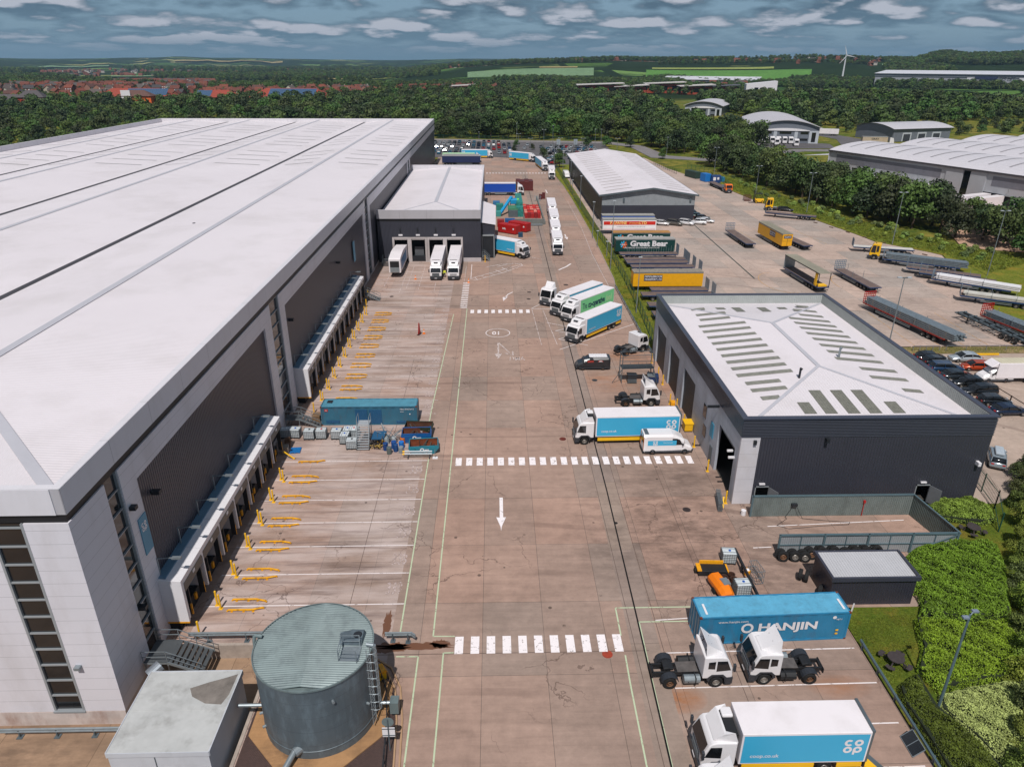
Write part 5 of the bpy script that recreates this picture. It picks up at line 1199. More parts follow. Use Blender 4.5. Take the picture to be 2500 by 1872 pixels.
# -- near lorries
kids_ready()
rigid('box_lorry', 'white cab lorry with sky blue sides and rounded logo, nearest the camera', 13.05, 32.62, PI, 8.3, open_fair=True, fridge=False, rim=1, tail=True, z1=3.8)
tractor('tractor_unit', 'white lorry cab cut off by the bottom edge beside the nearest box lorry', 12.0, 28.9, PI, rim=1)
rigid('box_lorry', 'white cab lorry with sky blue sides standing across the wheel tracks behind the white van', 9.55, 76.55, PI+rad(1.5), 10.2, open_fair=True, fridge=False, rim=2, tail=True, z1=3.8)
tractor('tractor_unit', 'white tractor unit facing right beside the blue shipping container', 17.35, 39.75, rad(1.2))
tractor('tractor_unit', 'white tractor unit facing left, its cab before the white lettering of the container', 18.75, 39.9, PI-rad(.5))
tractor('tractor_unit', 'white tractor unit facing the workshop wall behind the blue box lorry', 22.1, 86.9, rad(1))
tractor('tractor_unit', 'white tractor unit angled toward the workshop corner behind the tall metal gantry', 24.0, 107.0, rad(32), fair=None)
for lab, x, y, sd, t2, tx, gr, a in (('white cab lorry with sky blue side, frontmost of the slanting row', 12.5, 109.5, 'blue', None, 'coop.co.uk', 'dark', 227), ('white cab lorry with mint green side lettered The co-operative', 12.6, 119.7, 'green', 'the', None, 'light', 226.5), ('white cab lorry with sky blue side, left of the mint green one', 10.9, 122.9, 'blue', None, None, 'dark', 226.5)):
 rigid('box_lorry', lab, x, y, rad(a), 10.5, sd, tx, group=None, logo=None if sd == 'green' else 'rear', txt2=t2, grille=gr, axle2=2)
tractor('tractor_unit', 'white lorry cab without trailer at the left end of the slanting row', 9.5, 128.9, rad(236), z=3.3, L=5.6, sleeper=False)
rigid('box_lorry', 'sky blue sided lorry leaving the side bay of the grey annex', 7.6, 164.7, rad(-38.8), 9.2, 'blue', 'coop.co.uk', logo='rear', axle2=2, z1=3.9)
# queue on the right of the central road, noses to the camera
for i, (x, y, L_, lab) in enumerate([(15.1, 167.2, 8.2, 'front white lorry of the queue heading towards the camera'), (15.7, 180.2, 8.3, 'second white lorry in the queue along the lane'), (16.4, 193.2, 11.3, 'third white lorry in the queue along the lane'), (17.0, 209.3, 12.3, 'last white lorry of the queue beside the red crates')]):
 rigid('queued_lorry', lab, x, y, rad(-92), L_, None, None, guard=False, group=None, fair=3.8)
rigid('box_lorry', 'white lorry alone on the lane beyond the queue by the green fence', 22.6, 285.8, rad(-93), 11, None, None, guard=False)
rigid('box_lorry', 'sky blue lorry whose white front meets the camera at the bend of the far lane', 21.7, 309.8, rad(-84), 17, 'blue', None, logo=None)
rigid('box_lorry', 'sky blue lorry side on at the far bend, before the dark parked cars', 18.8, 339.4, rad(-38), 11.5, 'blue', None, logo='rear')
rigid('box_lorry', 'sky blue lorry side on nearest the warehouse at the edge of the car park', -.4, 354.6, rad(-3), 12.5, 'blue', None, logo='rear')
# annex bays
for x, lab, h_ in ((-12.45, 'white lorry with trapezium nose shield backed into the third annex bay', 'dark'), (-8.75, 'white lorry with pale slatted grille backed into the rightmost annex bay', 'light')):
 T = rigid('docked_lorry', lab, x, 146.4, rad(-90), 13.0, None, None, guard=False, grille=h_, z1=3.95)
T = trailer('box_trailer', 'uncoupled white and blue teardrop trailer backed into the leftmost annex bay', -21.3, 148.8, rad(-90), 13.4, 'box', side=M_box)
b = MB(); b.box(-.0, -.95, 2.3, .35, .95, 3.6); f = b.build('fridge_unit', M_chas, T)
b = MB(); b.box(.0, -.95, 1.3, .38, .95, 2.35); b.build('fridge_door', M_galv, T); b = MB(); b.prism([(-13.3, 4.0), (-7, 4.55), (-4.5, 4.6), (-.5, 4.15), (0, 3.95)], -1.24, 1.24); b.build('teardrop_roof', M_box, T)
for s in (-1, 1): b = MB(); b.box(-11, s*1.262-.01, 1.5, -1.5, s*1.262+.01, 3.6); b.build('livery_panel', mat('deep_blue_livery', '#1f6ea3', .4), T)
# blue curtain-sider and white cab
M_bcur = mat('royal_blue_curtain', '#1648a8', .45, var=.04)
T = tractor('curtain_lorry', 'royal blue curtain sided lorry with white cab behind the red crates', 10.3, 251.8, 0, z=3.3, fair='high', cat='lorry')
b = MB(); b.box(-16.6, -1.25, 1.15, -2.9, 1.25, 4.05); b.build('curtain_body', M_bcur, T); b = MB(); b.box(-16.6, -1.27, 4.0, -2.9, 1.27, 4.15); b.build('roof', M_box, T); b = MB(); b.box(-16.6, -1.28, 1.0, -2.9, 1.28, 1.18); b.build('bottom_rail', M_galv, T)
for a in (-12, -13.3, -14.6):
 for s in (-1, 1): wheel(T, a, s, .5, .4)
b = MB(); b.box(-10, -1.2, .45, -6, -1.12, .95); b.build('side_guard', M_galv, T)
T = tractor('curtain_lorry', 'white cab lorry with pale green trailer beside the far corner of the warehouse', -5.8, 338.5, 0, z=3.4, cat='lorry')
b = MB(); b.box(-17.5, -1.25, 1.2, -2.9, 1.25, 4.1); b.build('box_body', mat('pale_green_body', '#b5dcb0', .5), T)
trailer('curtain_trailer', 'white roofed trailer with blue side parked between the pale green lorry and the annex', -6.6, 334.2, 0, 16, 'curtain', side=mat('teal_side', '#4c93b4', .5))
trailer('curtain_trailer', 'dark navy trailer with red rear corner parked nearest the annex back wall', -6.0, 330.2, 0, 17, 'curtain', side=mat('navy_side', '#1c2a52', .5), roofm=mat('grey_trailer_roof', '#a8a5a6', .5))
# -- trailer park behind the green fence
Mg = mat('dark_green_curtain', '#0f3b38', .45, var=.05); Mw = mat('white_curtain', '#e3dfe0', .45, var=.03); My = mat('yellow_curtain', '#e2a310', .5, var=.08, vs=1.5)
def decal(T, shapes, y=-1.27):
 b = MB(); ms = []
 for vf, x, z, m, off in shapes:
  if m not in ms: ms.append(m)
  put(b, vf, (x, y-off, z), (1, 0, 0), (0, 0, 1), ms.index(m))
 return b.build('lettering', ms, T, fix=False)
R0 = lambda w_, h_: ([(-w_/2, -h_/2), (w_/2, -h_/2), (w_/2, h_/2), (-w_/2, h_/2)], [(0, 1, 2, 3)])
Mbar = mat('red_banner', '#c8291c', .45); Mnav = mat('navy_panel', '#262c44', .5); Mgd = mat('gold_lettering', '#e8c070', .5); Mor = mat('orange_petal', '#e2673a', .5); Mcy = mat('cyan_petal', '#49b3dd', .5)
T = trailer('curtain_trailer', 'white curtain trailer with red banner and gold company name by the shed', 29.0, 191.3, PI, 14.4, 'curtain', side=Mw)
b = MB()
def dec2(T, items, y):
 """on the +y side of a trailer heading -x (faces the camera)"""
 ms = []; b = MB()
 for vf, x, z, m, off in items:
  if m not in ms: ms.append(m)
  put(b, vf, (x, y+off, z), (-1, 0, 0), (0, 0, 1), ms.index(m))
 return b.build('lettering', ms, T, fix=False)
dec2(T, [(R0(13.9, .95), -7.2, 3.0, Mbar, .003), (text2d('P.E.PAYNE', 1.05, .95, .03), -4.2, 3.0, Mgd, .01), (text2d('(Transport)', .55, 1.0, .01), -8.4, 3.0, Mgd, .01), (text2d('LTD', 1.0, 1.1, .03), -10.8, 3.0, Mgd, .01), (text2d('WAREHOUSING & DISTRIBUTION SERVICES', .36, 1.1, 0), -7.6, 2.05, mat('grey_lettering', '#8d8f94', .5), .01), (R0(13.9, .1), -7.2, 1.35, Mbar, .005)], 1.265)
trailer('curtain_trailer', 'blue and white curtain trailer with grey roof squeezed against the shed gable', 29.6, 196.6, PI, 14.4, 'curtain', side=mat('blue_curtain', '#2a56a8', .5))
def gb(T):
 it = []
 for k in range(8):
  t = k*PI/4; it.append((([(.25*math.cos(t-.3), .25*math.sin(t-.3)), (.85*math.cos(t-.22), .85*math.sin(t-.22)), (.85*math.cos(t+.22), .85*math.sin(t+.22)), (.25*math.cos(t+.3), .25*math.sin(t+.3))], [(0, 1, 2, 3)]), -1.9, 2.75, Mcy if k in (2, 3, 4, 5) else Mor, .008))
 it.append((R0(1.0, .32), -1.9, 2.75, Mor, .012)); it.append((R0(.8, .12), -1.9, 2.75, M_whitep, .016))
 it.append((text2d('Great Bear', 1.75, 1.12, .045), -7.9, 2.9, M_whitep, .01)); it.append((text2d('DELIVERING SUSTAINABLE SOLUTIONS', .42, 1.15, .01), -6.3, 1.95, M_whitep, .01))
 return it
T = trailer('curtain_trailer', 'dark green curtain trailer with white lettering and flower emblem facing the camera', 28.8, 168.1, PI, 14.2, 'curtain', side=Mg); dec2(T, gb(T), 1.265)
T = trailer('curtain_trailer', 'dark green curtain trailer with orange roof edge behind the lettered one', 29.2, 175.0, PI, 14.2, 'curtain', side=Mg, roofm=mat('rusty_roof', '#a9793f', .6, var=.3, vs=2)); dec2(T, gb(T), 1.265)
T = trailer('curtain_trailer', 'yellow curtain trailer with navy name panel parked against the fence', 27.8, 139.2, PI, 14.1, 'curtain', side=My, roofm=mat('rusty_ribbed_roof', '#8c8478', .6, var=.3, vs=2, rib=('x', .6, .04)))
MIDD = lambda x: [(R0(3.7, 1.25), x, 2.85, Mnav, .006), (text2d('MIDDLEBROOK', .55, .92, .02, .3), x, 3.12, M_whitep, .012), (text2d('TRANSPORT LTD.', .55, .82, .02, .3), x, 2.55, M_whitep, .012)]
dec2(T, MIDD(-4.0), 1.265)
for i, (x, y, L_, nm, po) in enumerate([(29.5, 164.6, 13.6, 'empty flatbed trailer with row of upright posts before the green curtain trailer', 10), (29.8, 159.6, 13.9, 'empty flatbed trailer with pale deck edge, second before the green trailers', 0), (29.8, 156.8, 13.9, 'empty flatbed trailer with grey headboard between two other flatbeds', 0), (30.2, 153.2, 13.9, 'flatbed trailer with orange stained deck end', 0), (30.6, 149.5, 13.9, 'flatbed trailer hidden behind the yellow curtain trailer except its headboard', 0), (31.0, 135.8, 11.2, 'short flatbed with orange striped deck in front of the yellow trailer', 0), (28.6, 132.6, 14.0, 'navy flatbed trailer half hidden behind the workshop roof edge', 0), (28.6, 126.2, 12, 'lower flatbed trailer half hidden left of the workshop roof', 0), (28.4, 121.0, 12, 'dark flatbed trailer hidden beside the workshop corner', 0)]):
 trailer('flatbed_trailer', nm, x+L_*1.0, y, 0, L_, 'flat', posts=po, head=2.1)
# -- loose trailers on the lot
trailer('flatbed_trailer', 'empty flatbed trailer with silver slatted headboard in the middle of the trailer yard', 63.3, 189.6, rad(91.5), 16.0, 'flat', head=1.9)
T = trailer('curtain_trailer', 'yellow curtain trailer standing alone in the middle of the trailer yard', 71.1, 186.9, rad(93), 15.2, 'curtain', side=My, roofm=mat('drab_roof', '#85806f', .6, var=.12), cat='trailer')
b = MB(); put(b, R0(3.3, 1.35), (-9.2, 1.27, 2.9), (-1, 0, 0), (0, 0, 1), 0); put(b, text2d('MIDDLEBROOK', .5, .9, .02, .3), (-9.2, 1.28, 3.15), (-1, 0, 0), (0, 0, 1), 1); put(b, text2d('TRANSPORT LTD.', .5, .8, .02, .3), (-9.2, 1.28, 2.6), (-1, 0, 0), (0, 0, 1), 1)
b.build('name_panel', [Mnav, M_whitep], T, fix=False)
b = MB(); put(b, R0(1.9, .7), (-15.24, 0, 3.3), (0, -1, 0), (0, 0, 1), 0); put(b, text2d('MIDDLEBROOK', .26, .9, .01), (-15.25, 0, 3.42), (0, -1, 0), (0, 0, 1), 1); put(b, text2d('TRANSPORT LTD', .26, .8, .01), (-15.25, 0, 3.15), (0, -1, 0), (0, 0, 1), 1); b.build('name_panel', [Mnav, M_whitep], T, fix=False)
b = MB(); b.box(-15.23, -.03, 1.2, -15.2, .03, 3.9); b.box(-15.23, -1.2, 2.3, -15.2, 1.2, 2.34); b.build('rear_door_bars', M_steel, T)
trailer('flatbed_trailer', 'short dark flatbed trailer tucked beside the yellow trailer', 75.2, 185.5, rad(98), 14.2, 'flat', head=False)
trailer('open_trailer', 'curtain trailer with open sides and a gathered yellow curtain at its rear', 64.9, 151.9, rad(94), 15.4, 'open', head=False)
trailer('flatbed_trailer', 'empty flatbed with white barred headboard between open trailer and loaded red trailer', 75.5, 150.3, rad(94), 14.2, 'flat', head=1.9, posts=2)
T = trailer('flatbed_trailer', 'long navy flatbed trailer parked along the grass bank behind the yellow cab', 81.9, 214.8, rad(150), 14.3, 'flat', head=.5)
tt = []
def loaded(lab, x, y, hd, Ln, frame, head, ln, lay, ovh, mm=None, lname='steel_load', llab=''):
 T = trailer('loaded_trailer', lab, x, y, hd, Ln, 'flat', head=head, frame=frame, posts=3)
 b = steel_load(T, -Ln-ovh, -.6, 0, ln, mm, lay)
 L_ = thing(lname, llab, 'steel load' if 'timber' not in lname else 'load', (x, y, 1.26), hd)
 b.build('beams', [mm or mat('galvanised_beams', '#7f8b93', .45, .4, var=.25, vs=3), mat('timber_bearer', '#9b7c58', .8)], L_)
 return T
loaded('red flatbed trailer carrying long galvanised frames beside the workshop', 70.6, 127.0, rad(101.5), 20.0, '#8f2018', 2.0, 6, 4, 1.8, llab='criss crossed galvanised steel sections stacked on the red trailer by the workshop')
loaded('red flatbed trailer with grey steel cut by the right edge of the photo', 88.3, 119.5, rad(101.5), 18.0, '#8f2018', 2.0, 6, 3, 0, llab='grey steel beams stacked on the rightmost red trailer')
# skeletal trailer
T = trailer('skeletal_trailer', 'bare dark skeletal trailer between the two red loaded trailers', 84.5, 121.0, rad(99.5), 15.3, 'skel', head=False)
b = MB(); b.box(-15.3, -.75, .95, -.2, -.5, 1.3); b.box(-15.3, .5, .95, -.2, .75, 1.3)
for k in range(7): b.box(-.4-k*2.4, -1.2, 1.1, -.1-k*2.4, 1.2, 1.3)
b.build('skeletal_frame', M_grey, T)
# trailers angled in the right row
loaded('navy trailer loaded with grey steel behind the yellow cab', 90.0, 159.8, rad(147), 15.5, '#20416b', 1.9, 7, 4, 1.2, llab='tall stack of pale grey steel beams behind the yellow lorry cab')
trailer('flatbed_trailer', 'empty navy flatbed with deep blue posts between two loaded trailers', 91.3, 151.9, rad(147), 14, 'flat', head=1.9, frame='#20416b', posts=3)
trailer('flatbed_trailer', 'empty navy flatbed just behind the white loaded trailer', 92.0, 147.9, rad(146), 14, 'flat', head=1.9, frame='#20416b', posts=3)
loaded('navy flatbed carrying long bright white beams', 92.2, 143.3, rad(139.5), 14, '#20416b', 1.7, 5, 3, 1.3, mat('white_beams', '#dcdadc', .5, var=.08), 'white_beam_load', 'long bright white beams lying on the navy flatbed')
loaded('navy flatbed with pale concrete slabs at the right edge above the red trailer', 91.0, 131.8, rad(149), 14, '#20416b', 1.9, 2, 2, 0, mat('concrete_slabs', '#b9b6ae', .7, var=.15), 'slab_load', 'pale concrete slabs laid on the navy flatbed at the right edge')
T = trailer('flatbed_trailer', 'pale decked flatbed trailer poking out left of the yellow lorry cab', 88.3, 171.6, rad(163), 13.6, 'flat', head=1.8, deckm=mat('pale_deck', '#c0bcb6', .7))
M_ycab = mat('yellow_cab_paint', '#e9b40c', .3, var=.04, coat=.3)
tractor('yellow_tractor_unit', 'yellow lorry cab with blue chassis coupled before the steel laden trailer', 88.9, 164.2, rad(150), z=3.7, col=M_ycab, fair=None, rim=3)
tractor('yellow_tractor_unit', 'yellow lorry cab standing by the grass bank next to the forklift', 85.0, 224.2, rad(165), z=3.7, col=M_ycab, fair=None, rim=3)
T = trailer('flatbed_trailer', 'grey decked flatbed trailer coupled to the orange shunter', 83.0, 259.5, rad(-85), 13.6, 'flat', head=1.0)
T = tractor('orange_shunter', 'orange works tractor unit on the far edge of the trailer yard', 82.9, 254.5, rad(-88), z=3.0, col=mat('orange_cab_paint', '#e8721a', .35), fair=None)
# -- vans and cars
def loft(secs):
 """secs: list of rings (x, [(y,z)...]) joined; returns MB"""
 b = MB(); n = len(secs[0][1]); V = []
 for x, r in secs: V += [(x, y, z) for y, z in r]
 F = []
 for i in range(len(secs)-1):
  for j in range(n): k = (j+1) % n; F.append((i*n+j, i*n+k, (i+1)*n+k, (i+1)*n+j))
 F += [tuple(range(n))[::-1], tuple(range((len(secs)-1)*n, len(secs)*n))]
 return b.add(V, F)
def ring(w, z0, z1, t=.16): return [(-w+t*.4, z0), (-w, z0+t), (-w, z1-t*1.1), (-w+t, z1), (w-t, z1), (w, z1-t*1.1), (w, z0+t), (w-t*.4, z0)]
CARS = {}
def car_meshes(kind, colm):
 k = (kind, colm.name)
 if k in CARS: return CARS[k]
 spec = {'saloon': dict(L=4.7, W=.92, H=1.43, belt=[(0, .62), (.15, .72), (1.25, .88), (3.7, .95), (4.5, .90), (4.7, .70)], cab=[(1.15, .90), (1.95, 1.38), (3.0, 1.42), (3.75, 1.30), (4.25, .98)]),
   'hatch': dict(L=4.2, W=.90, H=1.48, belt=[(0, .60), (.15, .72), (1.1, .90), (3.9, .98), (4.15, .9), (4.2, .6)], cab=[(.95, .92), (1.7, 1.40), (2.9, 1.48), (3.7, 1.38), (4.1, 1.0)]),
   'suv': dict(L=4.6, W=.95, H=1.70, belt=[(0, .72), (.12, .86), (1.1, 1.05), (4.3, 1.12), (4.55, 1.05), (4.6, .7)], cab=[(1.0, 1.07), (1.65, 1.60), (2.9, 1.70), (4.0, 1.66), (4.45, 1.15)]),
   'estate': dict(L=4.8, W=.92, H=1.55, belt=[(0, .65), (.15, .75), (1.2, .92), (4.5, .98), (4.75, .92), (4.8, .6)], cab=[(1.15, .95), (1.9, 1.45), (3.2, 1.52), (4.4, 1.48), (4.7, 1.0)])}[kind]
 L_, W = spec['L'], spec['W']
 def tp(x): e = min(x, L_-x); return W*(.86+.14*min(1, e/.7))
 lo = loft([(L_/2-x, ring(tp(x), .28, z)) for x, z in spec['belt']]); body = lo.mesh('body', colm, smooth=True)
 c = spec['cab']; secs = []
 for x, z in c: secs.append((L_/2-x, ring(tp(x)*.96-(z-.9)*.26, .80, z, .1)))
 gl = loft(secs).mesh('glasshouse', M_glass, smooth=True)
 rf = MB(); V = []
 inner = [(c[1][0]-.04, c[1][1]), (c[2][0], c[2][1]), (c[3][0]+.04, c[3][1])]
 for x, z in inner: w_ = tp(x)*.96-(z-.9)*.26+.012; V += [(L_/2-x, -w_, z-.06), (L_/2-x, -w_*.86, z+.014), (L_/2-x, w_*.86, z+.014), (L_/2-x, w_, z-.06)]
 for i in range(len(inner)-1):
  for j in range(3): rf.f.append((i*4+j, i*4+j+1, (i+1)*4+j+1, (i+1)*4+j)); rf.m.append(0)
 rf.v = V
 for s in (-1, 1):
  for (xa, za), (xb, zb) in ((c[0], c[1]), (c[3], c[4]), ((c[2][0]-.1, c[2][1]-.02), (c[2][0]-.1, c[0][1]))):
   ya = tp(xa)*.96-(za-.9)*.26+.01; yb = tp(xb)*.96-(zb-.9)*.26+.01; rf.bar((L_/2-xa, s*ya, za), (L_/2-xb, s*yb, zb), .07, .05)
 roof = rf.mesh('roof', colm, smooth=False)
 det = MB()
 for s in (-1, 1): det.box(L_/2-.12, s*W*.55-.16, .58, L_/2+.0, s*W*.55+.16, .70)
 head = det.mesh('headlights', M_lamp); det = MB()
 for s in (-1, 1): det.box(-L_/2-.0, s*W*.6-.15, .68, -L_/2+.12, s*W*.6+.15, .84)
 tail = det.mesh('tail_lights', M_red)
 low = MB(); low.v = list(lo.v); low.f = list(lo.f); low.m = [0]*len(lo.f); g2 = loft(secs); low.add(g2.v, g2.f, 1); low.add(rf.v, rf.f, 0)
 for x in (.85, L_-.85):
  for s in (-1, 1): low.cyl((L_/2-x, s*W*.72, .32), (L_/2-x, s*W*.98, .32), .32, n=8, mi=2)
 lowm = low.mesh('car', [colm, M_glass, M_rub])
 CARS[k] = (body, gl, roof, head, tail, lowm, L_, W); return CARS[k]
def carpaint(n, c, **k): return mat('car_'+n, c, .25, .3, var=.02, spec=.6, coat=.5, **k)
def car(kind, cn, col, x, y, hd, label, extra=None, name='car'):
 bo, gl, rf, hl, tl, low, L_, W = car_meshes(kind, carpaint(cn, col))
 T = thing('parked_'+name, label, 'car', (x, y, 0), hd)
 ob('body', bo, T); ob('glasshouse', gl, T); ob('roof', rf, T); ob('headlights', hl, T); ob('tail_lights', tl, T)
 for xx in (.85, L_-.85):
  for s in (-1, 1): wheel(T, L_/2-xx, s*(W-.1), .33, .22)
 for s in (-1, 1): b = MB(); b.box(L_/2-1.45, s*(W+.02)-.08, .92, L_/2-1.3, s*(W+.02)+.08, 1.05); b.build('door_mirror', carpaint(cn, col), T)
 return T
Y_ = [100.6, 99.4, 97.2, 94.5, 91.9, 89.2, 86.0, 83.0]
for i, (y, kd, cn, col, lab) in enumerate([(101.2, 'saloon', 'black1', '#16181c', 'black saloon, furthest of the row along the workshop'), (99.5, 'hatch', 'black2', '#1b2228', 'black hatchback, second furthest along the workshop'), (96.9, 'estate', 'blue1', '#1c3a5c', 'dark blue estate with pale roof rails along the workshop'), (94.2, 'saloon', 'dgrey', '#2a3138', 'dark grey saloon below the blue estate'), (91.6, 'hatch', 'black3', '#121518', 'black hatchback in the middle of the workshop row'), (88.9, 'estate', 'black4', '#14171b', 'long black estate facing away from the brown rail'), (85.6, 'hatch', 'black5', '#1a2026', 'black hatchback with red tail lights near the workshop corner'), (82.7, 'saloon', 'navy', '#15223a', 'navy saloon nearest the camera in the workshop row')]):
 T = car(kd, cn, col, 67.9, y, rad(2 if i % 2 else -2)+(PI if i in (4, 5) else 0), lab)
 if i == 2:
  b = MB(); [b.bar((.9, s*.72, 1.52), (-1.9, s*.72, 1.54), .05) for s in (-1, 1)]; b.build('roof_rails', M_galv, T)
car('saloon', 'silver', '#a9b1b8', 73.3, 100.9, PI+rad(-3), 'silver saloon parked by the yellow bar')
car('hatch', 'burnt', '#a83c14', 72.8, 97.4, PI+rad(-10), 'burnt orange hatchback between silver saloon and white box van')
T = car('estate', 'grey4', '#8c979f', 58.4, 70.6, rad(60), 'grey estate with roof box parked beyond the workshop corner')
b = MB(); b.box(-1.6, -.45, 1.56, .4, .45, 1.86); b.build('roof_box', mat('roof_box', '#a7b1ba', .4), T, bevel=.1)
for x, y, kd, cn, col, a, lab in [(47.6, 201.8, 'hatch', 'white1', '#dad8d8', -20, 'small white car with yellow wheels beside the white curtain trailer'), (51.2, 201.6, 'suv', 'grey1', '#5d5a55', -35, 'grey brown off roader before the shed gable'), (54.6, 202.0, 'suv', 'white2', '#dedcdd', -30, 'white off roader, left of the two standing before the shed'), (58.4, 202.8, 'suv', 'white3', '#e0dedf', 160, 'white off roader, right of the two standing before the shed'), (61.3, 205.3, 'saloon', 'white4', '#dcdadb', -25, 'white saloon at the shed corner'), (61.2, 209.5, 'saloon', 'black6', '#14181c', -15, 'black car just behind the white saloon'), (60.4, 212.3, 'saloon', 'green', '#17302f', -12, 'dark green car at the shed side'), (60.2, 216.0, 'hatch', 'green2', '#1c3336', -12, 'dark teal hatchback at the shed side'), (60.0, 220.5, 'hatch', 'dg', '#2a2e33', -10, 'furthest dark car at the shed side'), (82.4, 293.0, 'suv', 'black7', '#16191d', 200, 'black off roader at the far gate of the trailer yard'), (90.6, 221.8, 'saloon', 'black8', '#14171b', -25, 'black saloon on the grass bank behind the navy flatbed')]:
 car(kd, cn, col, x, y, rad(a), lab)
def van(name, label, x, y, hd, col, L_=5.6, H_=2.7, W=1.0, nose=1.5, panel=None):
 T = thing(name, label, 'van', (x, y, 0), hd)
 sx = L_/2
 secs = [(-sx, ring(W*.96, .35, H_-.05, .18)), (-sx+.3, ring(W, .33, H_, .2)), (sx-nose-1.0, ring(W, .33, H_, .25)), (sx-nose-.5, ring(W*.99, .33, H_-.18, .3)), (sx-nose+.35, ring(W*.98, .33, (H_+1.1)/2+.1, .3)), (sx-nose*.62, ring(W*.97, .33, 1.32, .22)), (sx-.25, ring(W*.92, .35, 1.02, .2)), (sx, ring(W*.84, .4, .72, .15))]
 loft(secs).build('body', col, T, smooth=False)
 b = MB(); xa, xb = sx-nose-.42, sx-nose*.72; za, zb = H_-.3, 1.44
 b.add([(xa+.12, -W*.72, za), (xa+.12, W*.72, za), (xb+.14, W*.86, zb), (xb+.14, -W*.86, zb)], [(0, 1, 2, 3)]); b.build('windscreen', M_glass, T)
 for s in (-1, 1):
  y_ = s*(W+.012); b = MB(); b.add([(sx-nose-1.05, y_, 1.28), (sx-nose*.85, y_*.985, 1.28), (sx-nose-.15, y_*.985, (H_+1.25)/2+.05), (sx-nose-.5, y_, (H_+1.25)/2+.2), (sx-nose-1.05, y_, (H_+1.25)/2+.2)], [(0, 1, 2, 3, 4)]); b.build('side_window', M_glass, T)
  b = MB(); b.box(-sx+.2, s*W-.02, .3, sx-.4, s*W+.025, .5); b.build('sill', M_trim, T)
  b = MB(); b.box(sx-nose*.9, s*(W+.12)-.09, 1.25, sx-nose*.8, s*(W+.12)+.09, 1.5); b.build('door_mirror', M_trim, T)
  wheel(T, sx-.95, s*(W-.1), .36, .24, 2); wheel(T, -sx+1.1, s*(W-.1), .36, .24, 2)
 b = MB(); b.box(sx-.12, -W*.9, .33, sx+.05, W*.9, .62); b.box(-sx-.05, -W*.95, .33, -sx+.1, W*.95, .55); b.build('bumper', M_trim, T)
 b = MB(); b.box(-sx-.02, -W*.8, 1.45, -sx+.0, -.05, H_-.6); b.box(-sx-.02, .05, 1.45, -sx, W*.8, H_-.6); b.build('rear_window', M_glass, T)
 return T
T = van('panel_van', 'white high roofed van with sky blue stripe in front of the blue box lorry', 20.35, 73.85, rad(1), M_cab, 5.9, 2.6)
for s in (-1, 1):
 b = MB(); y_ = s*1.018; b.add([(-2.5, y_, 1.25), (.9, y_, 1.25), (.9, y_, 1.9), (-2.5, y_, 1.9)], [(0, 1, 2, 3)]); p = b.build('livery_stripe', M_blue, T)
 b = MB(); put(b, ([(a*.28, c*.28) for a, c in LOGO[0]], LOGO[1]), (-1.6*1, s*1.03, 1.58), (1, 0, 0) if s < 0 else (-1, 0, 0), (0, 0, 1)); put(b, text2d('Fleet Services', .2, 1, .005), (-.1, s*1.03, 1.62), (1, 0, 0) if s < 0 else (-1, 0, 0), (0, 0, 1)); b.build('lettering', M_whitep, p, fix=False)
b = MB(); b.box(-2.97, -.95, .6, -2.95, -.75, 2.3); b.box(-2.97, .75, .6, -2.95, .95, 2.3); b.build('chevron_strips', mat('orange_chevron', '#d8791f', .5), T)
b = MB(); b.box(-2.8, -.7, 2.6, -2.35, .7, 2.63); b.build('roof_pad', M_grey, T)
M_dv = mat('dark_van_paint', '#26292e', .3, var=.04, coat=.3)
T = van('panel_van', 'dark grey van with roof rack and red emblem left of the gantry', 14.75, 99.1, PI, M_dv, 5.1, 1.95)
b = MB(); b.box(-2.1, -.65, 1.98, .6, .65, 2.03)
for k in range(7): b.bar((-2.0+k*.4, -.7, 2.07), (-2.0+k*.4, .7, 2.07), .05)
b.build('roof_rack', M_whitep, T)
b = MB(); put(b, text2d('ENGINEERING', .17, 1, .01), (.45, 1.03, 1.45), (-1, 0, 0), (0, 0, 1), 0); put(b, R0(.9, .3), (.45, 1.02, 1.45), (-1, 0, 0), (0, 0, 1), 0); put(b, arc2d(0, 0, 0, .42, 0, 180, 12, .6), (-1.05, 1.02, 1.38), (-1, 0, 0), (0, 0, 1), 0); put(b, arc2d(0, 0, 0, .3, 0, 180, 12, .5), (-1.05, 1.025, 1.4), (-1, 0, 0), (0, 0, 1), 1)
b.build('side_emblem', [mat('emblem_red', '#a33a35', .5), M_whitep], T, fix=False)
# white box van at the right edge
T = van('box_van', 'white box van at the right edge beside the row of dark cars', 73.0, 93.5, PI, M_cab, 4.6, 2.35)
b = MB(); b.box(-5.8, -1.1, .75, .5, 1.1, 3.1); bo = b.build('box_body', M_box, T, bevel=.06)
b = MB(); b.prism([(.5, 2.4), (1.5, 2.45), (.5, 3.15)], -1.0, 1.0); b.build('luton_head', M_box, T, bevel=.1); b = MB(); b.box(-5.7, -1.0, 3.1, .3, 1.0, 3.14); b.build('roof_panel', mat('luton_roof', '#c4bda4', .5, var=.1, seam=('x', .55, .06)), T)
for s in (-1, 1): wheel(T, -4.2, s*.95, .36, .3, 1)
van('panel_van', 'white van parked between green fence and shed side', 28.9, 292.0, rad(-85), M_cab, 5.6, 2.6)
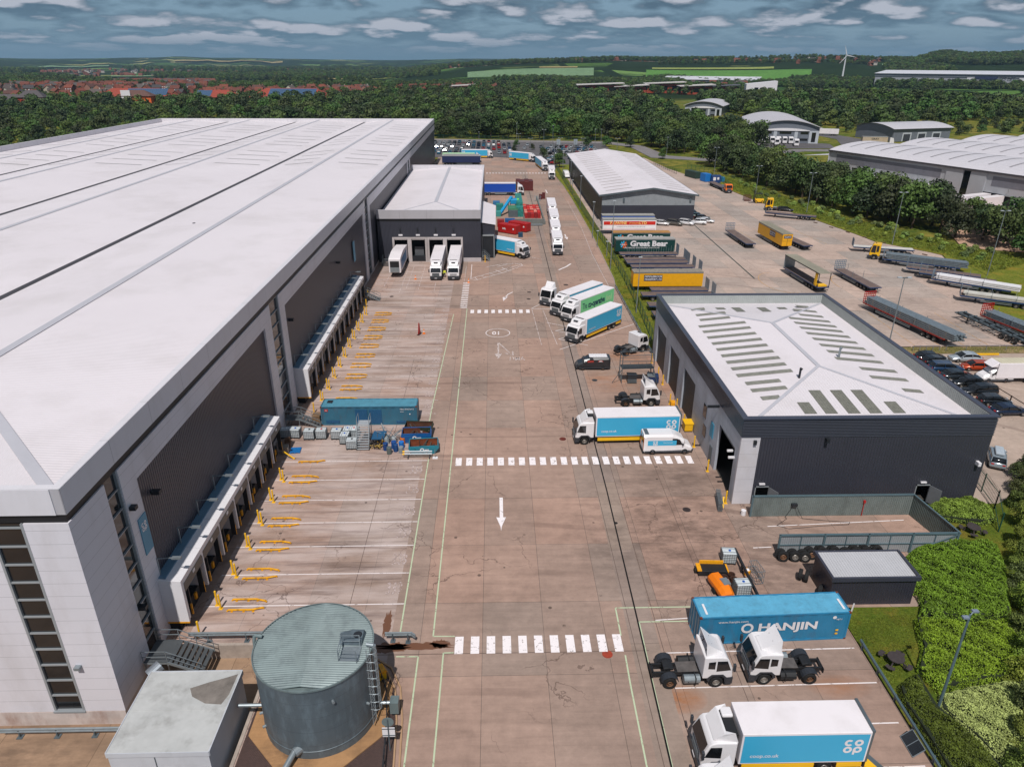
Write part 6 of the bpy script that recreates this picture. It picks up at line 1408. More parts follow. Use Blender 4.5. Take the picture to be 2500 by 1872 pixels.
# -- staff car park: low detail cars share meshes
cols = [('white', '#b9b9bb'), ('silver', '#a8adb2'), ('grey', '#5f656b'), ('black', '#15171a'), ('blue', '#1f4a82'), ('red', '#a51d20'), ('navy', '#18233a'), ('teal', '#2c6f8c')]
random.seed(5)
slots = []
for r_i, yy in enumerate((372, 379, 389, 396, 406, 413, 422)):
 for k in range(26):
  x = -33+k*2.75
  if x > 9.5 or (rnd() < .18): continue
  slots.append((x, yy, rad(90+(rnd()-.5)*6)))
for yy in (352, 362, 370, 380, 388, 399):
 for k in range(11):
  x = 25.5+k*2.7
  if rnd() < .12 or x > 54 or (yy < 358 and x < 27): continue
  slots.append((x, yy, rad(78+(rnd()-.5)*6)))
for k in range(6): slots.append((26.8+rnd(), 333+k*3.2, rad(170)))
WH = ['parked in the car park left of the entrance road', 'parked in the car park right of the entrance road']
for i, (x, y, a) in enumerate(slots):
 cn, cc = random.choice(cols+[('black', '#15171a'), ('grey', '#5f656b'), ('silver', '#a8adb2')]); kd = random.choice(('hatch', 'hatch', 'saloon', 'suv', 'estate'))
 me = car_meshes(kd, carpaint('cp_'+cn, cc))[5]
 o = ob('parked_car', me, None, (x, y, -.02), a); tag(o, '%s %s %s' % (cn, {'hatch': 'hatchback', 'saloon': 'saloon car', 'suv': 'off roader', 'estate': 'estate car'}[kd], WH[0 if x < 12 else 1]), 'car', 'cars in the staff car park')
for i, (x, y) in enumerate([(16.2, 392), (18.5, 408)]):
 me = car_meshes('hatch', carpaint('cp_silver', '#a8adb2'))[5]; o = ob('parked_car', me, None, (x, y, 0), rad(85)); tag(o, 'silver hatchback driving on the entrance road, %s of two' % ('nearer', 'further')[i], 'car')
for i in range(34):   # scrapyard of cars far right
 me = car_meshes(random.choice(('hatch', 'suv')), (lambda q: carpaint('cp_'+q[0], q[1]))(random.choice(cols)))[5]
 x, y = 500+rnd()*90, 690+rnd()*110; o = ob('parked_car', me, None, (x, y, hz(x, y)+near_h(x, y)-.2), rnd()*6); o.scale = (1.5, 1.5, 1.7); tag(o, 'car in the crowded vehicle compound on the far right', 'car', 'cars in the far right compound')
for i in range(26):
 me = car_meshes(random.choice(('hatch', 'suv')), (lambda q: carpaint('cp_'+q[0], q[1]))(random.choice(cols)))[5]
 x, y = 330+rnd()*130, 905+rnd()*60; o = ob('parked_car', me, None, (x, y, hz(x, y)+near_h(x, y)), rnd()*6); o.scale = (1.5, 1.5, 1.7); tag(o, 'car outside the small white and brick office beyond the wood', 'car', 'cars by the white and brick office')
# white cabs before the office unit, white trailers at the wavy warehouse
def low_lorry():
 b = MB(); b.prism([(0, .5), (0, 1.7), (-.5, 3.4), (-2.3, 3.8), (-2.3, .5)], -1.2, 1.2, 0); b.add([(.02, -1.05, 1.8), (.02, 1.05, 1.8), (-.38, 1.0, 3.0), (-.38, -1.0, 3.0)], [(0, 1, 2, 3)], 1); b.box(-5.6, -.5, .6, -2.3, .5, 1, 2)
 for x in (-1.1, -4.6):
  for s in (-1, 1): b.cyl((x, s*.75, .5), (x, s*1.2, .5), .5, n=8, mi=2)
 return b.mesh('lorry_cab', [M_cab, M_glass, M_chas])
LL = low_lorry()
for i in range(6):
 a = rad(-12.5); x = 151.3+i*3.35*math.cos(a); y = 421+i*3.35*math.sin(a)
 o = ob('lorry_cab', LL, None, (x, y, .03), rad(-100)); tag(o, 'white lorry cab, number %s from the left before the curved roof office unit' % ('one', 'two', 'three', 'four', 'five', 'six')[i], 'lorry cab')
for i, (x, y) in enumerate([(166, 405), (157, 410)]):
 o = ob('lorry_cab', LL, None, (x, y, .03), rad(-100)); tag(o, 'white lorry cab standing in front of the row of six, %s one' % ('right', 'left')[i], 'lorry cab')
dW = Vector((172.5-134, 200-291)).normalized(); nW = Vector((dW.y, -dW.x)); nW = nW if nW.x < 0 else -nW
for i, (s, c, lab) in enumerate([(70, 0, 'white refrigerated trailer with logo docked right of the tall window of the wavy warehouse'), (65.6, 0, 'white refrigerated trailer just left of the logo bearing one'), (44, 0, 'white trailer nearest left of the tall window'), (39.5, 0, 'white trailer second left of the tall window'), (35, 1, 'white trailer with yellow roof stripe at the wavy warehouse'), (24, 0, 'white trailer roofs glimpsed through trees, right one'), (19.5, 0, 'white trailer roofs glimpsed through trees, left one')]):
 p = Vector((134, 291))+dW*s+nW*13.8
 T = trailer('box_trailer', lab, p.x, p.y, math.atan2(nW.y, nW.x), 13.4, 'box')
 b = MB(); b.box(0, -.9, 2.2, .4, .9, 3.7); b.build('fridge_unit', M_chas if i < 2 else M_galv, T)
 if i == 0: b = MB(); put(b, arc2d(0, 0, .25, .5, 30, 300, 12), (-3.5, -1.27, 2.9), (1, 0, 0), (0, 0, 1), 0); put(b, text2d('NORTH', .6, 1, .03), (-5.3, -1.27, 2.9), (1, 0, 0), (0, 0, 1), 0); b.build('logo', mat('logo_blue', '#2f6f93', .5), T, fix=False)
for i, s in enumerate((52, 78, 90)):
 p = Vector((134, 291))+dW*(s)+nW*34; o = ob('lorry_cab', LL, None, (p.x, p.y, .03), rad(200+i*15)); tag(o, 'white lorry cab in the wavy warehouse yard, %s' % ('left of three', 'middle of three', 'right of three')[i], 'lorry cab')
T = trailer('curtain_trailer', 'beige curtain sided lorry trailer on the road before the grey industrial unit', 222, 417, rad(-8), 13.6, 'curtain', side=mat('beige_curtain', '#b5a48c', .5)); o = ob('lorry_cab', LL, None, (225.5, 416.5, 0), rad(-8)); tag(o, 'white and blue lorry cab pulling the beige trailer', 'lorry cab')
b = MB(); put(b, text2d('GRAY', 1.3, 1.2, .03), (-6.8, -1.27, 2.8), (1, 0, 0), (0, 0, 1)); b.build('lettering', M_steel, T, fix=False)
trailer('box_trailer', 'white trailer parked beyond the wavy roof on the right', 300, 335, rad(5), 16, 'box')
trailer('box_trailer', 'white tanker like trailer beside hedge right of the office unit', 205, 470, rad(160), 12, 'box')
# ---------------------------------------------------------------- tank, kiosk, rails
M_tank = mat('tank_steel', '#545f66', .5, .15, var=.12, vs=.4, dirt=('#8295a0', .45, 1.2), seam=[('z', 1.25, .035)], obj=True)
M_tankr = mat('tank_roof', '#717f80', .5, .15, var=.15, vs=.5, dirt=('#39434a', .6, .9))
def tank():
 T = thing('water_tank', 'round grey steel sprinkler water tank with ribbed flat roof beside the kerb', 'tank', (-12.5, 37.05, 0)); r = 3.95; h = 6.2
 b = MB(); b.lathe([(r, 0), (r, .7), (r+.03, .72), (r+.03, .78), (r, .8), (r, h-.1), (r+.07, h-.1), (r+.07, h+.03), (r-.02, h+.05)], n=56); b.build('shell', M_tank, T, smooth=False)
 b = MB(); n = 64
 x = -r
 k = 0
 while k < 44:      # standing ribs running across the roof, left to right
  y = -r+.09+k*.18; hw = math.sqrt(max(0, r*r-y*y))
  y2 = y+.09; y3 = y+.18; hw3 = math.sqrt(max(0, r*r-y3*y3)); z = lambda xx: h+.03+.16*(1-(abs(xx)/r))
  for (ya, yb, za, zb) in ((y, y2, 0, .05), (y2, y3, .05, 0)):
   if abs(ya) > r-.1 or abs(yb) > r-.1: continue
   ha = math.sqrt(max(0, r*r-ya*ya)); hb = math.sqrt(max(0, r*r-yb*yb))
   b.add([(-ha, ya, h+.03+za), (0, ya, h+.22+za), (ha, ya, h+.03+za), (hb, yb, h+.03+zb), (0, yb, h+.22+zb), (-hb, yb, h+.03+zb)], [(0, 1, 4, 5), (1, 2, 3, 4)])
  k += 1
 b.cyl((0, 0, h-.15), (0, 0, h+.025), r-.01, n=56)
 b.build('roof', M_tankr, T, fix=False)
 b = MB(); b.lathe([(r+.02, h-.02), (r+.1, h-.02), (r+.1, h+.1), (r+.02, h+.1)], n=56); b.build('rim', M_tankr, T)
 b = MB(); b.add([(1.7, -.2, h+.12), (3.3, -.2, h+.1), (3.4, 1.0, h+.1), (1.5, 1.0, h+.12), (2.5, -.15, h+.5), (3.3, -.15, h+.5), (3.3, .9, h+.5), (2.5, .9, h+.5)], [(0, 1, 5, 4), (1, 2, 6, 5), (2, 3, 7, 6), (3, 0, 4, 7), (4, 5, 6, 7)]); hb = b.build('roof_hatch', M_tank, T)
 b = MB(); b.cyl((2.95, .4, h+.49), (2.95, .4, h+.54), .3, n=16); b.build('hatch_lid', M_steel, hb)
 b = MB()
 for x0, y0 in ((2.0, -1.6), (3.2, -1.7), (3.2, -.3), (2.0, -.3)): b.bar((x0, y0, h+.1), (x0, y0, h+1.1), .05)
 for z in (.6, 1.1): b.bar((2.0, -.3, h+z), (2.0, -1.6, h+z), .04); b.bar((2.0, -1.6, h+z), (3.2, -1.7, h+z), .04); b.bar((3.2, -.3, h+z), (2.0, -.3, h+z), .04)
 b.box(2.0, -1.6, h+.12, 3.3, -.3, h+.16); b.build('roof_guardrail', M_galv, T)
 # caged ladder
 a = rad(-20); cx, cy = (r+.25)*math.cos(a), (r+.25)*math.sin(a); tx, ty = -math.sin(a), math.cos(a); nx, ny = math.cos(a), math.sin(a)
 b = MB()
 for s in (-.22, .22): b.bar((cx+tx*s, cy+ty*s, .5), (cx+tx*s, cy+ty*s, h+1.1), .05)
 for k in range(20): z = .6+k*.3; b.bar((cx-tx*.22, cy-ty*.22, z), (cx+tx*.22, cy+ty*.22, z), .03)
 for k in range(8):
  z = 2.1+k*.72; P = []
  for j in range(9):
   t = -PI/2+PI*j/8; P.append((cx+nx*.62*math.cos(t)+tx*.36*math.sin(t), cy+ny*.62*math.cos(t)+ty*.36*math.sin(t), z))
  b.tube(P, .02, 4)
 for j in range(1, 8, 2):
  t = -PI/2+PI*j/8; q = (cx+nx*.62*math.cos(t)+tx*.36*math.sin(t), cy+ny*.62*math.cos(t)+ty*.36*math.sin(t)); b.bar((*q, 2.1), (*q, h+1.0), .025)
 b.build('caged_ladder', M_galv, T)
 b = MB(); q = (r+.22)*math.cos(rad(-6)), (r+.22)*math.sin(rad(-6)); b.tube([(q[0]-.5, q[1]+.1, h+.35), (q[0], q[1], h+.35), (*q, h), (*q, .9)], .14, 10); b.cyl((*q, 1.2), (q[0]+1.3, q[1], 1.2), .13, n=10); b.build('riser_pipe', M_galv, T)
 b = MB(); b.tube([(-r+.3, .6, h+.3), (-r-.2, .6, h+.4), (-r-.25, .5, h), (-r-.05, -.3, .6)], .12, 8); b.build('overflow_pipe', M_tankr, T)
 b = MB(); b.cyl((-r-1.6, -.9, 1.7), (-r+.4, -.9, 1.7), .13, n=10); b.build('feed_pipe', M_galv, T)
 b = MB(); b.cyl((-.9, -r+.2, .9), (-1.6, -r-1.6, .4), .2, n=12); b.cyl((-.6, -r+.25, .9), (-.95, -r-.1, .85), .32, n=12); b.build('outlet_pipe', M_galv, T)
 for a, z in ((-62, 4.9), (-25, 2.6), (200, 1.5), (212, 1.1)):
  b = MB(); a = rad(a); b.cyl(((r-.05)*math.cos(a), (r-.05)*math.sin(a), z), ((r+.22)*math.cos(a), (r+.22)*math.sin(a), z), .1, n=8); b.build('pipe_stub', M_galv, T)
 return T
tank()
oc = [(-12.5+5.1*math.cos(rad(22.5+45*i)), 37.05+5.3*math.sin(rad(22.5+45*i))) for i in range(8)]
mb = MB(); mb.slab(oc, .0, .10); struct(mb.build('tank_plinth', ground_mat('sand_concrete', H('#a9825c'), H('#a07a56'), 20, 20, (0, 0), .2, oil=[(-14, 33.6, 2.5, 1.6, .8), (-9.5, 35, 1.2, 2, .5)], crack=0, joint=.01)))
mb = MB(); mb.slab([(-17.4, 20), (-6.55, 20), (-6.7, 30), (-7.1, 36), (-7.6, 38.8), (-8.6, 40.6), (-10, 41.6), (-17.4, 41.7)], .0, .012)
mbr = bpy.data.materials.new('block_paving'); mbr.use_nodes = True; nt = mbr.node_tree; brk = N(nt, 'ShaderNodeTexBrick'); brk.inputs['Scale'].default_value = 3.5; brk.inputs['Color1'].default_value = (*H('#4d3c38'), 1); brk.inputs['Color2'].default_value = (*H('#5a4641'), 1); brk.inputs['Mortar'].default_value = (*H('#2e2523'), 1); brk.inputs['Mortar Size'].default_value = .03
nt.links.new(N(nt, 'ShaderNodeNewGeometry').outputs['Position'], brk.inputs['Vector']); nt.links.new(brk.outputs[0], nt.nodes['Principled BSDF'].inputs['Base Color'])
struct(mb.build('block_paving', mbr))
kp = [(-6.5, 20), (-6.65, 30), (-7.05, 36), (-7.5, 38.8), (-8.4, 40.7), (-9.9, 41.8)]
mb = MB()
for off in (0, .42):
 for a, b_ in zip(kp, kp[1:]): mb.bar((a[0]+off*.9-.1, a[1]+off*.3, .07), (b_[0]+off*.9-.1, b_[1]+off*.3, .07), .12, .14)
struct(mb.build('kerb', mat('tan_kerb', '#a88768', .85)))
mb = MB()
for a, b_ in zip(kp, kp[1:]):
 A = (a[0]-.7, a[1]-.3); B = (b_[0]-.7, b_[1]-.3)
 for z in (.5, 1.0): mb.bar((*A, z), (*B, z), .05)
 for k in range(5): q = (A[0]+(B[0]-A[0])*k/4, A[1]+(B[1]-A[1])*k/4); mb.bar((*q, .02), (*q, 1.0), .05)
tag(mb.build('low_railing', M_steel), 'dark low railing curving behind the kerb beside the water tank', 'railing')
T = thing('grit_bin', 'yellow grit bin in the shade behind the water tank', 'grit bin', (-9.0, 39.9, .012), rad(30)); b = MB(); b.box(-.55, -.35, 0, .55, .35, .7); b.build('bin_body', M_yellowc, T, bevel=.05); b = MB(); b.prism([(-.6, .7), (.6, .7), (.5, .95), (-.5, .9)], -.4, .4); b.build('lid', M_yellow, T)
T = thing('pump_box', 'small grey valve box on a pipe at the right of the water tank', 'valve box', (-7.3, 36.6, 0), 0); b = MB(); b.box(-.3, -.35, .5, .3, .35, 1.5); b.bar((0, 0, 0), (0, 0, .5), .1); b.build('box', M_tankr, T)
# kiosk
T = thing('pump_house', 'flat roofed grey panel pump house with mossy roof beside the water tank', 'pump house', (-24.5, 31.45, 0))
M_kio = mat('pump_house_panel', '#b9bdc4', .5, var=.06, dirt=('#8c8f90', .4, .5)); M_kroof = mat('pump_house_roof', '#b3b4b3', .6, var=.12, vs=.8, dirt=('#6a6762', .7, .5))
b = MB(); b.box(.03, .03, -1.3, 6.3, 6.45, 2.85); b.build('walls', M_kio, T)
b = MB(); b.box(0, 0, 2.85, 6.35, 6.5, 3.06); b.box(0, 3.2, 3.06, 6.35, 3.26, 3.09); b.build('roof', M_kroof, T)
b = MB(); b.poly([(3.3, 5.0), (3.7, 4.3), (4.8, 3.7), (5.9, 3.6), (6.15, 4.4), (6.2, 6.2), (5.5, 5.9), (4.4, 5.5)], 3.066); b.build('roof_stain', mat('roof_stain_dark', '#77706a', .8, var=.35, vs=1.4), T, fix=False)
b = MB(); b.box(-.03, -.05, 2.72, 6.38, 0, 3.1); b.box(6.35, 0, 2.72, 6.42, 6.53, 3.1); b.box(-.06, 0, 2.72, 0, 6.53, 3.1); b.box(0, 6.5, 2.72, 6.35, 6.55, 3.1); b.build('roof_trim', M_kio, T)
b = MB(); b.box(2.9, -.02, -1.3, 2.94, .03, 2.7); b.build('panel_joint', M_grey, T)
T = thing('exhaust_cowl', 'shiny cylindrical exhaust silencer behind the pump house', 'exhaust', (-24.9, 39.0, 0)); b = MB(); b.cyl((-.3, -.3, 1.9), (.3, .4, 2.2), .48, n=18); b.build('drum', mat('polished_steel', '#c5ccd2', .2, .8), T); b = MB(); b.cyl((0, 0, -1.3), (0, 0, 2), .15, n=10); b.build('pipe', M_galv, T)
def pipes(name, lab, pts, z=.95, dz=.22, legs=3, base=0):
 T = thing(name, lab, 'pipe rail', (pts[0][0], pts[0][1], base)); x0, y0 = pts[0]
 for k in range(2):
  b = MB(); b.tube([(x-x0, y-y0+.0, z-k*dz) for x, y in pts], .085, 8); b.build('pipe', M_galv, T)
 L_ = [(pts[0][0]+(pts[-1][0]-pts[0][0])*(i+.5)/legs, pts[0][1]+(pts[-1][1]-pts[0][1])*(i+.5)/legs) for i in range(legs)]
 for x, y in L_: b = MB(); b.bar((x-x0, y-y0, .0), (x-x0, y-y0, z), .1); b.box(x-x0-.2, y-y0-.2, 0, x-x0+.2, y-y0+.2, .05); b.build('post', M_grey, T)
pipes('pipe_barrier', 'double tube pipe barrier between the dock bays and the water tank', [(-24.6, 43.9), (-15.6, 43.9)], legs=3)
pipes('pipe_barrier', 'short double tube pipe ending in a bend right of the water tank', [(-9.0, 43.75), (-6.9, 43.75), (-6.55, 43.45)], z=.8, legs=2)
pipes('pipe_barrier', 'double tube pipe barrier before the stained plinth at the lower left', [(-35.2, 36.4), (-24.7, 36.4)], z=.75, legs=4, base=-1.3)
def stairs(name, lab, x, y, w_, z, run, nst=7, rz=0, base=0, deckL=1.8):
 """landing at the origin, steps going down in +x"""
 T = thing(name, lab, 'stairs', (x, y, base), rz)
 b = MB(); b.box(0, 0, z-.06, deckL, w_, z)
 for i in range(nst): xx = deckL+run*i/nst; zz = z-z*(i+1)/nst; b.box(xx, .05, zz+.12, xx+run/nst*.85, w_-.05, zz+.17)
 b.build('treads', mat('grating', '#5c6063', .5, .4), T)
 b = MB()
 for yy in (0, w_): b.bar((deckL, yy, z-.05), (deckL+run, yy, .05), .06, .22); b.bar((0, yy, z-.08), (deckL, yy, z-.08), .06, .16)
 for xx in (.1, deckL):
  for yy in (0, w_): b.bar((xx, yy, 0), (xx, yy, z), .08)
 b.build('stringers', M_galv, T)
 b = MB()
 for yy in (0, w_):
  for hh in (.55, 1.05): b.bar((0, yy, z+hh), (deckL, yy, z+hh), .045); b.bar((deckL, yy, z+hh), (deckL+run, yy, hh), .045)
  for xx, zb in ((0, z), (deckL, z), (deckL+run*.5, z*.5), (deckL+run, 0)): b.bar((xx, yy, zb), (xx, yy, zb+1.05), .045)
 b.build('handrails', M_galv, T)
 return T
stairs('steel_staircase', 'galvanised staircase from the warehouse door down behind the pump house', -26.6, 40.6, 2.3, 1.25, 2.5)
stairs('steel_staircase', 'galvanised staircase behind the white caged tanks by the dock wall', -26.6, 80.4, 1.3, 1.25, 2.6)
stairs('steel_staircase', 'small steel staircase at the right corner of the grey annex', -2.9, 162.5, 1.4, 1.2, 1.2, deckL=.6)
stairs('steel_staircase', 'small steps beside the leftmost annex bay', -25.4, 163.0-2.6, 1.4, 1.2, 1.8, rz=rad(-90), deckL=.6)
stairs('steel_staircase', 'staircase at the far end of the long dock row', -26.5, 132.6, 1.4, 1.25, 2.4)
T = thing('round_sign', 'round sign above a white board on one post, seen from behind by the tank', 'sign', (-7.3, 33.7, .03)); b = MB(); b.bar((0, 0, 0), (0, 0, 2.9), .07); b.build('post', M_grey, T); b = MB(); b.cyl((0, .05, 2.6), (0, .09, 2.6), .4, n=20); b.build('disc', M_tankr, T); b = MB(); b.box(-.42, .05, 1.25, .42, .08, 2.1); b.build('board', M_whitep, T); b = MB(); b.box(-.42, .03, 1.35, .42, .05, 1.42); b.box(-.42, .03, 1.95, .42, .05, 2.02); b.build('channel', M_grey, T)
# ---------------------------------------------------------------- dock bollards and wheel guides
NUM = ['first', 'second', 'third', 'fourth', 'fifth', 'sixth', 'seventh', 'eighth', 'ninth', 'tenth', 'eleventh', 'twelfth']
bm_ = MB(); bm_.cyl((0, 0, 0), (0, 0, 1.5), .085, n=10); bm_.cyl((0, 0, 1.5), (0, 0, 1.55), .085, .04, n=10); bm_.box(-.17, -.17, 0, .17, .17, .03); bmesh_b = bm_.mesh('bollard', M_yellowc)
def bollard(x, y, lab, tilt=0, group=None, z=0, s=1):
 o = ob('bollard', bmesh_b, None, (x, y, z)); o.rotation_euler = (0, tilt, 0); o.scale = (s, s, s); tag(o, lab, 'bollard', group); return o
def guide_mesh(sgn):
 b = MB(); P = [(0, 0, .02), (.12, 0, .16), (2.1, 0, .16), (2.95, -sgn*.24, .16), (3.0, -sgn*.26, .05)]; b.tube(P, .085, 8)
 for x in (.4, 1.4, 2.2): b.box(x-.1, -.14, 0, x+.1, .14, .03)
 return b.mesh('wheel_guide', mat('guide_yellow', '#e0a012', .5, var=.15, vs=3, dirt=('#4f2a1c', .8, 1.6)))
GM = (guide_mesh(1), guide_mesh(-1))
def bay(y, i, where, x0=-22.85, both=True, n=2):
 nm = NUM[i]
 for k, (dx, dy) in enumerate(((-23.93, .16), (-23.5, -.28))[:n]): bollard(dx, y+dy, 'yellow bollard at the %s bay line %s, %s of the pair' % (nm, where, ('left', 'right')[k]), group='yellow bollards along the docks')
 for k, (m, dy) in enumerate(((0, .68), (1, -.62))):
  if k == 0 and not both: continue
  o = ob('wheel_guide', GM[m], None, (x0, y+dy, 0)); tag(o, 'yellow wheel guide, %s side of the %s bay line %s' % (('far', 'near')[k], nm, where), 'wheel guide', 'yellow wheel guides on the bay floor')
for i, y in enumerate(BAYS_N[:6]): bay(y, i, 'from the water tank')
bollard(-24.1, 44.6, 'lone yellow bollard behind the pipe barrier near the water tank')
o = ob('wheel_guide', GM[0], None, (-23.0, 44.75, 0)); tag(o, 'yellow wheel guide right behind the pipe barrier', 'wheel guide')
bollard(-23.6, 72.7, 'knocked over leaning yellow bollard beside the blue mat', tilt=-.85)
o = ob('wheel_guide', GM[1], None, (-22.9, 71.8, 0)); tag(o, 'single wheel guide beside the leaning bollard', 'wheel guide')
for i, y in enumerate(BAYS_F[1:]): bay(y, i, 'beyond the teal container', x0=-22.0)
bollard(-24.0, 84.6, 'yellow bollard at the left end of the teal container')
for x, y, lab in ((24.15, 100.9, 'beside the far workshop door near the gantry'), (24.05, 95.6, 'between the two far workshop doors'), (24.12, 92.8, 'in front of the blue crate by the workshop'), (24.25, 84.9, 'right of the yellow washer at the workshop wall'), (23.7, 86.4, 'left of the yellow washer at the workshop wall'), (24.1, 80.3, 'behind the yellow bin at the workshop wall'), (23.95, 74.6, 'at the workshop wall by the white van nose'), (24.05, 69.0, 'near side of the open workshop doorway'), (24.2, 62.6, 'at the stacked barriers on the workshop corner')):
 bollard(x, y, 'yellow bollard '+lab)
for x, y, lab in ((-24.9, 135.0, 'at the far end of the dock row'), (-24.3, 129.0, 'beyond the last far bay line'), (-2.2, 161.6, 'beside the annex corner steps'), (70.3, 81.9, 'small one at the end of the brown rail')): bollard(x, y, 'yellow bollard '+lab)
drm = MB()
# ---------------------------------------------------------------- shipping containers
def container(name, label, x, y, rz, col, Ln=12.19, Hh=2.6, roofc=None):
 T = thing(name, label, 'container', (x, y, 0), rz); W_ = 2.44
 m = mat(name+'_paint'+label[:6], col, .5, var=.12, vs=.6, dirt=('#5a3a2a', .35, 1.4), rust=.0); mr = mat(name+'_roof'+label[:6], roofc or col, .5, var=.12, vs=.8, dirt=('#3a3430', .3, 1.6))
 n = int(Ln/.28); b = MB()
 for s in (0, 1):
  V = []; y0 = .03 if s == 0 else W_-.03; d = .05 if s == 0 else -.05
  for i in range(n+1):
   xx = .12+(Ln-.24)*i/n; k = i % 4; yy = y0+(d if k in (0, 1) else 0); V += [(xx, yy, .15), (xx, yy, Hh-.1)]
  b.add(V, [(2*i, 2*i+2, 2*i+3, 2*i+1) for i in range(n)])
 V = []
 b.build('side_panels', m, T, fix=False)
 b = MB(); V = []
 for i in range(n+1): xx = .12+(Ln-.24)*i/n; zz = Hh-.03-(.035 if i % 4 in (0, 1) else 0); V += [(xx, .05, zz), (xx, W_-.05, zz)]
 b.add(V, [(2*i, 2*i+2, 2*i+3, 2*i+1) for i in range(n)]); b.build('roof', mr, T, fix=False)
 b = MB()
 for z in (.0, Hh-.12): b.box(0, 0, z, Ln, .1, z+.12+.03*(z == 0)); b.box(0, W_-.1, z, Ln, W_, z+.12+.03*(z == 0)); b.box(0, .1, z, .12, W_-.1, z+.12); b.box(Ln-.12, .1, z, Ln, W_-.1, z+.12)
 for xx in (0, Ln-.16):
  for yy in (0, W_-.16): b.box(xx, yy, 0, xx+.16, yy+.16, Hh)
 b.box(Ln-.08, .1, .1, Ln-.04, W_-.1, Hh-.1); b.build('frame', m, T)
 b = MB()
 for xx in (-.01, Ln-.17):
  for yy in (-.01, W_-.17):
   for z in (-.0, Hh-.13): b.box(xx, yy, z, xx+.18, yy+.18, z+.14)
 b.build('corner_castings', mat('rusty_casting', '#6a3420', .7, var=.2), T)
 b = MB(); b.box(.04, .12, .12, .08, 1.2, Hh-.12); b.box(.04, 1.24, .12, .08, W_-.12, Hh-.12); dd = b.build('doors', m, T)
 b = MB()
 for yy in (.35, .9, 1.55, 2.1): b.bar((.0, yy, .1), (.0, yy, Hh-.1), .045)
 b.build('lock_bars', M_galv, dd)
 return T, Ln, Hh
T, Ln, Hh = container('shipping_container', 'sky blue shipping container with large white lettering behind two white tractor units', 15.95, 42.75, rad(2.0), '#27789f', Hh=2.75, roofc='#5aa2c2')
b = MB(); put(b, text2d('HANJIN', 1.05, 1.35, .035, .0), (7.2, -.012, 1.55), (1, 0, 0), (0, 0, 1)); put(b, text2d('www.hanjin.com', .3, 1.2, .01), (2.7, -.012, 2.25), (1, 0, 0), (0, 0, 1)); put(b, text2d('HJCU', .2, 1, .01), (11.3, -.012, 2.1), (1, 0, 0), (0, 0, 1)); put(b, arc2d(3.9, 1.55, .3, .5, 0, 360, 16), (0, -.012, 0), (1, 0, 0), (0, 0, 1)); put(b, arc2d(10.9, 2.3, .0, .16, 0, 360, 10), (0, -.012, 0), (1, 0, 0), (0, 0, 1))
for x in (.55, 11.7): b.box(x, .4, 2.755, x+.18, 1.6, 2.76)
b.build('lettering', M_whitep, T, fix=False); b = MB(); b.add([(11.2, -.012, .55), (11.42, -.012, .55), (11.42, -.012, .72), (11.2, -.012, .72), (11.2, -.012, .9), (11.42, -.012, .9), (11.42, -.012, 1.07), (11.2, -.012, 1.07)], [(0, 1, 2, 3), (4, 5, 6, 7)]); b.build('stickers', M_yellowc, T, fix=False)
T, Ln, Hh = container('shipping_container', 'dull teal shipping container with darker repair patches standing across the dock bays', -22.2, 81.05, 0, '#33667d', roofc='#4f8a9f')
b = MB(); b.box(4.35, -.012, .3, 5.9, .03, 2.2); b.box(6.1, -.013, .2, 7.7, .03, 2.15); b.box(.6, -.012, .3, 2.3, .03, .7); b.box(9.5, -.012, .25, 11.4, .03, .55); b.build('repair_patches', mat('patch_blue', '#1f5379', .5, var=.1, rib=('x', .28, .02)), T)
b = MB(); put(b, text2d('TRIU 976767 0', .26, 1.1, .01), (10.9, -.018, 2.2), (1, 0, 0), (0, 0, 1)); put(b, text2d('22G1', .2, 1.1, .01), (10.3, -.018, 1.85), (1, 0, 0), (0, 0, 1)); b.add([(11.2, -.015, 1.45), (11.35, -.015, 1.45), (11.35, -.015, 1.6), (11.2, -.015, 1.6)], [(0, 1, 2, 3)]); b.build('lettering', M_whitep, T, fix=False)
b = MB(); b.add([(.5, -.015, 1.95), (.95, -.015, 1.95), (.95, -.015, 2.3), (.5, -.015, 2.3)], [(0, 1, 2, 3)]); put(b, text2d('tex', .2, 1.1, .02), (.72, -.02, 2.12), (1, 0, 0), (0, 0, 1), 1); b.build('maker_sticker', [M_red, M_whitep], T, fix=False); b = MB(); b.box(.6, 1.2, 2.57, 1.3, 2.0, 2.585); b.build('roof_patch', M_steel, T)
# ---------------------------------------------------------------- white caged tanks (IBC)
M_ibc = mat('ibc_plastic', '#c9cfd2', .4, var=.08, vs=2, dirt=('#7f9598', .4, 2)); M_cage = mat('ibc_cage', '#6d767b', .4, .4)
b0 = MB(); b0.box(-.56, -.46, .16, .56, .46, 1.12); ib = b0.mesh('bottle', M_ibc, bevel=.05)
b0 = MB(); b0.cyl((.05, 0, 1.12), (.05, 0, 1.17), .11, n=12); il = {c: None for c in 'bkrw'}
for k, c in (('b', '#1f55a8'), ('k', '#222222'), ('r', '#b02020'), ('w', '#dddddd')): il[k] = b0.mesh('filler_cap', mat('cap_'+k, c, .5))
b0 = MB(); w_ = .022
for z in (.2, .38, .56, .74, .92, 1.08):
 for a, c in (((-.6, -.5), (.6, -.5)), ((.6, -.5), (.6, .5)), ((.6, .5), (-.6, .5)), ((-.6, .5), (-.6, -.5))): b0.bar((*a, z), (*c, z), w_)
for k in range(7):
 for s in (-.5, .5): b0.bar((-.6+k*.2, s, .15), (-.6+k*.2, s, 1.1), w_)
for k in range(6):
 for s in (-.6, .6): b0.bar((s, -.5+k*.2, .15), (s, -.5+k*.2, 1.1), w_)
for s in (-.25, .25): b0.bar((-.6, s, 1.14), (.6, s, 1.14), .03)
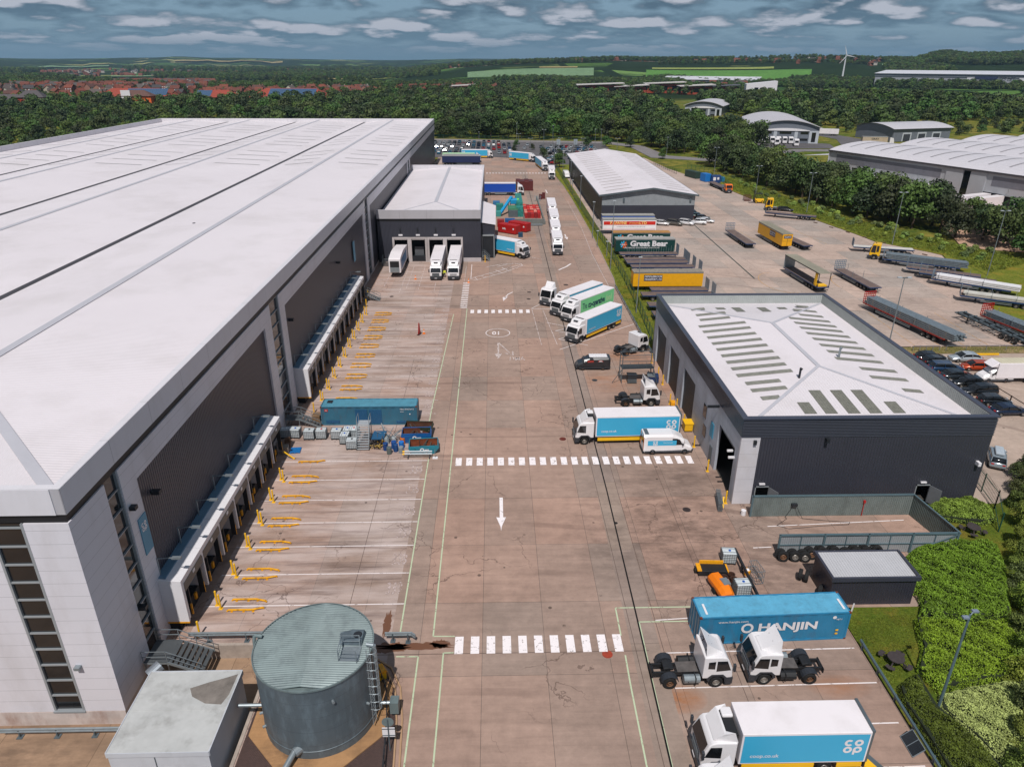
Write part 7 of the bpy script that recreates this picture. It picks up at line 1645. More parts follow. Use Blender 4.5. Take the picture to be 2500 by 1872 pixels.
ic = b0.mesh('cage', M_cage); b0 = MB()
for k in (-.5, 0, .5): b0.box(k-.08, -.5, 0, k+.08, .5, .1)
b0.box(-.6, -.5, .1, .6, .5, .14); ip = b0.mesh('pallet', M_steel)
def ibc(x, y, rz, cap, lab, g='caged plastic tanks', s=1.08):
 T = thing('ibc_tank', lab, 'container tank', (x, y, 0), rz, g); T.scale = (s, s, s)
 ob('bottle', ib, T); ob('cage', ic, T); ob('pallet', ip, T); ob('filler_cap', il[cap], T)
for x, y, rz, cap, lab in ((-25.9, 78.1, 5, 'w', 'caged white tank nearest the dock wall below the staircase'), (-24.75, 78.1, -6, 'b', 'caged white tank with blue cap, second from the dock wall'), (-22.95, 77.7, 0, 'k', 'caged tank with yellowed bottle and dark cap, third from the dock wall'), (-21.5, 77.8, 2, 'r', 'caged tank with label sheet, fourth from the dock wall'), (-19.6, 77.7, 0, 'b', 'caged white tank standing alone before the teal container'), (-18.3, 78.0, 90, 'b', 'caged tank at the back of the cluster left of the platform ladder'), (-17.5, 78.0, 90, 'r', 'caged tank with red cap touching the platform ladder'), (-18.4, 76.6, 88, 'b', 'caged tank in the middle of the cluster left of the platform ladder'), (-17.3, 75.2, 3, 'k', 'bright white caged tank with open dark cap, nearest of the cluster'), (21.55, 53.1, -5, 'b', 'caged white tank behind the yellow spreader body'), (21.45, 48.8, 2, 'b', 'caged white tank right of the orange compressor behind the blue container')): ibc(x, y, rad(rz), cap, lab)
# ---------------------------------------------------------------- access platforms
def platform(name, label, x, y, rz, w_, steps):
 T = thing(name, label, 'access platform', (x, y, 0), rz)
 b = MB(); n = steps; H_ = n*.27; D_ = 2.6
 for s in (-w_/2, w_/2): b.bar((s, 0, .1), (s, D_*.55, H_), .06); b.bar((s, 0, .95), (s, D_*.55, H_+1.0), .04); b.bar((s, D_, 0), (s, D_, H_+1.0), .06); b.bar((s, D_*.55, 0), (s, D_*.55, H_+1.0), .06); b.bar((s, 0, .1), (s, D_, .1), .06); b.bar((s, 0, 0), (s, 0, .95), .05); b.bar((s, D_*.55, H_+1), (s, D_, H_+1), .05); b.bar((s, D_*.55, .1), (s, D_, H_), .04)
 b.build('frame', M_galv, T)
 b = MB()
 for i in range(n): t = (i+.5)/n; b.box(-w_/2, D_*.55*t-.1, H_*t, w_/2, D_*.55*t+.14, H_*t+.04)
 b.box(-w_/2, D_*.55, H_-.02, w_/2, D_, H_+.04); b.build('steps', mat('aluminium_tread', '#b9bec2', .35, .4), T)
 for i, (a, c) in enumerate(((-w_/2, 0), (w_/2, 0), (-w_/2, D_), (w_/2, D_))): b = MB(); b.cyl((a-.03, c, .1), (a+.03, c, .1), .1, n=10); b.build('castor', M_rub, T)
platform('platform_ladder', 'tall aluminium mobile platform ladder before the teal container', -15.9, 74.5, 0, 1.45, 10)
def gantry():
 T = thing('steel_gantry', 'tall grey scaffold gantry with a walkway beside the dark van', 'gantry', (18.2, 93.3, 0), rad(3));
 b = MB()
 for x in (0, 4.6):
  for y in (0, 1.6): b.bar((x, y, 0), (x, y, 4.3), .1)
  b.bar((x, 0, 2.3), (x, 1.6, 2.3), .07); b.bar((x, 0, 4.3), (x, 1.6, 4.3), .07); b.bar((x, 0, .1), (x, 1.6, 2.2), .05)
 for y in (0, 1.6): b.bar((0, y, 4.3), (4.6, y, 4.3), .08); b.bar((0, y, 3.3), (4.6, y, 3.3), .05); b.bar((0, y, 2.8), (4.6, y, 2.8), .05)
 for x in (1.1, 2.3, 3.5): b.bar((x, 0, 2.3), (x, 0, 3.3), .04)
 b.bar((0, 0, 2.2), (-1.3, .2, .1), .07); b.bar((4.6, 0, 2.2), (5.1, -.8, 0), .07); b.build('scaffold_frame', M_grey, T)
 b = MB(); b.box(0, 0, 2.2, 4.6, 1.6, 2.3); b.build('walkway', mat('walkway_grate', '#3e4347', .6, .3), T)
 T2 = thing('wheelie_bin', 'dark grey wheeled waste container under the gantry', 'bin', (19.75, 93.7, 0)); b = MB(); b.box(-.65, -.5, .15, .65, .5, 1.15); b.build('bin_body', M_trim, T2, bevel=.05)
 b = MB(); b.prism([(-.7, 1.15), (.7, 1.15), (.7, 1.3), (-.7, 1.35)], -.55, .55); b.build('lid', M_mud, T2); b = MB(); [b.box(-.7, -.62, .2+k*.3, .7, -.5, .26+k*.3) for k in range(2)]; b.build('front_bars', M_galv, T2)
gantry()
T = thing('stillage', 'blue stillage box with grey lid beside the workshop door', 'stillage', (22.9, 94.0, 0), rad(-8)); b = MB(); b.box(-.8, -.75, .1, .8, .75, 1.0); b.build('box', mat('stillage_blue', '#21375f', .5, var=.2), T); b = MB(); b.box(-.85, -.8, 1.0, .2, .8, 1.1); b.build('lid', M_galv, T)
T = thing('wheeled_bin', 'bright yellow four wheeled bin against the workshop wall', 'bin', (24.2, 78.9, 0), rad(90)); b = MB(); b.prism([(-.6, .2), (.6, .2), (.68, 1.15), (-.68, 1.15)], -.5, .5); b.build('bin_body', M_yellowc, T); b = MB(); b.box(-.72, -.58, 1.15, .72, .58, 1.27); b.build('lid', M_yellowc, T)
for k, (a, c) in enumerate(((-.5, -.4), (.5, -.4), (-.5, .4), (.5, .4))): b = MB(); b.cyl((a, c, .1), (a+.06, c, .1), .1, n=8); b.build('castor', M_rub, T)
T = thing('pressure_washer', 'small yellow machine between bollards at the workshop wall', 'washer', (23.9, 85.7, 0), rad(80)); b = MB(); b.box(-.4, -.3, .2, .4, .3, .8); b.build('housing', M_yellow, T, bevel=.08); b = MB(); b.cyl((-.3, -.35, .15), (-.3, .35, .15), .15, n=10); b.bar((.4, -.25, .6), (.7, -.25, 1.0), .04); b.build('wheels', M_rub, T)
T = thing('stacked_barriers', 'pile of grey metal hurdles leaning at the workshop corner', 'barriers', (23.55, 62.1, 0), rad(80))
for k in range(5):
 b = MB(); x = k*.1
 for z in (.1, .55, 1.05): b.bar((-1.2, x, z), (1.6, x, z), .05)
 for q in range(8): b.bar((-1.2+q*.4, x, .1), (-1.2+q*.4, x, 1.05), .03)
 b.build('hurdle', M_galv, T)
b = MB(); b.bar((-.8, -.1, .3), (-.2, -.12, 1.3), .16); b.build('yellow_arm', M_yellowc, T)
T = thing('plastic_drum', 'small white drum at the near left corner of the wash bay', 'drum', (25.4, 60.5, 0)); b = MB(); b.cyl((0, 0, 0), (0, 0, .55), .25, n=14); b.build('drum', M_whitep, T)
# ---------------------------------------------------------------- wash bay screen walls
M_scr = mat('screen_sheet', '#7c8785', .5, .2, var=.15, vs=.8, rib=('x', .2, .03), dirt=('#2c2f2e', .5, .5)); M_scry = mat('screen_sheet_side', '#5f6d6b', .5, .2, var=.15, rib=('y', .2, .03), dirt=('#1c1f1e', .7, .6)); M_scrf = mat('screen_frame', '#5f757d', .45, .3)
M_scl = mat('screen_sheet_pale', '#a3a8ac', .5, .2, var=.05, rib=('x', .2, .03))
def screen():
 T = thing('wash_bay_screen', 'three sided corrugated metal screen wall of the open wash bay', 'screen', (26.0, 60.15, 0))
 b = MB(); b.box(0, 0, .02, 16.5, .08, 2.45); b.build('back_sheet', M_scr, T)
 b = MB(); b.box(0, -.06, 2.35, 16.5, .14, 2.5); b.box(-.08, -.06, 0, .08, .14, 2.5); b.build('top_rail', M_scrf, T)
 b = MB(); b.add([(16.5, 0, .02), (17.6, -6.0, .02), (17.6, -6.0, 2.2), (16.5, 0, 2.45)], [(0, 1, 2, 3)]); o = b.build('side_sheet', M_scry, T, fix=False); md = o.modifiers.new('s', 'SOLIDIFY'); md.thickness = .08
 b = MB(); b.bar((16.5, 0, 2.48), (17.6, -6, 2.22), .16, .06); b.build('side_rail', M_scrf, T)
 b = MB(); b.box(.6, -6.05, .05, 17.6, -5.97, 2.15); b.build('front_sheet', M_scl, T)
 b = MB(); b.box(.5, -6.16, 2.05, 17.7, -5.95, 2.2); b.box(.5, -6.14, 1.0, 17.7, -6.06, 1.08)
 for x in (.55, 4.8, 9.0, 13.2, 17.5): b.box(x-.09, -6.2, 0, x+.09, -6.06, 2.2)
 for x in (2.6, 6.9, 11.1, 15.4): b.box(x-.04, -6.14, 0, x+.04, -6.06, 2.1)
 b.bar((13.3, -6.18, .1), (17.4, -6.18, 2.0), .08); b.build('front_frame', M_scrf, T)
 b = MB(); b.box(4.0, -.3, 1.35, 4.6, 0, 1.6); b.tube([(4.1, -.3, 1.35), (3.5, -.35, .2), (3.6, -.5, .03), (2.2, -1.6, .03), (3.2, -2.2, .03), (6.5, -1.8, .03), (9.5, -1.6, .03), (9.8, -1.2, .03), (7.5, -.9, .03), (5.2, -.5, .05), (4.5, -.3, 1.35)], .025, 5); b.build('hose_reel', M_steel, T)
 b = MB(); b.bar((11.5, -.1, .02), (11.5, -.1, 1.7), .06); b.box(11.4, -.2, 1.6, 11.6, 0, 1.85); b.build('tap', M_red, T)
screen()
TY = wheel_meshes(.52, .34)
def tyre(x, y, rz, lab, rim=1, tilt=0, z=.52, flat=False):
 o = ob('tyre', TY[0], None, (x, y, .17 if flat else z)); o.rotation_euler = (PI/2 if flat else tilt, 0, rz); tag(o, lab, 'tyre', 'used lorry tyres')
 if rim: d = ob('rim', TY[rim], o, (0, 0, 0), PI)
TP = [(26.7, 53.05, 2), (27.8, 53.0, 1), (28.7, 52.9, 1), (29.5, 53.3, 2), (30.6, 53.6, 2), (31.8, 53.65, 1), (32.7, 53.55, 2), (33.8, 53.5, 1), (34.8, 53.6, 1), (35.9, 53.75, 0)]
for i, (x, y, r) in enumerate(TP):
 tyre(x, y, rad(-8), 'lorry tyre in the front row along the wash bay screen, %s from the left' % NUM[i], r, tilt=-.12)
 if i not in (6,): tyre(x-.12, y+.42, rad(-8), 'lorry tyre leaning behind the %s front row tyre' % NUM[i], 0, tilt=-.12)
tyre(27.3, 50.5, rad(60), 'bare black tyre leaning on the left wall of the dark store, outer one', 0); tyre(27.75, 50.2, rad(60), 'bare black tyre leaning on the left wall of the dark store, inner one', 0); tyre(28.25, 48.4, rad(50), 'bare tyre at the near left corner of the dark store', 0, z=.5)
T = thing('tyre_store', 'small dark steel clad store with pale ribbed roof by the hedge', 'store', (28.4, 47.1, 0))
b = MB(); b.box(0, 0, 0, 7.2, 3.55, 2.6); b.build('walls', mat('store_cladding', '#34343f', .45, var=.08, rib=('x', .24, .03)), T)
b = MB(); b.box(-.22, -.2, 2.6, 7.4, -.0, 3.0); b.box(-.22, 3.5, 2.6, 7.4, 3.7, 2.9); b.box(-.22, 0, 2.6, 0, 3.5, 3.0); b.box(7.2, 0, 2.6, 7.4, 3.5, 3.0); b.build('roof_edge', mat('store_trim', '#3a3c48', .45), T)
b = MB(); b.add([(0, 0, 2.75), (7.2, 0, 2.75), (7.2, 3.5, 2.85), (0, 3.5, 2.85)], [(0, 1, 2, 3)]); b.build('roof', mat('store_roof', '#c2c2c6', .45, var=.06, rib=('x', .24, .04)), T, fix=False)
T = thing('concrete_lid', 'pale slab lying behind the dark store roof', 'slab', (36.6, 52.2, 0)); b = MB(); b.box(-.9, -.35, 0, .9, .35, .9); b.build('slab', mat('pale_slab', '#a9a9a4', .8, var=.15), T, bevel=.04)
# yellow spreader, compressor, rims, cage, barrier rail
T = thing('spreader_body', 'yellow and black gritter spreader body lying behind the blue container', 'spreader', (19.6, 51.5, 0), rad(-3))
b = MB(); b.box(-1.35, -.55, .05, 1.3, .55, .6); b.build('black_deck', M_chas, T, bevel=.05); b = MB(); b.box(-1.1, .5, .3, 1.1, .62, .95); b.box(-1.45, -.55, .55, -1.05, .5, .68); b.box(1.2, -.5, .3, 1.4, .55, .6); b.build('yellow_panels', M_yellow, T, bevel=.02)
b = MB(); b.cyl((-1.4, 0, .25), (-1.6, 0, .25), .25, n=10); b.build('wheel', M_rub, T)
M_or = mat('orange_paint', '#e87a08', .4, var=.06)
T = thing('air_compressor', 'orange towable air compressor with grey panel left of a caged tank', 'compressor', (19.6, 48.9, 0), rad(-78))
b = MB(); loft([(-1.5, ring(.5, .35, .85, .2)), (-1.2, ring(.62, .3, 1.2, .3)), (.6, ring(.65, .3, 1.25, .3)), (1.2, ring(.6, .35, 1.1, .3)), (1.4, ring(.5, .4, .9, .2))]).build('canopy', M_or, T)
b = MB(); b.box(-.3, -.05, 1.22, .6, .6, 1.29); b.build('control_panel', M_galv, T); b = MB(); b.cyl((0, -.7, .3), (0, .7, .3), .3, n=12); b.build('axle_wheels', M_rub, T); b = MB(); b.bar((-1.4, 0, .4), (-2.3, 0, .4), .1); b.build('tow_bar', M_steel, T)
for i, (x, y) in enumerate([(20.4, 50.4), (21.15, 50.75), (21.2, 50.15)]):
 b = MB(); b.lathe([(.3, 0), (.34, .06), (.3, .12), (.28, .35), (.34, .42), (.34, .46), (.27, .44), (.24, .2), (.24, 0), (.3, 0)], n=18); o = b.build('loose_rim', mat('brown_rim', '#4f352a', .6, .3, var=.3), None, (x, y, 0)); tag(o, 'rusty wheel rim on the ground, %s of three near the compressor' % ('left', 'back right', 'front right')[i], 'wheel rim')
T = thing('beam_barrier', 'dark steel beam barrier running away between caged tanks and mesh cage', 'barrier', (22.35, 47.0, 0))
b = MB(); b.bar((0, 0, .85), (0, 6.8, .85), .16, .3); b.build('beam', M_steel, T)
for y in (.4, 2.4, 4.5, 6.6): b = MB(); b.box(-.12, y-.12, 0, .05, y+.12, .8); b.build('post', M_steel, T)
T = thing('gas_cage', 'galvanised mesh cage trolley right of the beam barrier', 'cage', (23.3, 50.6, 0), rad(8)); b = MB()
for z in (.1, .75, 1.4):
 for a, c in (((-.35, -.8), (.35, -.8)), ((.35, -.8), (.35, .8)), ((.35, .8), (-.35, .8)), ((-.35, .8), (-.35, -.8))): b.bar((*a, z), (*c, z), .04)
for k in range(7):
 for s in (-.35, .35): b.bar((s, -.8+k*.267, .1), (s, -.8+k*.267, 1.4), .025)
for k in range(4):
 for s in (-.8, .8): b.bar((-.35+k*.23, s, .1), (-.35+k*.23, s, 1.4), .025)
b.build('mesh_frame', M_galv, T)
T = thing('oil_sack', 'small yellow tub with white rag beside the mesh cage', 'tub', (22.75, 51.2, 0)); b = MB(); b.cyl((0, 0, 0), (0, 0, .55), .26, .3, n=12); b.build('tub', M_yellow, T); b = MB(); b.cyl((0, 0, .55), (0, 0, .68), .22, .05, n=7); b.build('rag', M_whitep, T)
# skips, drums and scrap
def skip(name, lab, x, y, rz, col, inner, L_=3.6, W_=1.7, H_=1.15, rot=0):
 T = thing(name, lab, 'skip', (x, y, 0), rz); m = mat(name+col, col, .5, var=.12, dirt=('#6b3a22', .4, 2)); mi = mat('in'+inner, inner, .8, var=.3, vs=2)
 V = [(-L_/2+.6, -W_/2+.15, 0), (L_/2-.6, -W_/2+.15, 0), (L_/2-.6, W_/2-.15, 0), (-L_/2+.6, W_/2-.15, 0), (-L_/2, -W_/2, H_*.75), (L_/2, -W_/2, H_*.75), (L_/2, W_/2, H_*.75), (-L_/2, W_/2, H_*.75), (-L_/2+.15, -W_/2, H_), (L_/2-.15, -W_/2, H_), (L_/2-.15, W_/2, H_), (-L_/2+.15, W_/2, H_)]
 b = MB(); b.add(V, [(0, 3, 2, 1), (0, 1, 5, 4), (1, 2, 6, 5), (2, 3, 7, 6), (3, 0, 4, 7), (4, 5, 9, 8), (5, 6, 10, 9), (6, 7, 11, 10), (7, 4, 8, 11)]); o = b.build('skip_body', [m, mi], T, fix=False)
 md = o.modifiers.new('s', 'SOLIDIFY'); md.thickness = .05; md.offset = -1; md.material_offset = 1
 b = MB()
 for s in (-1, 1): b.bar((-L_/2+.1, s*W_/2, H_), (L_/2-.1, s*W_/2, H_), .08)
 b.build('rim_bars', m, T)
 b = MB(); random.seed(int(x*10));
 for k in range(12): p = Vector(((rnd()-.5)*L_*.6, (rnd()-.5)*W_*.6, .35+rnd()*.35)); b.bar(p, p+Vector((rnd()-.5, (rnd()-.5)*.7, (rnd()-.3)*.5)).normalized()*(.5+rnd()*.7), .05+.08*rnd())
 b.build('scrap', mat('scrap_metal', '#55504a', .6, .4, var=.4), T); b = MB(); put(b, arc2d(0, 0, .12, .26, 0, 360, 14), (-.2, -W_/2-.03, H_*.6), (1, 0, 0), (0, 0, 1)); put(b, R0(.5, .12), (.35, -W_/2-.03, H_*.6), (1, 0, 0), (0, 0, 1)); b.build('emblem', M_whitep, T, fix=False)
 return T
skip('skip', 'green skip with rusty inside, furthest of the three skips', -9.6, 78.6, rad(-4), '#27382c', '#4b2c1c', H_=1.3); skip('skip', 'royal blue skip, middle one of the three', -9.7, 76.9, rad(2), '#155a9a', '#5b2f1c', L_=3.7, H_=1.35)
skip('skip', 'turquoise skip full of rusty scrap, nearest of the three', -8.6, 74.3, rad(5), '#1f8195', '#6e3417', L_=3.6, W_=2.0)
for i, (x, y, c, h_, r, lab) in enumerate([(-13.2, 74.6, '#123e78', .95, .3, 'blue drum, leftmost behind the grey drum'), (-12.65, 73.7, '#56605f', .9, .3, 'grey green drum with brown top'), (-12.25, 75.0, '#15488c', .95, .32, 'blue drum in the centre of the cluster'), (-11.95, 74.3, '#164276', .95, .3, 'dark blue drum right of the centre'), (-11.35, 75.0, '#1c6fc0', .9, .32, 'bright blue topped drum beside the skip'), (-11.35, 76.1, '#c0691c', .8, .3, 'orange topped drum behind the bright blue one'), (-11.3, 74.0, '#7b8286', .75, .3, 'pale grey drum at the trolley'), (-13.3, 76.2, '#8e979b', .8, .33, 'silver drum behind the blue drums'), (-12.4, 76.4, '#a5aaac', .7, .3, 'white ring topped drum')]):
 b = MB(); b.lathe([(.01, h_), (r*.92, h_), (r, h_-.02), (r, h_*.66), (r+.015, h_*.65), (r, h_*.63), (r, h_*.34), (r+.015, h_*.33), (r, h_*.31), (r, .02), (.01, 0)], n=16); tag(b.build('oil_drum', mat('drum'+c, c, .45, var=.15), None, (x, y, 0)), lab+' in the scrap corner', 'drum')
T = thing('pipe_trolley', 'long silver twin tube trolley with yellow ends before the skips', 'trolley', (-10.9, 72.85, 0)); b = MB(); b.cyl((0, 0, .75), (3.4, 0, .75), .1, n=10); b.cyl((0, -.25, .55), (3.4, -.25, .55), .1, n=10); b.build('tubes', mat('bright_aluminium', '#c5ccd0', .3, .5), T)
b = MB(); b.cyl((-.05, 0, .75), (.2, 0, .75), .105, n=10); b.cyl((-.05, -.25, .55), (.2, -.25, .55), .105, n=10); b.build('yellow_ends', M_yellowc, T)
for x in (.6, 3.1): b = MB(); b.bar((x, .1, .5), (x, -.5, .1), .07); b.cyl((x-.05, -.45, .13), (x+.05, -.45, .13), .13, n=10); b.cyl((x-.05, .2, .13), (x+.05, .2, .13), .13, n=10); b.build('castor_leg', M_steel, T)
T = thing('sign_stand', 'short post on a white base plate at the end of the trolley', 'post', (-7.15, 72.6, 0)); b = MB(); b.box(-.3, -.25, 0, .3, .25, .05); b.build('base_plate', M_whitep, T); b = MB(); b.bar((0, 0, 0), (0, 0, 1.1), .05); b.build('post', M_galv, T)
T = thing('steel_table', 'tilted blue ribbed panel on scrap right of the platform ladder', 'panel', (-14.3, 76.6, 0)); b = MB(); b.add([(-.9, -.8, .8), (.7, -1.0, .9), (1.0, .5, 1.25), (-.6, .7, 1.15)], [(0, 1, 2, 3)]); o = b.build('panel', mat('panel_blue', '#1d4f73', .5, seam=('y', .4, .06)), T, fix=False); o.modifiers.new('s', 'SOLIDIFY').thickness = .08; b = MB(); [b.bar((x, y, 0), (x, y, .9), .06) for x in (-.6, .6) for y in (-.5, .4)]; b.build('legs', M_steel, T)
random.seed(21)
for nm, lab, x, y, n_, c, L_ in (('scrap_tubes', 'heap of galvanised tubes and frames beside the royal blue skip', -12.9, 77.0, 26, '#8a9398', 1.7), ('scrap_frames', 'heap of black and brown frames right of the platform ladder', -14.3, 75.3, 26, '#3a3532', 1.0), ('yellow_scrap', 'yellow scrap panels and barriers between panel and drums', -13.6, 76.0, 9, '#d6a51c', .8), ('pallet_heap', 'yellowish crate frame on the ground near the drums', -14.3, 74.7, 10, '#b89a52', .8)):
 b = MB()
 for k in range(n_): p = Vector((x+(rnd()-.5)*1.3, y+(rnd()-.5)*1.3, .05+rnd()*.7)); d = Vector((rnd()-.5, rnd()-.5, (rnd()-.4)*.6)).normalized()*L_*(.5+.5*rnd()); b.bar(p, p+d, .05+.06*rnd()) if abs(d.z) < 2 else 0
 for v in range(len(b.v)): q = b.v[v]; b.v[v] = (q[0]-x, q[1]-y, max(0.01, q[2]))
 tag(b.build('scrap_heap', mat('scrap'+c, c, .6, .2, var=.3), None, (x, y, 0)), lab, 'scrap')
T = thing('blue_mat', 'bright blue pallet lying flat by the dock wall', 'pallet', (-23.9, 74.5, 0), rad(5))
b = MB()
for k in range(6): b.box(-.6, -.6+k*.22, .1, .6, -.42+k*.22, .15)
for k in (-.5, 0, .5): b.box(k-.06, -.6, 0, k+.06, .7, .1)
b.build('boards', mat('pallet_blue', '#1568a8', .5), T)
for x, y, s_, lab in ((-25.0, 74.2, .9, 'concrete block beside the blue pallet'), (-25.3, 76.4, .7, 'brown box against the dock wall beside the caged tanks'), (-25.0, 75.4, .6, 'small grey crate between block and brown box')):
 b = MB(); b.box(-.45*s_, -.5*s_, 0, .45*s_, .5*s_, s_); tag(b.build('block', mat('block'+lab[:5], '#8c7f74' if 'concrete' in lab else '#6a4a34' if 'brown' in lab else '#77787a', .85, var=.2), None, (x, y, 0), rad(8), bevel=.03), lab, 'block')
T = thing('pallet_truck', 'stack of pallets and gas frame at the left end of the teal container', 'pallets', (-23.0, 82.0, 0)); b = MB()
for k in range(7): b.box(-.5, -.6, k*.17, .5, .6, k*.17+.11)
b.build('pallets', mat('old_pallets', '#7b6148', .85, var=.25), T)
# cones and barriers
def cone(x, y, lab, s=1):
 T = thing('traffic_cone', lab, 'cone', (x, y, 0)); T.scale = (s, s, s); b = MB(); b.box(-.2, -.2, 0, .2, .2, .04); b.lathe([(.15, .04), (.11, .25), (.03, .72), (.0, .73)], n=12); b.build('cone_body', M_or if s != 1.1 else M_red, T); b = MB(); b.lathe([(.112, .26), (.082, .42)], n=12); b.build('band', M_whitep, T)
cone(-16.9, 147.6, 'orange red traffic cone in the empty annex bay lane', 1.3); cone(-5.5, 144.9, 'red traffic cone at the top of the ladder crossing', 1.3); cone(-12.15, 114.4, 'red and white cone beside the red barrier on the bays', 1.2); cone(70.3, 82.9, 'red and white cone at the end of the brown rail')
T = thing('red_barrier', 'upright red barrier board standing on the far dock bays', 'barrier', (-12.9, 114.1, 0), rad(70)); b = MB(); b.add([(-.5, 0, 0), (.5, 0, 0), (.25, 0, 1.9), (-.1, 0, 2.1)], [(0, 1, 2, 3)]); o = b.build('board', M_red, T, fix=False); o.modifiers.new('s', 'SOLIDIFY').thickness = .06; b = MB(); b.box(-.6, -.2, 0, .6, .2, .08); b.build('foot', M_rub, T)
# ---------------------------------------------------------------- rails and fences at the right
T = thing('crash_barrier', 'long steel crash barrier along the grass edge at the lower right', 'barrier', (28.75, 24, 0))
b = MB()
for z in (.55, .65): b.bar((0, 0, z), (.15, 18.4, z), .09, .09)
b.bar((.05, 0, .6), (.2, 18.4, .6), .04, .26); b.build('rail', M_scrf, T)
for k in range(8): b = MB(); b.box(.1, .4+k*2.5, 0, .22, .55+k*2.5, .7); b.box(0.1, .35+k*2.5, 0, .5, .6+k*2.5, .04); b.build('post', M_grey, T)
T = thing('crash_barrier', 'steel crash barrier on the kerb beside the slanting row of lorries', 'barrier', (24.75, 104.5, 0)); b = MB(); b.bar((0, 0, .65), (-.05, 36, .65), .09, .28); b.build('rail', M_scrf, T)
for k in range(12): b = MB(); b.box(.06, .4+k*3.1, 0, .18, .55+k*3.1, .75); b.build('post', M_grey, T)
T = thing('solar_panel', 'two dark framed panels leaning on the crash barrier', 'panel', (28.15, 33.2, 0)); b = MB()
for k in range(2): b.add([(-.35, -.78+k*.8, .08), (-.35, -.02+k*.8, .08), (.35, -.02+k*.8, .75), (.35, -.78+k*.8, .75)], [(0, 1, 2, 3)])
b.build('panes', M_glass, T, fix=False); b = MB()
for y in (-.8, 0, .8): b.bar((-.35, y, .06), (.35, y, .73), .05)
b.bar((-.35, -.8, .06), (-.35, .8, .06), .05); b.bar((.35, -.8, .73), (.35, .8, .73), .05); b.build('frame', M_galv, T)
T = thing('yellow_ramp', 'yellow loading ramp lying beside the rear of the nearest lorry', 'ramp', (24.9, 31.0, 0), rad(-62)); b = MB(); b.box(-1.4, -.35, .05, 1.3, .3, .28); b.box(-1.9, -.25, .05, -1.4, .2, .5); b.build('plate', M_yellowc, T, bevel=.02); b = MB(); b.box(-1.5, .3, .03, 1.4, .8, .12); b.build('dark_plate', M_grey, T)
for x, y, rz, lab, z in ((30.7, 40.4, 20, 'round dark wooden picnic table on the near lawn', .05), (47.1, 56.9, 40, 'round dark wooden picnic table between the two shrub beds', .05)):
 T = thing('picnic_table', lab, 'picnic table', (x, y, z), rad(rz)); mt_ = mat('dark_timber', '#3c3434', .8, var=.3, vs=4, seam=('x', .16, .02), obj=True); b = MB(); b.cyl((0, 0, .68), (0, 0, .74), .62, n=20); b.build('table_top', mt_, T)
 for k in range(4): a = k*PI/2+.4; b = MB(); b.slab([((.88+.0)*math.cos(a-.34), .88*math.sin(a-.34)), (.92*math.cos(a), .92*math.sin(a)), (.88*math.cos(a+.34), .88*math.sin(a+.34)), (1.2*math.cos(a+.3), 1.2*math.sin(a+.3)), (1.27*math.cos(a), 1.27*math.sin(a)), (1.2*math.cos(a-.3), 1.2*math.sin(a-.3))], .40, .45); b.build('bench', mt_, T)
 b = MB()
 for k in range(4): a = k*PI/2+.4; b.bar((.1*math.cos(a), .1*math.sin(a), .62), (1.05*math.cos(a), 1.05*math.sin(a), .36), .08); b.bar((.8*math.cos(a), .8*math.sin(a), 0), (.5*math.cos(a), .5*math.sin(a), .64), .08)
 b.build('legs', mt_, T)
T = thing('white_post', 'short white marker post leaning in the grass by the blue container', 'post', (29.9, 46.0, .05)); b = MB(); b.bar((0, 0, 0), (.15, .1, .95), .09); b.build('post', M_whitep, T)
# palisade fences
M_fg = mat('fence_green', '#1f4d40', .5, var=.15)
def fence(name, lab, pts, h=2.3, step=.27, m=None, cat='fence', posts=2.75):
 T = thing(name, lab, cat, (pts[0][0], pts[0][1], 0)); ox, oy = pts[0]; p = MB(); r_ = MB(); q = MB()
 for a, b_ in zip(pts, pts[1:]):
  a = Vector((a[0]-ox, a[1]-oy, 0)); b2 = Vector((b_[0]-ox, b_[1]-oy, 0)); L_ = (b2-a).length; n = max(1, int(L_/step)); d = (b2-a).normalized()
  for i in range(n): c = a+(b2-a)*(i/n); p.add([c, c+d*.075, c+d*.075+Vector((0, 0, h)), c+d*.0375+Vector((0, 0, h+.12)), c+Vector((0, 0, h))], [(0, 1, 2, 3, 4)])
  for z in (.4, h-.35): r_.bar(a+Vector((0, 0, z)), b2+Vector((0, 0, z)), .05)
  n2 = max(1, int(L_/posts))
  for i in range(n2+1): c = a+(b2-a)*(i/n2); q.bar(c, c+Vector((0, 0, h)), .09)
 p.build('pales', m or M_fg, T, fix=False); r_.build('rails', m or M_fg, T); q.build('posts', m or M_fg, T); return T
fence('palisade_fence', 'green palisade fence between the central road verge and the parked trailers', [(25.9, 107.6), (26.9, 127), (27.4, 145), (27.9, 175), (27.5, 194), (27.2, 229), (27.0, 254), (26.9, 287), (26.9, 322)])
fence('palisade_fence', 'green palisade fence from the workshop corner along the right hand hedge', [(53.4, 67.5), (52.0, 61), (49.8, 57.0)])
fence('palisade_fence', 'green palisade fence at the back of the car park before the wood', [(-60, 452), (60, 434), (70, 425)], step=.6)
fence('mesh_fence', 'grey weld mesh fence between the yard bend and the car park', [(24.6, 298), (23.2, 318), (18.9, 338.6), (12.2, 352.6), (0, 358.6)], h=2.2, step=.5, m=M_grey)
fence('palisade_fence', 'green palisade fence behind the far containers of the trailer yard', [(86, 262), (90, 300), (84, 318)], step=.6)
T = thing('gate_fence', 'dark gate and fence line closing the far end of the trailer yard', 'gate', (72.5, 333, 0)); b = MB()
for k in range(12): b.bar((k*.25, -k*2.9, 0), (k*.25, -k*2.9, 1.9), .1)
for z in (.4, 1.1, 1.8): b.bar((0, 0, z), (2.8, -32, z), .06)
b.build('rails', M_steel, T)
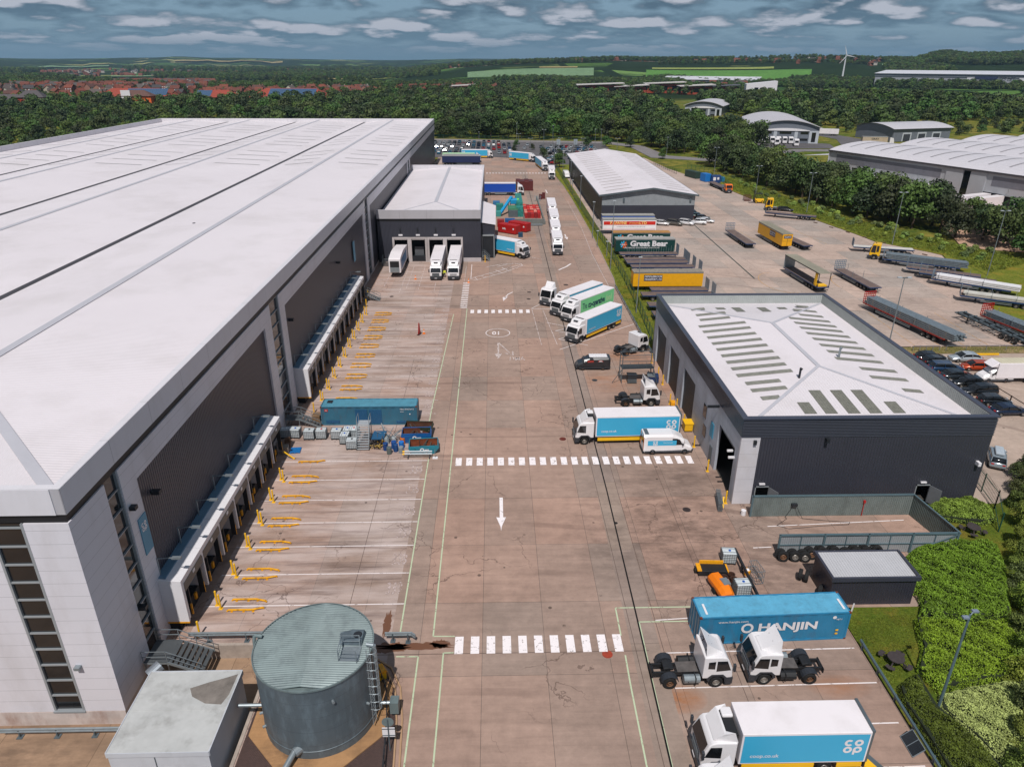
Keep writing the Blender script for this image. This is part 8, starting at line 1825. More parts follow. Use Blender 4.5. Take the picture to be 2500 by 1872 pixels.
T = thing('tube_rail', 'low galvanised tube railing behind the silver car', 'railing', (67.2, 104.8, 0)); b = MB()
for a, c in ((0, 4.3), (5.4, 18.5)):
 b.bar((a, 0, 1.0), (c, 0, 1.0), .07)
 for k in range(5): x = a+(c-a)*k/4; b.bar((x, 0, 0), (x, 0, 1.0), .07)
b.build('rail', M_galv, T)
T = thing('tube_rail', 'brown wooden rail running beside the row of dark cars', 'railing', (70.7, 89.2, 0)); b = MB(); b.bar((0, 0, .8), (.2, -5.8, .8), .09)
for k in range(3): b.bar((.1*k, -k*2.8, 0), (.1*k, -k*2.8, .9), .12)
b.build('rail', mat('brown_timber', '#4a3a34', .8), T)
T = thing('yellow_barrier', 'yellow low bar lying behind the silver car', 'barrier', (74.8, 103.0, 0)); b = MB(); b.box(0, 0, .05, 5.4, .25, .3); b.build('bar', M_yellowc, T)
for i in range(9): b = MB(); b.bar((0, 0, .1), (.55, -1.1, .12), .28, .2); x, y = 91+i*1.9, 226-i*6.2; tag(b.build('timber_sleeper', mat('sleeper', '#5b463c', .85), None, (x-2.5+(.2 if i < 5 else 0), y-9, 0)), 'short dark timber stop at the trailer yard edge, %s from the far end' % NUM[i], 'timber stop', 'timber stops')
# lamp posts
def lamp(x, y, h, lab, heads=1, z=0, big=False, group=None):
 T = thing('lamp_post', lab, 'lamp post', (x, y, z), 0, group); b = MB(); b.cyl((0, 0, 0), (0, 0, h), .11, .06, n=8); b.build('pole', M_galv, T)
 if big: b = MB(); b.box(-.9, -.1, h-.05, .9, .1, h+.05); b.build('crossbar', M_grey, T); hs = (-.75, .75)
 else: hs = (0,) if heads == 1 else (-.9, .9)
 for s in hs: b = MB(); (b.bar((0, 0, h-.05), (s*.6, 0, h), .06) if s else None); b.box(s-.32, -.2, h, s+.32, .2, h+.14); b.build('lamp_head', mat('lamp_head', '#aab0b4', .4), T)
T = thing('lamp_post', 'tall grey lamp post with twin floodlights standing in the near shrub bed', 'lamp post', (31.6, 36.1, 0)); b = MB(); b.cyl((0, 0, 0), (0, 0, 8.9), .11, .07, n=10); b.build('pole', M_scrf, T)
for s in (-1, 1): b = MB(); b.bar((0, 0, 8.8), (s*.4, s*.25, 9.0), .06); b.box(s*.5-.2, s*.28-.13, 8.9, s*.5+.2, s*.28+.13, 9.02); b.build('lamp_head', mat('lamp_blue', '#7a8594', .4), T)
for i, (x, y, h_, lab) in enumerate([(91.9, 252.9, 9.5, 'tall lamp post behind the forklift'), (95.9, 218.2, 12, 'tall lamp post behind the long navy flatbed'), (89.4, 296.1, 11, 'lamp post behind the far blue skips'), (101.5, 177.5, 13, 'lamp post on the bank behind the pale decked trailer'), (107.5, 148.5, 14, 'tall lamp post rising behind the steel laden trailer'), (62.5, 103.9, 12.5, 'lamp post standing behind the far parapet of the workshop')]): lamp(x, y, h_, lab, big=True)
for i, (x, y, h_, lab) in enumerate([(25.9, 154.9, 15, 'tall lamp post on the verge before the white curtain trailer'), (25.7, 185.1, 9.4, 'lamp post on the verge before the shed corner'), (26.1, 124.5, 10.5, 'lamp post on the verge before the yellow curtain trailer'), (25.7, 175.8, 4, 'short lamp post on the verge by the green curtain trailers'), (26.7, 166.2, 3.6, 'short camera post on the verge by the flatbeds'), (27.0, 226.1, 10, 'lamp post on the verge beside the shed side wall'), (27.2, 259.2, 10.5, 'lamp post on the verge at the far half of the shed'), (27.1, 251.5, 5, 'short post on the verge at the far half of the shed'), (27.0, 287.5, 10, 'lamp post on the verge at the shed far end'), (24.9, 305, 12, 'lamp post at the bend of the far lane')]): lamp(x, y, h_, lab)
for i, (x, y, h_, n_, lab) in enumerate([(12.9, 388, 8, 2, 'left of the entrance road'), (12.8, 416, 11, 1, 'tall one left of the entrance road behind'), (27.6, 412, 8, 2, 'right of the entrance road'), (32.6, 412, 10, 1, 'tall one right of the entrance road'), (19.0, 385.5, 6, 2, 'over the bay by the entrance road'), (46.2, 385.6, 6, 2, 'behind the shed roof left side'), (64.1, 385.6, 6, 2, 'behind the shed roof right side'), (54.7, 402, 9, 1, 'behind the shed left of two'), (57.9, 402, 9, 1, 'behind the shed right of two'), (86.5, 369.6, 8, 1, 'beside the road right of the shed'), (35.5, 398, 5, 2, 'among the dark cars'), (-8, 409, 7, 1, 'in the left half of the car park')]): lamp(x, y, h_, 'car park lamp post '+lab, n_)
for x, y, lab in ((34, 392, 'grey information board post in the car park'), (43.0, 392, 'pale road sign board beyond the dark cars')): T = thing('sign_board', lab, 'sign', (x, y, 0)); b = MB(); b.bar((0, 0, 0), (0, 0, 4), .12); b.build('post', M_galv, T); b = MB(); b.box(-1, -.05, 2.2, 1, .05, 5); b.build('board', mat('board_grey', '#8f979c', .5), T)
# ---------------------------------------------------------------- recycling yard beside the annex
M_crate = [mat('crate_red%d' % i, c, .55, var=.12, seam=[('x', .5, .05), ('z', .24, .05)]) for i, c in enumerate(('#c4251c', '#a51c1a', '#d8452e', '#8c1a1a', '#d98a7a'))]
random.seed(3); k_ = 0
for i in range(10):
 for j in range(5):
  x = 8.95+j*.97+i*0.0; y = 211.6+i*1.45; b = MB(); h_ = 1.3+.12*random.choice((0, 0, 1, 2)); b.box(0, 0, 0, .9, 1.35, h_);
  for q in range(3): b.box(.05+q*.29, .05, h_, .28+q*.29, 1.3, h_+.05)
  o = b.build('crate_stack', random.choice(M_crate[:3]+[M_crate[0], M_crate[4]] if i > 0 else M_crate[1:4:2]), None, (x, y, 0)); tag(o, 'red plastic crate stack in the block beside the queue of white lorries', 'crates', 'red crate stacks in the block')
for i in range(4):
 for j in range(2):
  b = MB(); b.box(0, 0, 0, 1.5, 3.2, 3.1+.2*((i+j) % 2)); o = b.build('crate_stack', mat('crate_maroon', '#5e1f1c', .6, var=.25, vs=3, seam=[('x', .5, .06), ('z', .3, .05)]), None, (7.9+i*1.52, 260.3+j*3.25, 0)); tag(o, 'dark maroon crate stack behind the royal blue lorry', 'crates', 'maroon crate stacks')
for i, (x, y, h_, lab) in enumerate([(15.1, 242.8, 1.6, 'small maroon crate stack, left of the pair by the lane'), (16.2, 243.8, 2.0, 'small maroon crate stack, right of the pair by the lane')]): b = MB(); b.box(0, 0, 0, 1, 1.2, h_); tag(b.build('crate_stack', mat('crate_maroon', '#5e1f1c'), None, (x, y, 0)), lab, 'crates')
for i in range(9):
 c = ('#2c6a9a', '#2c6a9a', '#3a78a8', '#2f8d84', '#2f8d84', '#35988c', '#2f8d84', '#a9502c', '#2b7a80')[i]; b = MB(); b.box(0, 0, 0, 1.1, 1.2, 1.9+.3*(i % 3)); tag(b.build('bale', mat('bale'+c, c, .6, var=.4, vs=3), None, (-2.2+i*1.2, 262.3, 0)), 'baled crate stack behind the royal blue lorry, %s from the left' % NUM[i], 'bale')
M_teal = mat('teal_net', '#1f8a80', .5, var=.25, vs=3); M_cyan = mat('conveyor_cyan', '#1c8fc2', .4, var=.05)
T = thing('baling_conveyor', 'bright cyan inclined conveyor feeding the green baler beside the annex', 'conveyor', (1.7, 214.5, 0)); b = MB(); b.bar((0, 0, .8), (3.6, 6.8, 4.6), .8, .5); b.build('belt', M_cyan, T); b = MB(); b.box(3.2, 5.4, 2.6, 5.4, 8.2, 4.0); b.build('hopper', M_cyan, T, bevel=.15); b = MB(); b.bar((0.4, 1, 0), (.4, 1, 1.2), .15); b.bar((2.6, 5, 0), (2.6, 5, 3.4), .2); b.bar((3.2, 5.2, 0), (3.2, 5.2, 3), .15); b.build('legs', M_steel, T)
b = MB(); b.box(5.2, 5.6, 2.2, 5.8, 7, 4.1); b.build('green_motor', mat('lime_motor', '#7bd05a', .5), T)
T = thing('baler', 'green and grey baling machine under the cyan hopper', 'baler', (4.2, 213.2, 0)); b = MB(); b.box(0, 0, 0, 2.8, 3.2, 2.1); b.build('body', M_grey, T, bevel=.06); b = MB(); b.box(-.1, .2, 2.1, 2.9, 5.4, 2.5); b.build('top', mat('baler_green', '#3e7a58', .5), T)
T = thing('bale_bay', 'netted teal bales stacked high right of the baler', 'bales', (6.6, 213.6, 0)); b = MB()
for i in range(6): b.box(0+.1*(i % 2), i*3.2, 0, 2.0, i*3.2+3.0, 3.8 if i > 0 else 2.8)
b.build('bale_wall', mat('teal_bale', '#2a7f78', .6, var=.45, vs=1.5), T)
for x, y, w_, c, h_, lab in ((.6, 221, 2.2, '#2a7f78', 2.4, 'teal netted bale left of the cyan conveyor'), (.5, 214, 1.5, '#3a8f8a', 1.5, 'lower teal bale by the annex lean-to'), (-.4, 232, 2.2, '#2c6c9a', 1.2, 'blue bale behind the lean-to roof'), (3.0, 200.5, 2.8, '#1d4f86', 1.9, 'blue bin behind the red skips'), (.8, 199.5, 2.0, '#8a1c1c', 1.9, 'dark red box behind the red skips')):
 b = MB(); b.box(0, 0, 0, w_, 2.2, h_); tag(b.build('bale' if 'bale' in lab else 'waste_bin', mat('blk'+c, c, .55, var=.3, vs=2), None, (x, y, 0), bevel=.05), lab, 'bale' if 'bale' in lab else 'bin')
for x, y, rz, lab in ((.9, 193.0, -38, 'red enclosed waste skip nearest the blue lorry'), (3.8, 195.9, -38, 'red enclosed waste skip behind the nearest red one')):
 T = thing('red_skip', lab, 'skip', (x, y, 0), rad(rz)); b = MB(); b.box(0, 0, .15, 6.0, 2.4, 2.4); b.build('body', M_red, T, bevel=.12); b = MB(); [b.box(.4+k*.7, -.06, .2, .5+k*.7, 2.46, 2.45) for k in range(8)]; b.build('ribs', M_red, T); b = MB(); put(b, text2d('biffa', .7, 1, .03), (2.2, -.08, 1.3), (1, 0, 0), (0, 0, 1)); put(b, arc2d(5.3, 1.5, 0, .25, 0, 360, 12), (0, -.08, 0), (1, 0, 0), (0, 0, 1)); b.build('lettering', M_whitep, T, fix=False)
T = thing('blue_crate', 'small dark blue crate before the red skips', 'crate', (6.9, 187.4, 0)); b = MB(); b.box(-.6, -.6, 0, .6, .6, 1.1); b.build('crate', mat('crate_blue', '#16425c', .5, seam=('x', .3, .06)), T)
T = thing('retaining_wall', 'grey sleeper retaining walls around the crate yard', 'wall', (5, 203.0, 0)); b = MB(); b.box(0, 0, 0, 9.2, .5, 1.5); b.box(0, -.4, 0, 9.4, 0, .3); b.box(9.2, 0, 0, 9.6, 42, .8); b.box(3.6, 6, 0, 3.9, 40, .6); b.build('wall', mat('sleeper_grey', '#6d6f6c', .8, var=.2), T); b = MB(); b.box(3.8, -2.2, .1, 8.6, -1.6, .5); b.build('metal_bars', M_galv, T)
# far skips on the trailer yard
for x, y, c, L_, h_, rz, lab in ((79.6, 292, '#2b3f38', 8, 2.6, -72, 'dark green container at the far end of the trailer yard'), (82.0, 282, '#1c6fb8', 4, 3.0, -75, 'bright blue enclosed skip by the far lamp post'), (85.0, 278.5, '#1c3c70', 3.5, 2.8, -5, 'dark blue skip with white posters'), (88.3, 281, '#2a7fa8', 1.2, 1.8, 0, 'small blue cabinet beside the dark blue skip')):
 T = thing('waste_container', lab, 'container', (x, y, 0), rad(rz)); b = MB(); b.box(-L_/2, -1.2, .1, L_/2, 1.2, h_); b.build('body', mat('wc'+c, c, .5, var=.1), T, bevel=.08); b = MB(); [b.box(-L_/2+.2+k*.8, -1.26, .2, -L_/2+.3+k*.8, 1.26, h_) for k in range(int(L_/.8))]; b.build('ribs', mat('wc'+c, c), T)
 if 'posters' in lab: b = MB(); b.add([(-1.2, -1.28, 1), (-.2, -1.28, 1), (-.2, -1.28, 2.2), (-1.2, -1.28, 2.2), (.3, -1.28, 1.3), (1.0, -1.28, 1.3), (1.0, -1.28, 2.2), (.3, -1.28, 2.2)], [(0, 1, 2, 3), (4, 5, 6, 7)]); b.build('posters', M_whitep, T, fix=False)
T = thing('forklift', 'yellow forklift truck parked by the grass bank', 'forklift', (87.0, 236.0, 0), rad(175)); b = MB(); b.box(-1.6, -.9, .4, 1.2, .9, 1.4); b.build('body', M_yellowc, T, bevel=.12)
b = MB(); [b.bar((x, y, 1.4), (x, y, 3.0), .1) for x in (-.9, .8) for y in (-.8, .8)]; b.box(-1, -.9, 3.0, .9, .9, 3.08); b.build('overhead_guard', M_chas, T); b = MB(); [b.bar((1.5, y, .2), (1.5, y, 4.0), .18) for y in (-.6, .6)]; b.box(1.4, -.7, 1.2, 1.6, .7, 1.4); b.build('mast', M_chas, T); b = MB(); [b.box(1.6, y-.1, .1, 3.2, y+.1, .18) for y in (-.5, .5)]; b.build('forks', M_steel, T)
for x in (-1.1, .9):
 for s in (-1, 1): wheel(T, x, s*.85, .45, .3, 3)
T = thing('steel_cage_box', 'rusty brown mesh box on the ground left of the forklift', 'cage', (84.6, 240.0, 0)); b = MB(); b.box(-1.1, -.8, 0, 1.1, .8, .1)
for k in range(9): b.bar((-1.1+k*.275, -.8, 0), (-1.1+k*.275, -.8, 1.9), .08); b.bar((-1.1+k*.275, .8, 0), (-1.1+k*.275, .8, 1.9), .08)
for z in (.5, 1, 1.5, 1.9): b.bar((-1.1, -.8, z), (1.1, -.8, z), .08); b.bar((-1.1, .8, z), (1.1, .8, z), .08); b.bar((-1.1, -.8, z), (-1.1, .8, z), .08); b.bar((1.1, -.8, z), (1.1, .8, z), .08)
b.build('mesh_sides', mat('rust_brown', '#5c3022', .7), T)
for x, y, rz, lab in ((16.5, 239.5, 15, 'grey tangled steel frame beside the crate yard wall'),):
 T = thing('scaffold_remains', lab, 'frame', (x-3, y, 0), rad(rz)); b = MB(); [b.bar((k*.5, 0, 0), (k*.5+.3, 1.5, 1.6), .08) for k in range(5)]; b.bar((0, 0, .1), (2.5, .2, 1.5), .08); b.build('bars', M_scrf, T)
# ---------------------------------------------------------------- people
def person(x, y, rz, label, vest, trousers='#20242e', z=0, helmet=None, arm=0.0):
 T = thing('person', label, 'person', (x, y, z), rz)
 J = {'pel': (0, 0, .95, .15), 'ch': (0, 0, 1.28, .17), 'ne': (.0, 0, 1.48, .06), 'he': (.02, 0, 1.60, .09), 'ht': (.0, 0, 1.70, .085)}
 vs = [J[k] for k in ('pel', 'ch', 'ne', 'he', 'ht')]; ed = [(0, 1), (1, 2), (2, 3), (3, 4)]
 for s in (-1, 1):
  b0 = len(vs); vs += [(0, s*.10, .88, .095), (.04*s, s*.11, .50, .065), (-.02*s, s*.12, .10, .05), (.12, s*.13, .05, .045)]; ed += [(0, b0), (b0, b0+1), (b0+1, b0+2), (b0+2, b0+3)]
  b0 = len(vs); vs += [(0, s*.20, 1.40, .065), (.02, s*.27, 1.13, .048), (.16+arm, s*.24, .93+arm*.6, .038), (.21+arm, s*.23, .86+arm*.6, .035)]; ed += [(1, b0), (b0, b0+1), (b0+1, b0+2), (b0+2, b0+3)]
 me = bpy.data.meshes.new('body'); me.from_pydata([v[:3] for v in vs], ed, []); me.materials.append(mat('skin', '#b98a70', .6, var=0)); me.materials.append(mat('cloth'+trousers, trousers, .8, var=0)); me.materials.append(mat('vest'+vest, vest, .7, var=0))
 o = ob('body', me, T); sk = o.modifiers.new('skin', 'SKIN'); sk.use_smooth_shade = True; lay = me.skin_vertices[0] if me.skin_vertices else None
 if lay is None:
  bm = bmesh.new(); bm.from_mesh(me); bm.verts.layers.skin.verify(); bm.to_mesh(me); bm.free(); lay = me.skin_vertices[0]
 for i, v in enumerate(vs): lay.data[i].radius = (v[3], v[3])
 lay.data[0].use_root = True
 sb = o.modifiers.new('sub', 'SUBSURF'); sb.levels = 1; sb.render_levels = 1
 dg = bpy.context.evaluated_depsgraph_get(); m2 = bpy.data.meshes.new_from_object(o.evaluated_get(dg)); o.modifiers.clear(); o.data = m2
 for m_ in list(me.materials):
  if m_.name not in [q.name for q in m2.materials if q]: m2.materials.append(m_)
 for p in m2.polygons:
  c = p.center; p.material_index = 0 if c.z > 1.46 or (abs(c.y) > .19 and c.z < .93) else 1 if c.z < .92 else 2
 b = MB(); b.lathe([(.0, 1.80), (.07, 1.77), (.10, 1.70), (.105, 1.66)], n=12); b.build('hair' if not helmet else 'hard_hat', mat('hair', '#2a1d16', .8, var=0) if not helmet else mat('hat'+helmet, helmet, .5), T)
 b = MB(); b.add([(-.0, -.2, 1.05), (.0, .2, 1.05)], []);
 b = MB(); b.lathe([(.20, 1.02), (.205, 1.07)], n=14); v = [(a*.85, c, d) for a, c, d in b.v]; b.v = v; b.build('reflective_band', M_whitep, T)
 return T
person(-10.75, 149.0, rad(-90), 'person in yellow hi-vis vest standing between the two lorries backed into the annex', '#d9e021', arm=.05)
person(26.0, 66.0, rad(170), 'person in yellow hi-vis vest with back to the yard in the workshop doorway', '#c5e22c', arm=.1)
person(26.6, 67.7, rad(-60), 'person in red and white hi-vis jacket inside the workshop doorway', '#b8332c')
person(28.6, 66.6, rad(200), 'person in green hi-vis vest deeper inside the workshop doorway', '#3f9c7a')
# ---------------------------------------------------------------- vegetation
def leaf_mat(name, col, hue=.5, tr=.25, nv=.35, ns=.25, vary=1):
 m = bpy.data.materials.new(name); m.use_nodes = True; nt = m.node_tree; L = nt.links; p = nt.nodes['Principled BSDF']
 oi = N(nt, 'ShaderNodeObjectInfo'); geo = N(nt, 'ShaderNodeNewGeometry'); P = geo.outputs['Position']
 c = mixc(nt, ramp(nt, noise(nt, P, ns, 4, .6), [(.3, 0), (.7, 1)]), tuple(v*(1-nv) for v in H(col)), tuple(min(1, v*(1+nv*1.3)) for v in H(col)))
 c = mixc(nt, 1, c, ramp(nt, noise(nt, P, ns*9, 2, .7), [(.3, .75), (.7, 1.3)]), 'MULTIPLY')
 hs = N(nt, 'ShaderNodeHueSaturation'); L.new(c, hs.inputs['Color'])
 L.new(mth(nt, 'ADD', .5-.05*hue, mth(nt, 'MULTIPLY', oi.outputs['Random'], .075*hue)), hs.inputs['Hue'])
 r2 = mth(nt, 'FRACT', mth(nt, 'MULTIPLY', oi.outputs['Random'], 7.31)); L.new(mth(nt, 'ADD', .45, mth(nt, 'MULTIPLY', r2, 1.05)), hs.inputs['Value'])
 L.new(mth(nt, 'ADD', .72, mth(nt, 'MULTIPLY', r2, .25)), hs.inputs['Saturation'])
 L.new(hs.outputs[0] if vary else c, p.inputs['Base Color']); p.inputs['Roughness'].default_value = .6; p.inputs['Specular IOR Level'].default_value = .25
 return m
M_leaf = leaf_mat('foliage', '#3b5220', .9); M_bark = mat('bark', '#4a3b2e', .9, var=.3, vs=3)
def quads(pos, nrm, size, rng, asp=.7, jit=.5):
 n = len(pos); nrm = nrm+rng.normal(0, jit, (n, 3)); nrm /= np.linalg.norm(nrm, axis=1)[:, None]+1e-9
 t = np.cross(nrm, rng.normal(0, 1, (n, 3))); t /= np.linalg.norm(t, axis=1)[:, None]+1e-9; b = np.cross(nrm, t)
 s = (size*rng.uniform(.6, 1.3, n))[:, None]/2
 return np.stack([pos-t*s, pos-b*s*asp, pos+t*s, pos+b*s*asp], 1).reshape(-1, 3)
def quad_mesh(name, co, m):
 n = len(co)//4; me = bpy.data.meshes.new(name); me.vertices.add(n*4); me.vertices.foreach_set('co', co.astype(np.float32).ravel())
 me.loops.add(n*4); me.loops.foreach_set('vertex_index', np.arange(n*4, dtype=np.int32)); me.polygons.add(n); me.polygons.foreach_set('loop_start', np.arange(0, n*4, 4, dtype=np.int32)); me.polygons.foreach_set('loop_total', np.full(n, 4, dtype=np.int32))
 me.materials.append(m); me.update(); me.validate(); return me
def crown(seed, n, R, Hh, size, z0=1.5, lobes=14, m=None, name='crown', top=1.0):
 rng = np.random.default_rng(seed); P = []; Nn = []
 c = []
 for i in range(lobes):
  a = rng.uniform(0, 2*PI); q = rng.uniform(0, 1)**.5; z = rng.uniform(0, 1); rr = R*.62*q*(1-.55*z*top*z)
  c.append((rr*math.cos(a), rr*math.sin(a), z0+Hh*(.18+.66*z), R*rng.uniform(.30, .50)))
 c = np.array(c); k = rng.integers(0, lobes, n); d = rng.normal(0, 1, (n, 3)); d /= np.linalg.norm(d, axis=1)[:, None]; d[:, 2] = np.where(d[:, 2] < -.3, -d[:, 2], d[:, 2])
 r = c[k, 3]*rng.uniform(.62, 1.08, n)**.7
 pos = c[k, :3]+d*r[:, None]*np.array([1, 1, .85]); co = quads(pos, d*1.0, np.full(n, size), rng)
 return quad_mesh(name, co, m or M_leaf)
def trunk_mesh(h, r, seed):
 random.seed(seed); b = MB(); b.cyl((0, 0, -.4), (0, 0, h*.5), r, r*.65, 8); b.cyl((0, 0, h*.5), (.2, .1, h*.8), r*.65, r*.25, 6)
 for k in range(5): a = k*1.3+rnd(); z = h*(.3+.09*k); b.cyl((0, 0, z), (math.cos(a)*h*.25, math.sin(a)*h*.25, z+h*.25), r*.4, r*.12, 5)
 return b.mesh('trunk', M_bark)
NEAR = [crown(10+i, 2000, 4.9, 8.2, .62, z0=.3, lobes=(15, 18, 13, 20)[i], top=(1, .6, 1.2, .8)[i]) for i in range(4)]
TR = [trunk_mesh(7, .25, i) for i in range(2)]
protos = []
for i in range(4):
 T = thing('broadleaf_tree', 'tree', 'tree', (0, 0, 0)); ob('trunk', TR[i % 2], T); ob('crown', NEAR[i], T); protos.append(T)
kids_ready(); used = [False]*4; ntree = 0
def tree(x, y, s, label, group=None, k=None, z=None, sz=1):
 global ntree
 k = random.randrange(4) if k is None else k; z = hz(x, y)+near_h(x, y)-.2 if z is None else z; a = rnd()*6.28; sc = (s, s, s*sz*(.9+.25*rnd()))
 if not used[k]:
  used[k] = True; o = protos[k]
  if o.name not in KIDS: KIDS[o.name] = [(ch, list(ch.children)) for ch in o.children]
  o.location = (x, y, z); o.rotation_euler = (0, 0, a); o.scale = sc; tag(o, label, 'tree', group)
  if not group and 'group' in o: del o['group']
 else:
  o = dup(protos[k], (x, y, z), a, label, group, sc)
  if not group and 'group' in o: del o['group']
 ntree += 1; return o
def inpoly(x, y, P):
 c = False; j = len(P)-1
 for i in range(len(P)):
  if (P[i][1] > y) != (P[j][1] > y) and x < (P[j][0]-P[i][0])*(y-P[i][1])/(P[j][1]-P[i][1]+1e-12)+P[i][0]: c = not c
  j = i
 return c
def scatter(poly, d, n, seed):
 """points in a polygon, no two closer than d"""
 rg = random.Random(seed); xs = [p[0] for p in poly]; ys = [p[1] for p in poly]; cell = {}; out = []
 for _ in range(n):
  x = rg.uniform(min(xs), max(xs)); y = rg.uniform(min(ys), max(ys))
  if not inpoly(x, y, poly): continue
  k = (int(x//d), int(y//d)); ok = True
  for i in (-1, 0, 1):
   for j in (-1, 0, 1):
    for q in cell.get((k[0]+i, k[1]+j), ()):
     if (q[0]-x)**2+(q[1]-y)**2 < d*d: ok = False
  if ok: cell.setdefault(k, []).append((x, y)); out.append((x, y))
 return out
BELT = [(121, 100), (150, 100), (140, 160), (133, 196), (125, 225), (119, 255), (114, 285), (108, 330), (98, 338), (94, 312), (101, 263), (108, 220), (118, 190), (128, 165)]
random.seed(31)
pts = scatter(BELT, 6.0, 6000, 1); pts.sort(key=lambda p: p[1])
for x, y in pts[:170]: tree(x, y, 1.0+.5*rnd(), 'leafy dark green tree in the belt between trailer yard and wavy warehouse', 'trees of the belt behind the trailer yard')
pts2 = scatter([(-60, 455), (62, 438), (84, 420), (88, 375), (102, 356), (128, 372), (146, 398), (140, 440), (60, 475), (-60, 478)], 8.0, 3000, 2)[:90]
for x, y in pts2: tree(x, y, 1.05+.75*rnd(), 'broad tree at the front edge of the wood behind the car park', 'front trees of the wood')
tree(80.5, 352, .5, 'single slim tree on the lawn by the road right of the shed', k=2, sz=1.4)
for i, (x, y, s, z) in enumerate([(12.3, 402, .45, 0), (10.5, 378, .4, 0), (20, 388, .35, 0), (23.5, 352, .55, 0), (28.6, 321, .75, 0), (31, 352, .5, 0)]): tree(x, y, s, 'small tree in the car park, %s counted from the left' % NUM[(1, 0, 2, 3, 4, 5)[i]], k=i % 4, z=z)
for i, (x, y, s) in enumerate([(50, 402, .7), (61, 404, .75), (74, 402, .8)]):
 tree(x, y, s, 'dark purple leaved tree behind the shed roof, %s of three' % ('left', 'middle', 'right')[i], k=1)
# tall hedge trees by the right frame edge beyond the green fence
M_hleaf = leaf_mat('hedge_foliage', '#5a6a1e', .5, ns=.6, nv=.4)
HC = [crown(50+i, 7000, 2.4, 4.6, .20, z0=-.2, lobes=16, m=M_hleaf) for i in range(2)]
HP = [(34.2+(Y-30.5)*.68, Y, .72) for Y in (67, 63.8, 60.6, 57.4, 54.3, 51.3, 48.4, 45.6, 42.9, 40.3, 37.8, 35.3, 32.9, 30.5)]+[(37.2+(Y-30.5)*.68, Y, .85) for Y in (65, 60, 55, 50, 45.5)]
for i, (x, y, s) in enumerate(HP):
 T = thing('hedge_tree', 'yellow green bushy hedge tree beyond the right fence, %s from the workshop' % ('front row %s' % (NUM+['thirteenth', 'fourteenth'])[i] if i < 14 else 'second row %s' % NUM[i-14]), 'tree', (x, y, 0), rnd()*6); ob('crown', HC[i % 2], T); b = MB(); b.cyl((0, 0, 0), (0, 0, 2.5), .14, .07, n=6); b.build('trunk', M_bark, T); T.scale = (s, s, s)
# shrub beds
def bed(name, lab, poly, hh, dens, size, m, seed, edge=1.2, holes=(), flat=False):
 rng = np.random.default_rng(seed); P = np.array(poly); x0, y0 = P.min(0); x1, y1 = P.max(0); n = int((x1-x0)*(y1-y0)*dens)
 X = rng.uniform(x0, x1, n); Y = rng.uniform(y0, y1, n)
 ok = np.zeros(n, bool); j = len(P)-1
 for i in range(len(P)):
  cnd = ((P[i, 1] > Y) != (P[j, 1] > Y)) & (X < (P[j, 0]-P[i, 0])*(Y-P[i, 1])/(P[j, 1]-P[i, 1]+1e-12)+P[i, 0]); ok ^= cnd; j = i
 X, Y = X[ok], Y[ok]; dmin = np.full(len(X), 9e9); j = len(P)-1
 for i in range(len(P)):
  a, b = P[j], P[i]; ab = b-a; t = np.clip(((X-a[0])*ab[0]+(Y-a[1])*ab[1])/(ab@ab), 0, 1); dmin = np.minimum(dmin, np.hypot(X-a[0]-t*ab[0], Y-a[1]-t*ab[1])); j = i
 prof = np.sqrt(np.clip(dmin/edge, 0, 1)*(2-np.clip(dmin/edge, 0, 1)))
 bump = .16*np.sin(X*2.1+seed)*np.sin(Y*1.7)+.12*np.sin(X*4.3+Y*3.1)+.08*np.sin(X*9+2)*np.sin(Y*8)
 Z = np.clip(prof*(hh+bump*hh*.9)*rng.uniform(.90, 1.06, len(X)), .05, None)
 nr = np.stack([np.zeros_like(X), np.zeros_like(X), np.ones_like(X)], 1)
 cx, cy = P.mean(0); nr[:, 0] = (X-cx)*.02*(1-prof)*8; nr[:, 1] = (Y-cy)*.02*(1-prof)*8
 co = quads(np.stack([X, Y, Z], 1), nr, np.full(len(X), size), rng, jit=.75)
 co -= np.array([cx, cy, 0]); T = thing(name, lab, 'shrubs', (cx, cy, .05)); ob('foliage', quad_mesh('foliage', co, m), T)
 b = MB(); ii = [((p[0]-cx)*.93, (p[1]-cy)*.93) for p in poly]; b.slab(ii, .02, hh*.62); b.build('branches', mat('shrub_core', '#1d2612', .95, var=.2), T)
 return T
M_s1 = leaf_mat('shrub_green', '#5f7a22', .3, ns=.9, nv=.45, vary=0); M_s2 = leaf_mat('shrub_pale', '#9aa562', .2, ns=1.2, nv=.3, vary=0); M_s3 = leaf_mat('shrub_olive', '#4c571c', .3, ns=.8, nv=.45, vary=0); M_s4 = leaf_mat('shrub_mixed', '#6f8434', .3, ns=.7, nv=.5, vary=0)
bed('shrub_bed', 'rounded pale and green shrub bed between workshop door and upper picnic table', [(44.6, 60.9), (46.5, 62.1), (49.8, 62.4), (51.3, 61.0), (50.6, 58.4), (48.6, 57.9), (46.6, 58.4), (44.9, 58.9)], 1.0, 420, .15, M_s4, 1)
bed('shrub_bed', 'large bright green shrub bed right of the dark store', [(36.2, 46.6), (36.9, 51.8), (39.5, 53.9), (43.9, 55.2), (47.9, 54.3), (46.2, 50.5), (44.2, 47.2), (43.0, 45), (38.8, 44.2), (35.2, 45.2)], 1.25, 420, .14, M_s1, 2)
bed('shrub_bed', 'yellow green shrub bed right of the near lawn', [(34.6, 44.9), (38.8, 44.1), (43.0, 44.8), (41.4, 41.6), (39.4, 38.4), (36.6, 38.2), (32.4, 37.3), (31.8, 39.4), (33.4, 41.6), (33.9, 43.2)], 1.15, 430, .13, leaf_mat('shrub_yellow_green', '#6d8422', .3, ns=.7, nv=.4, vary=0), 3)
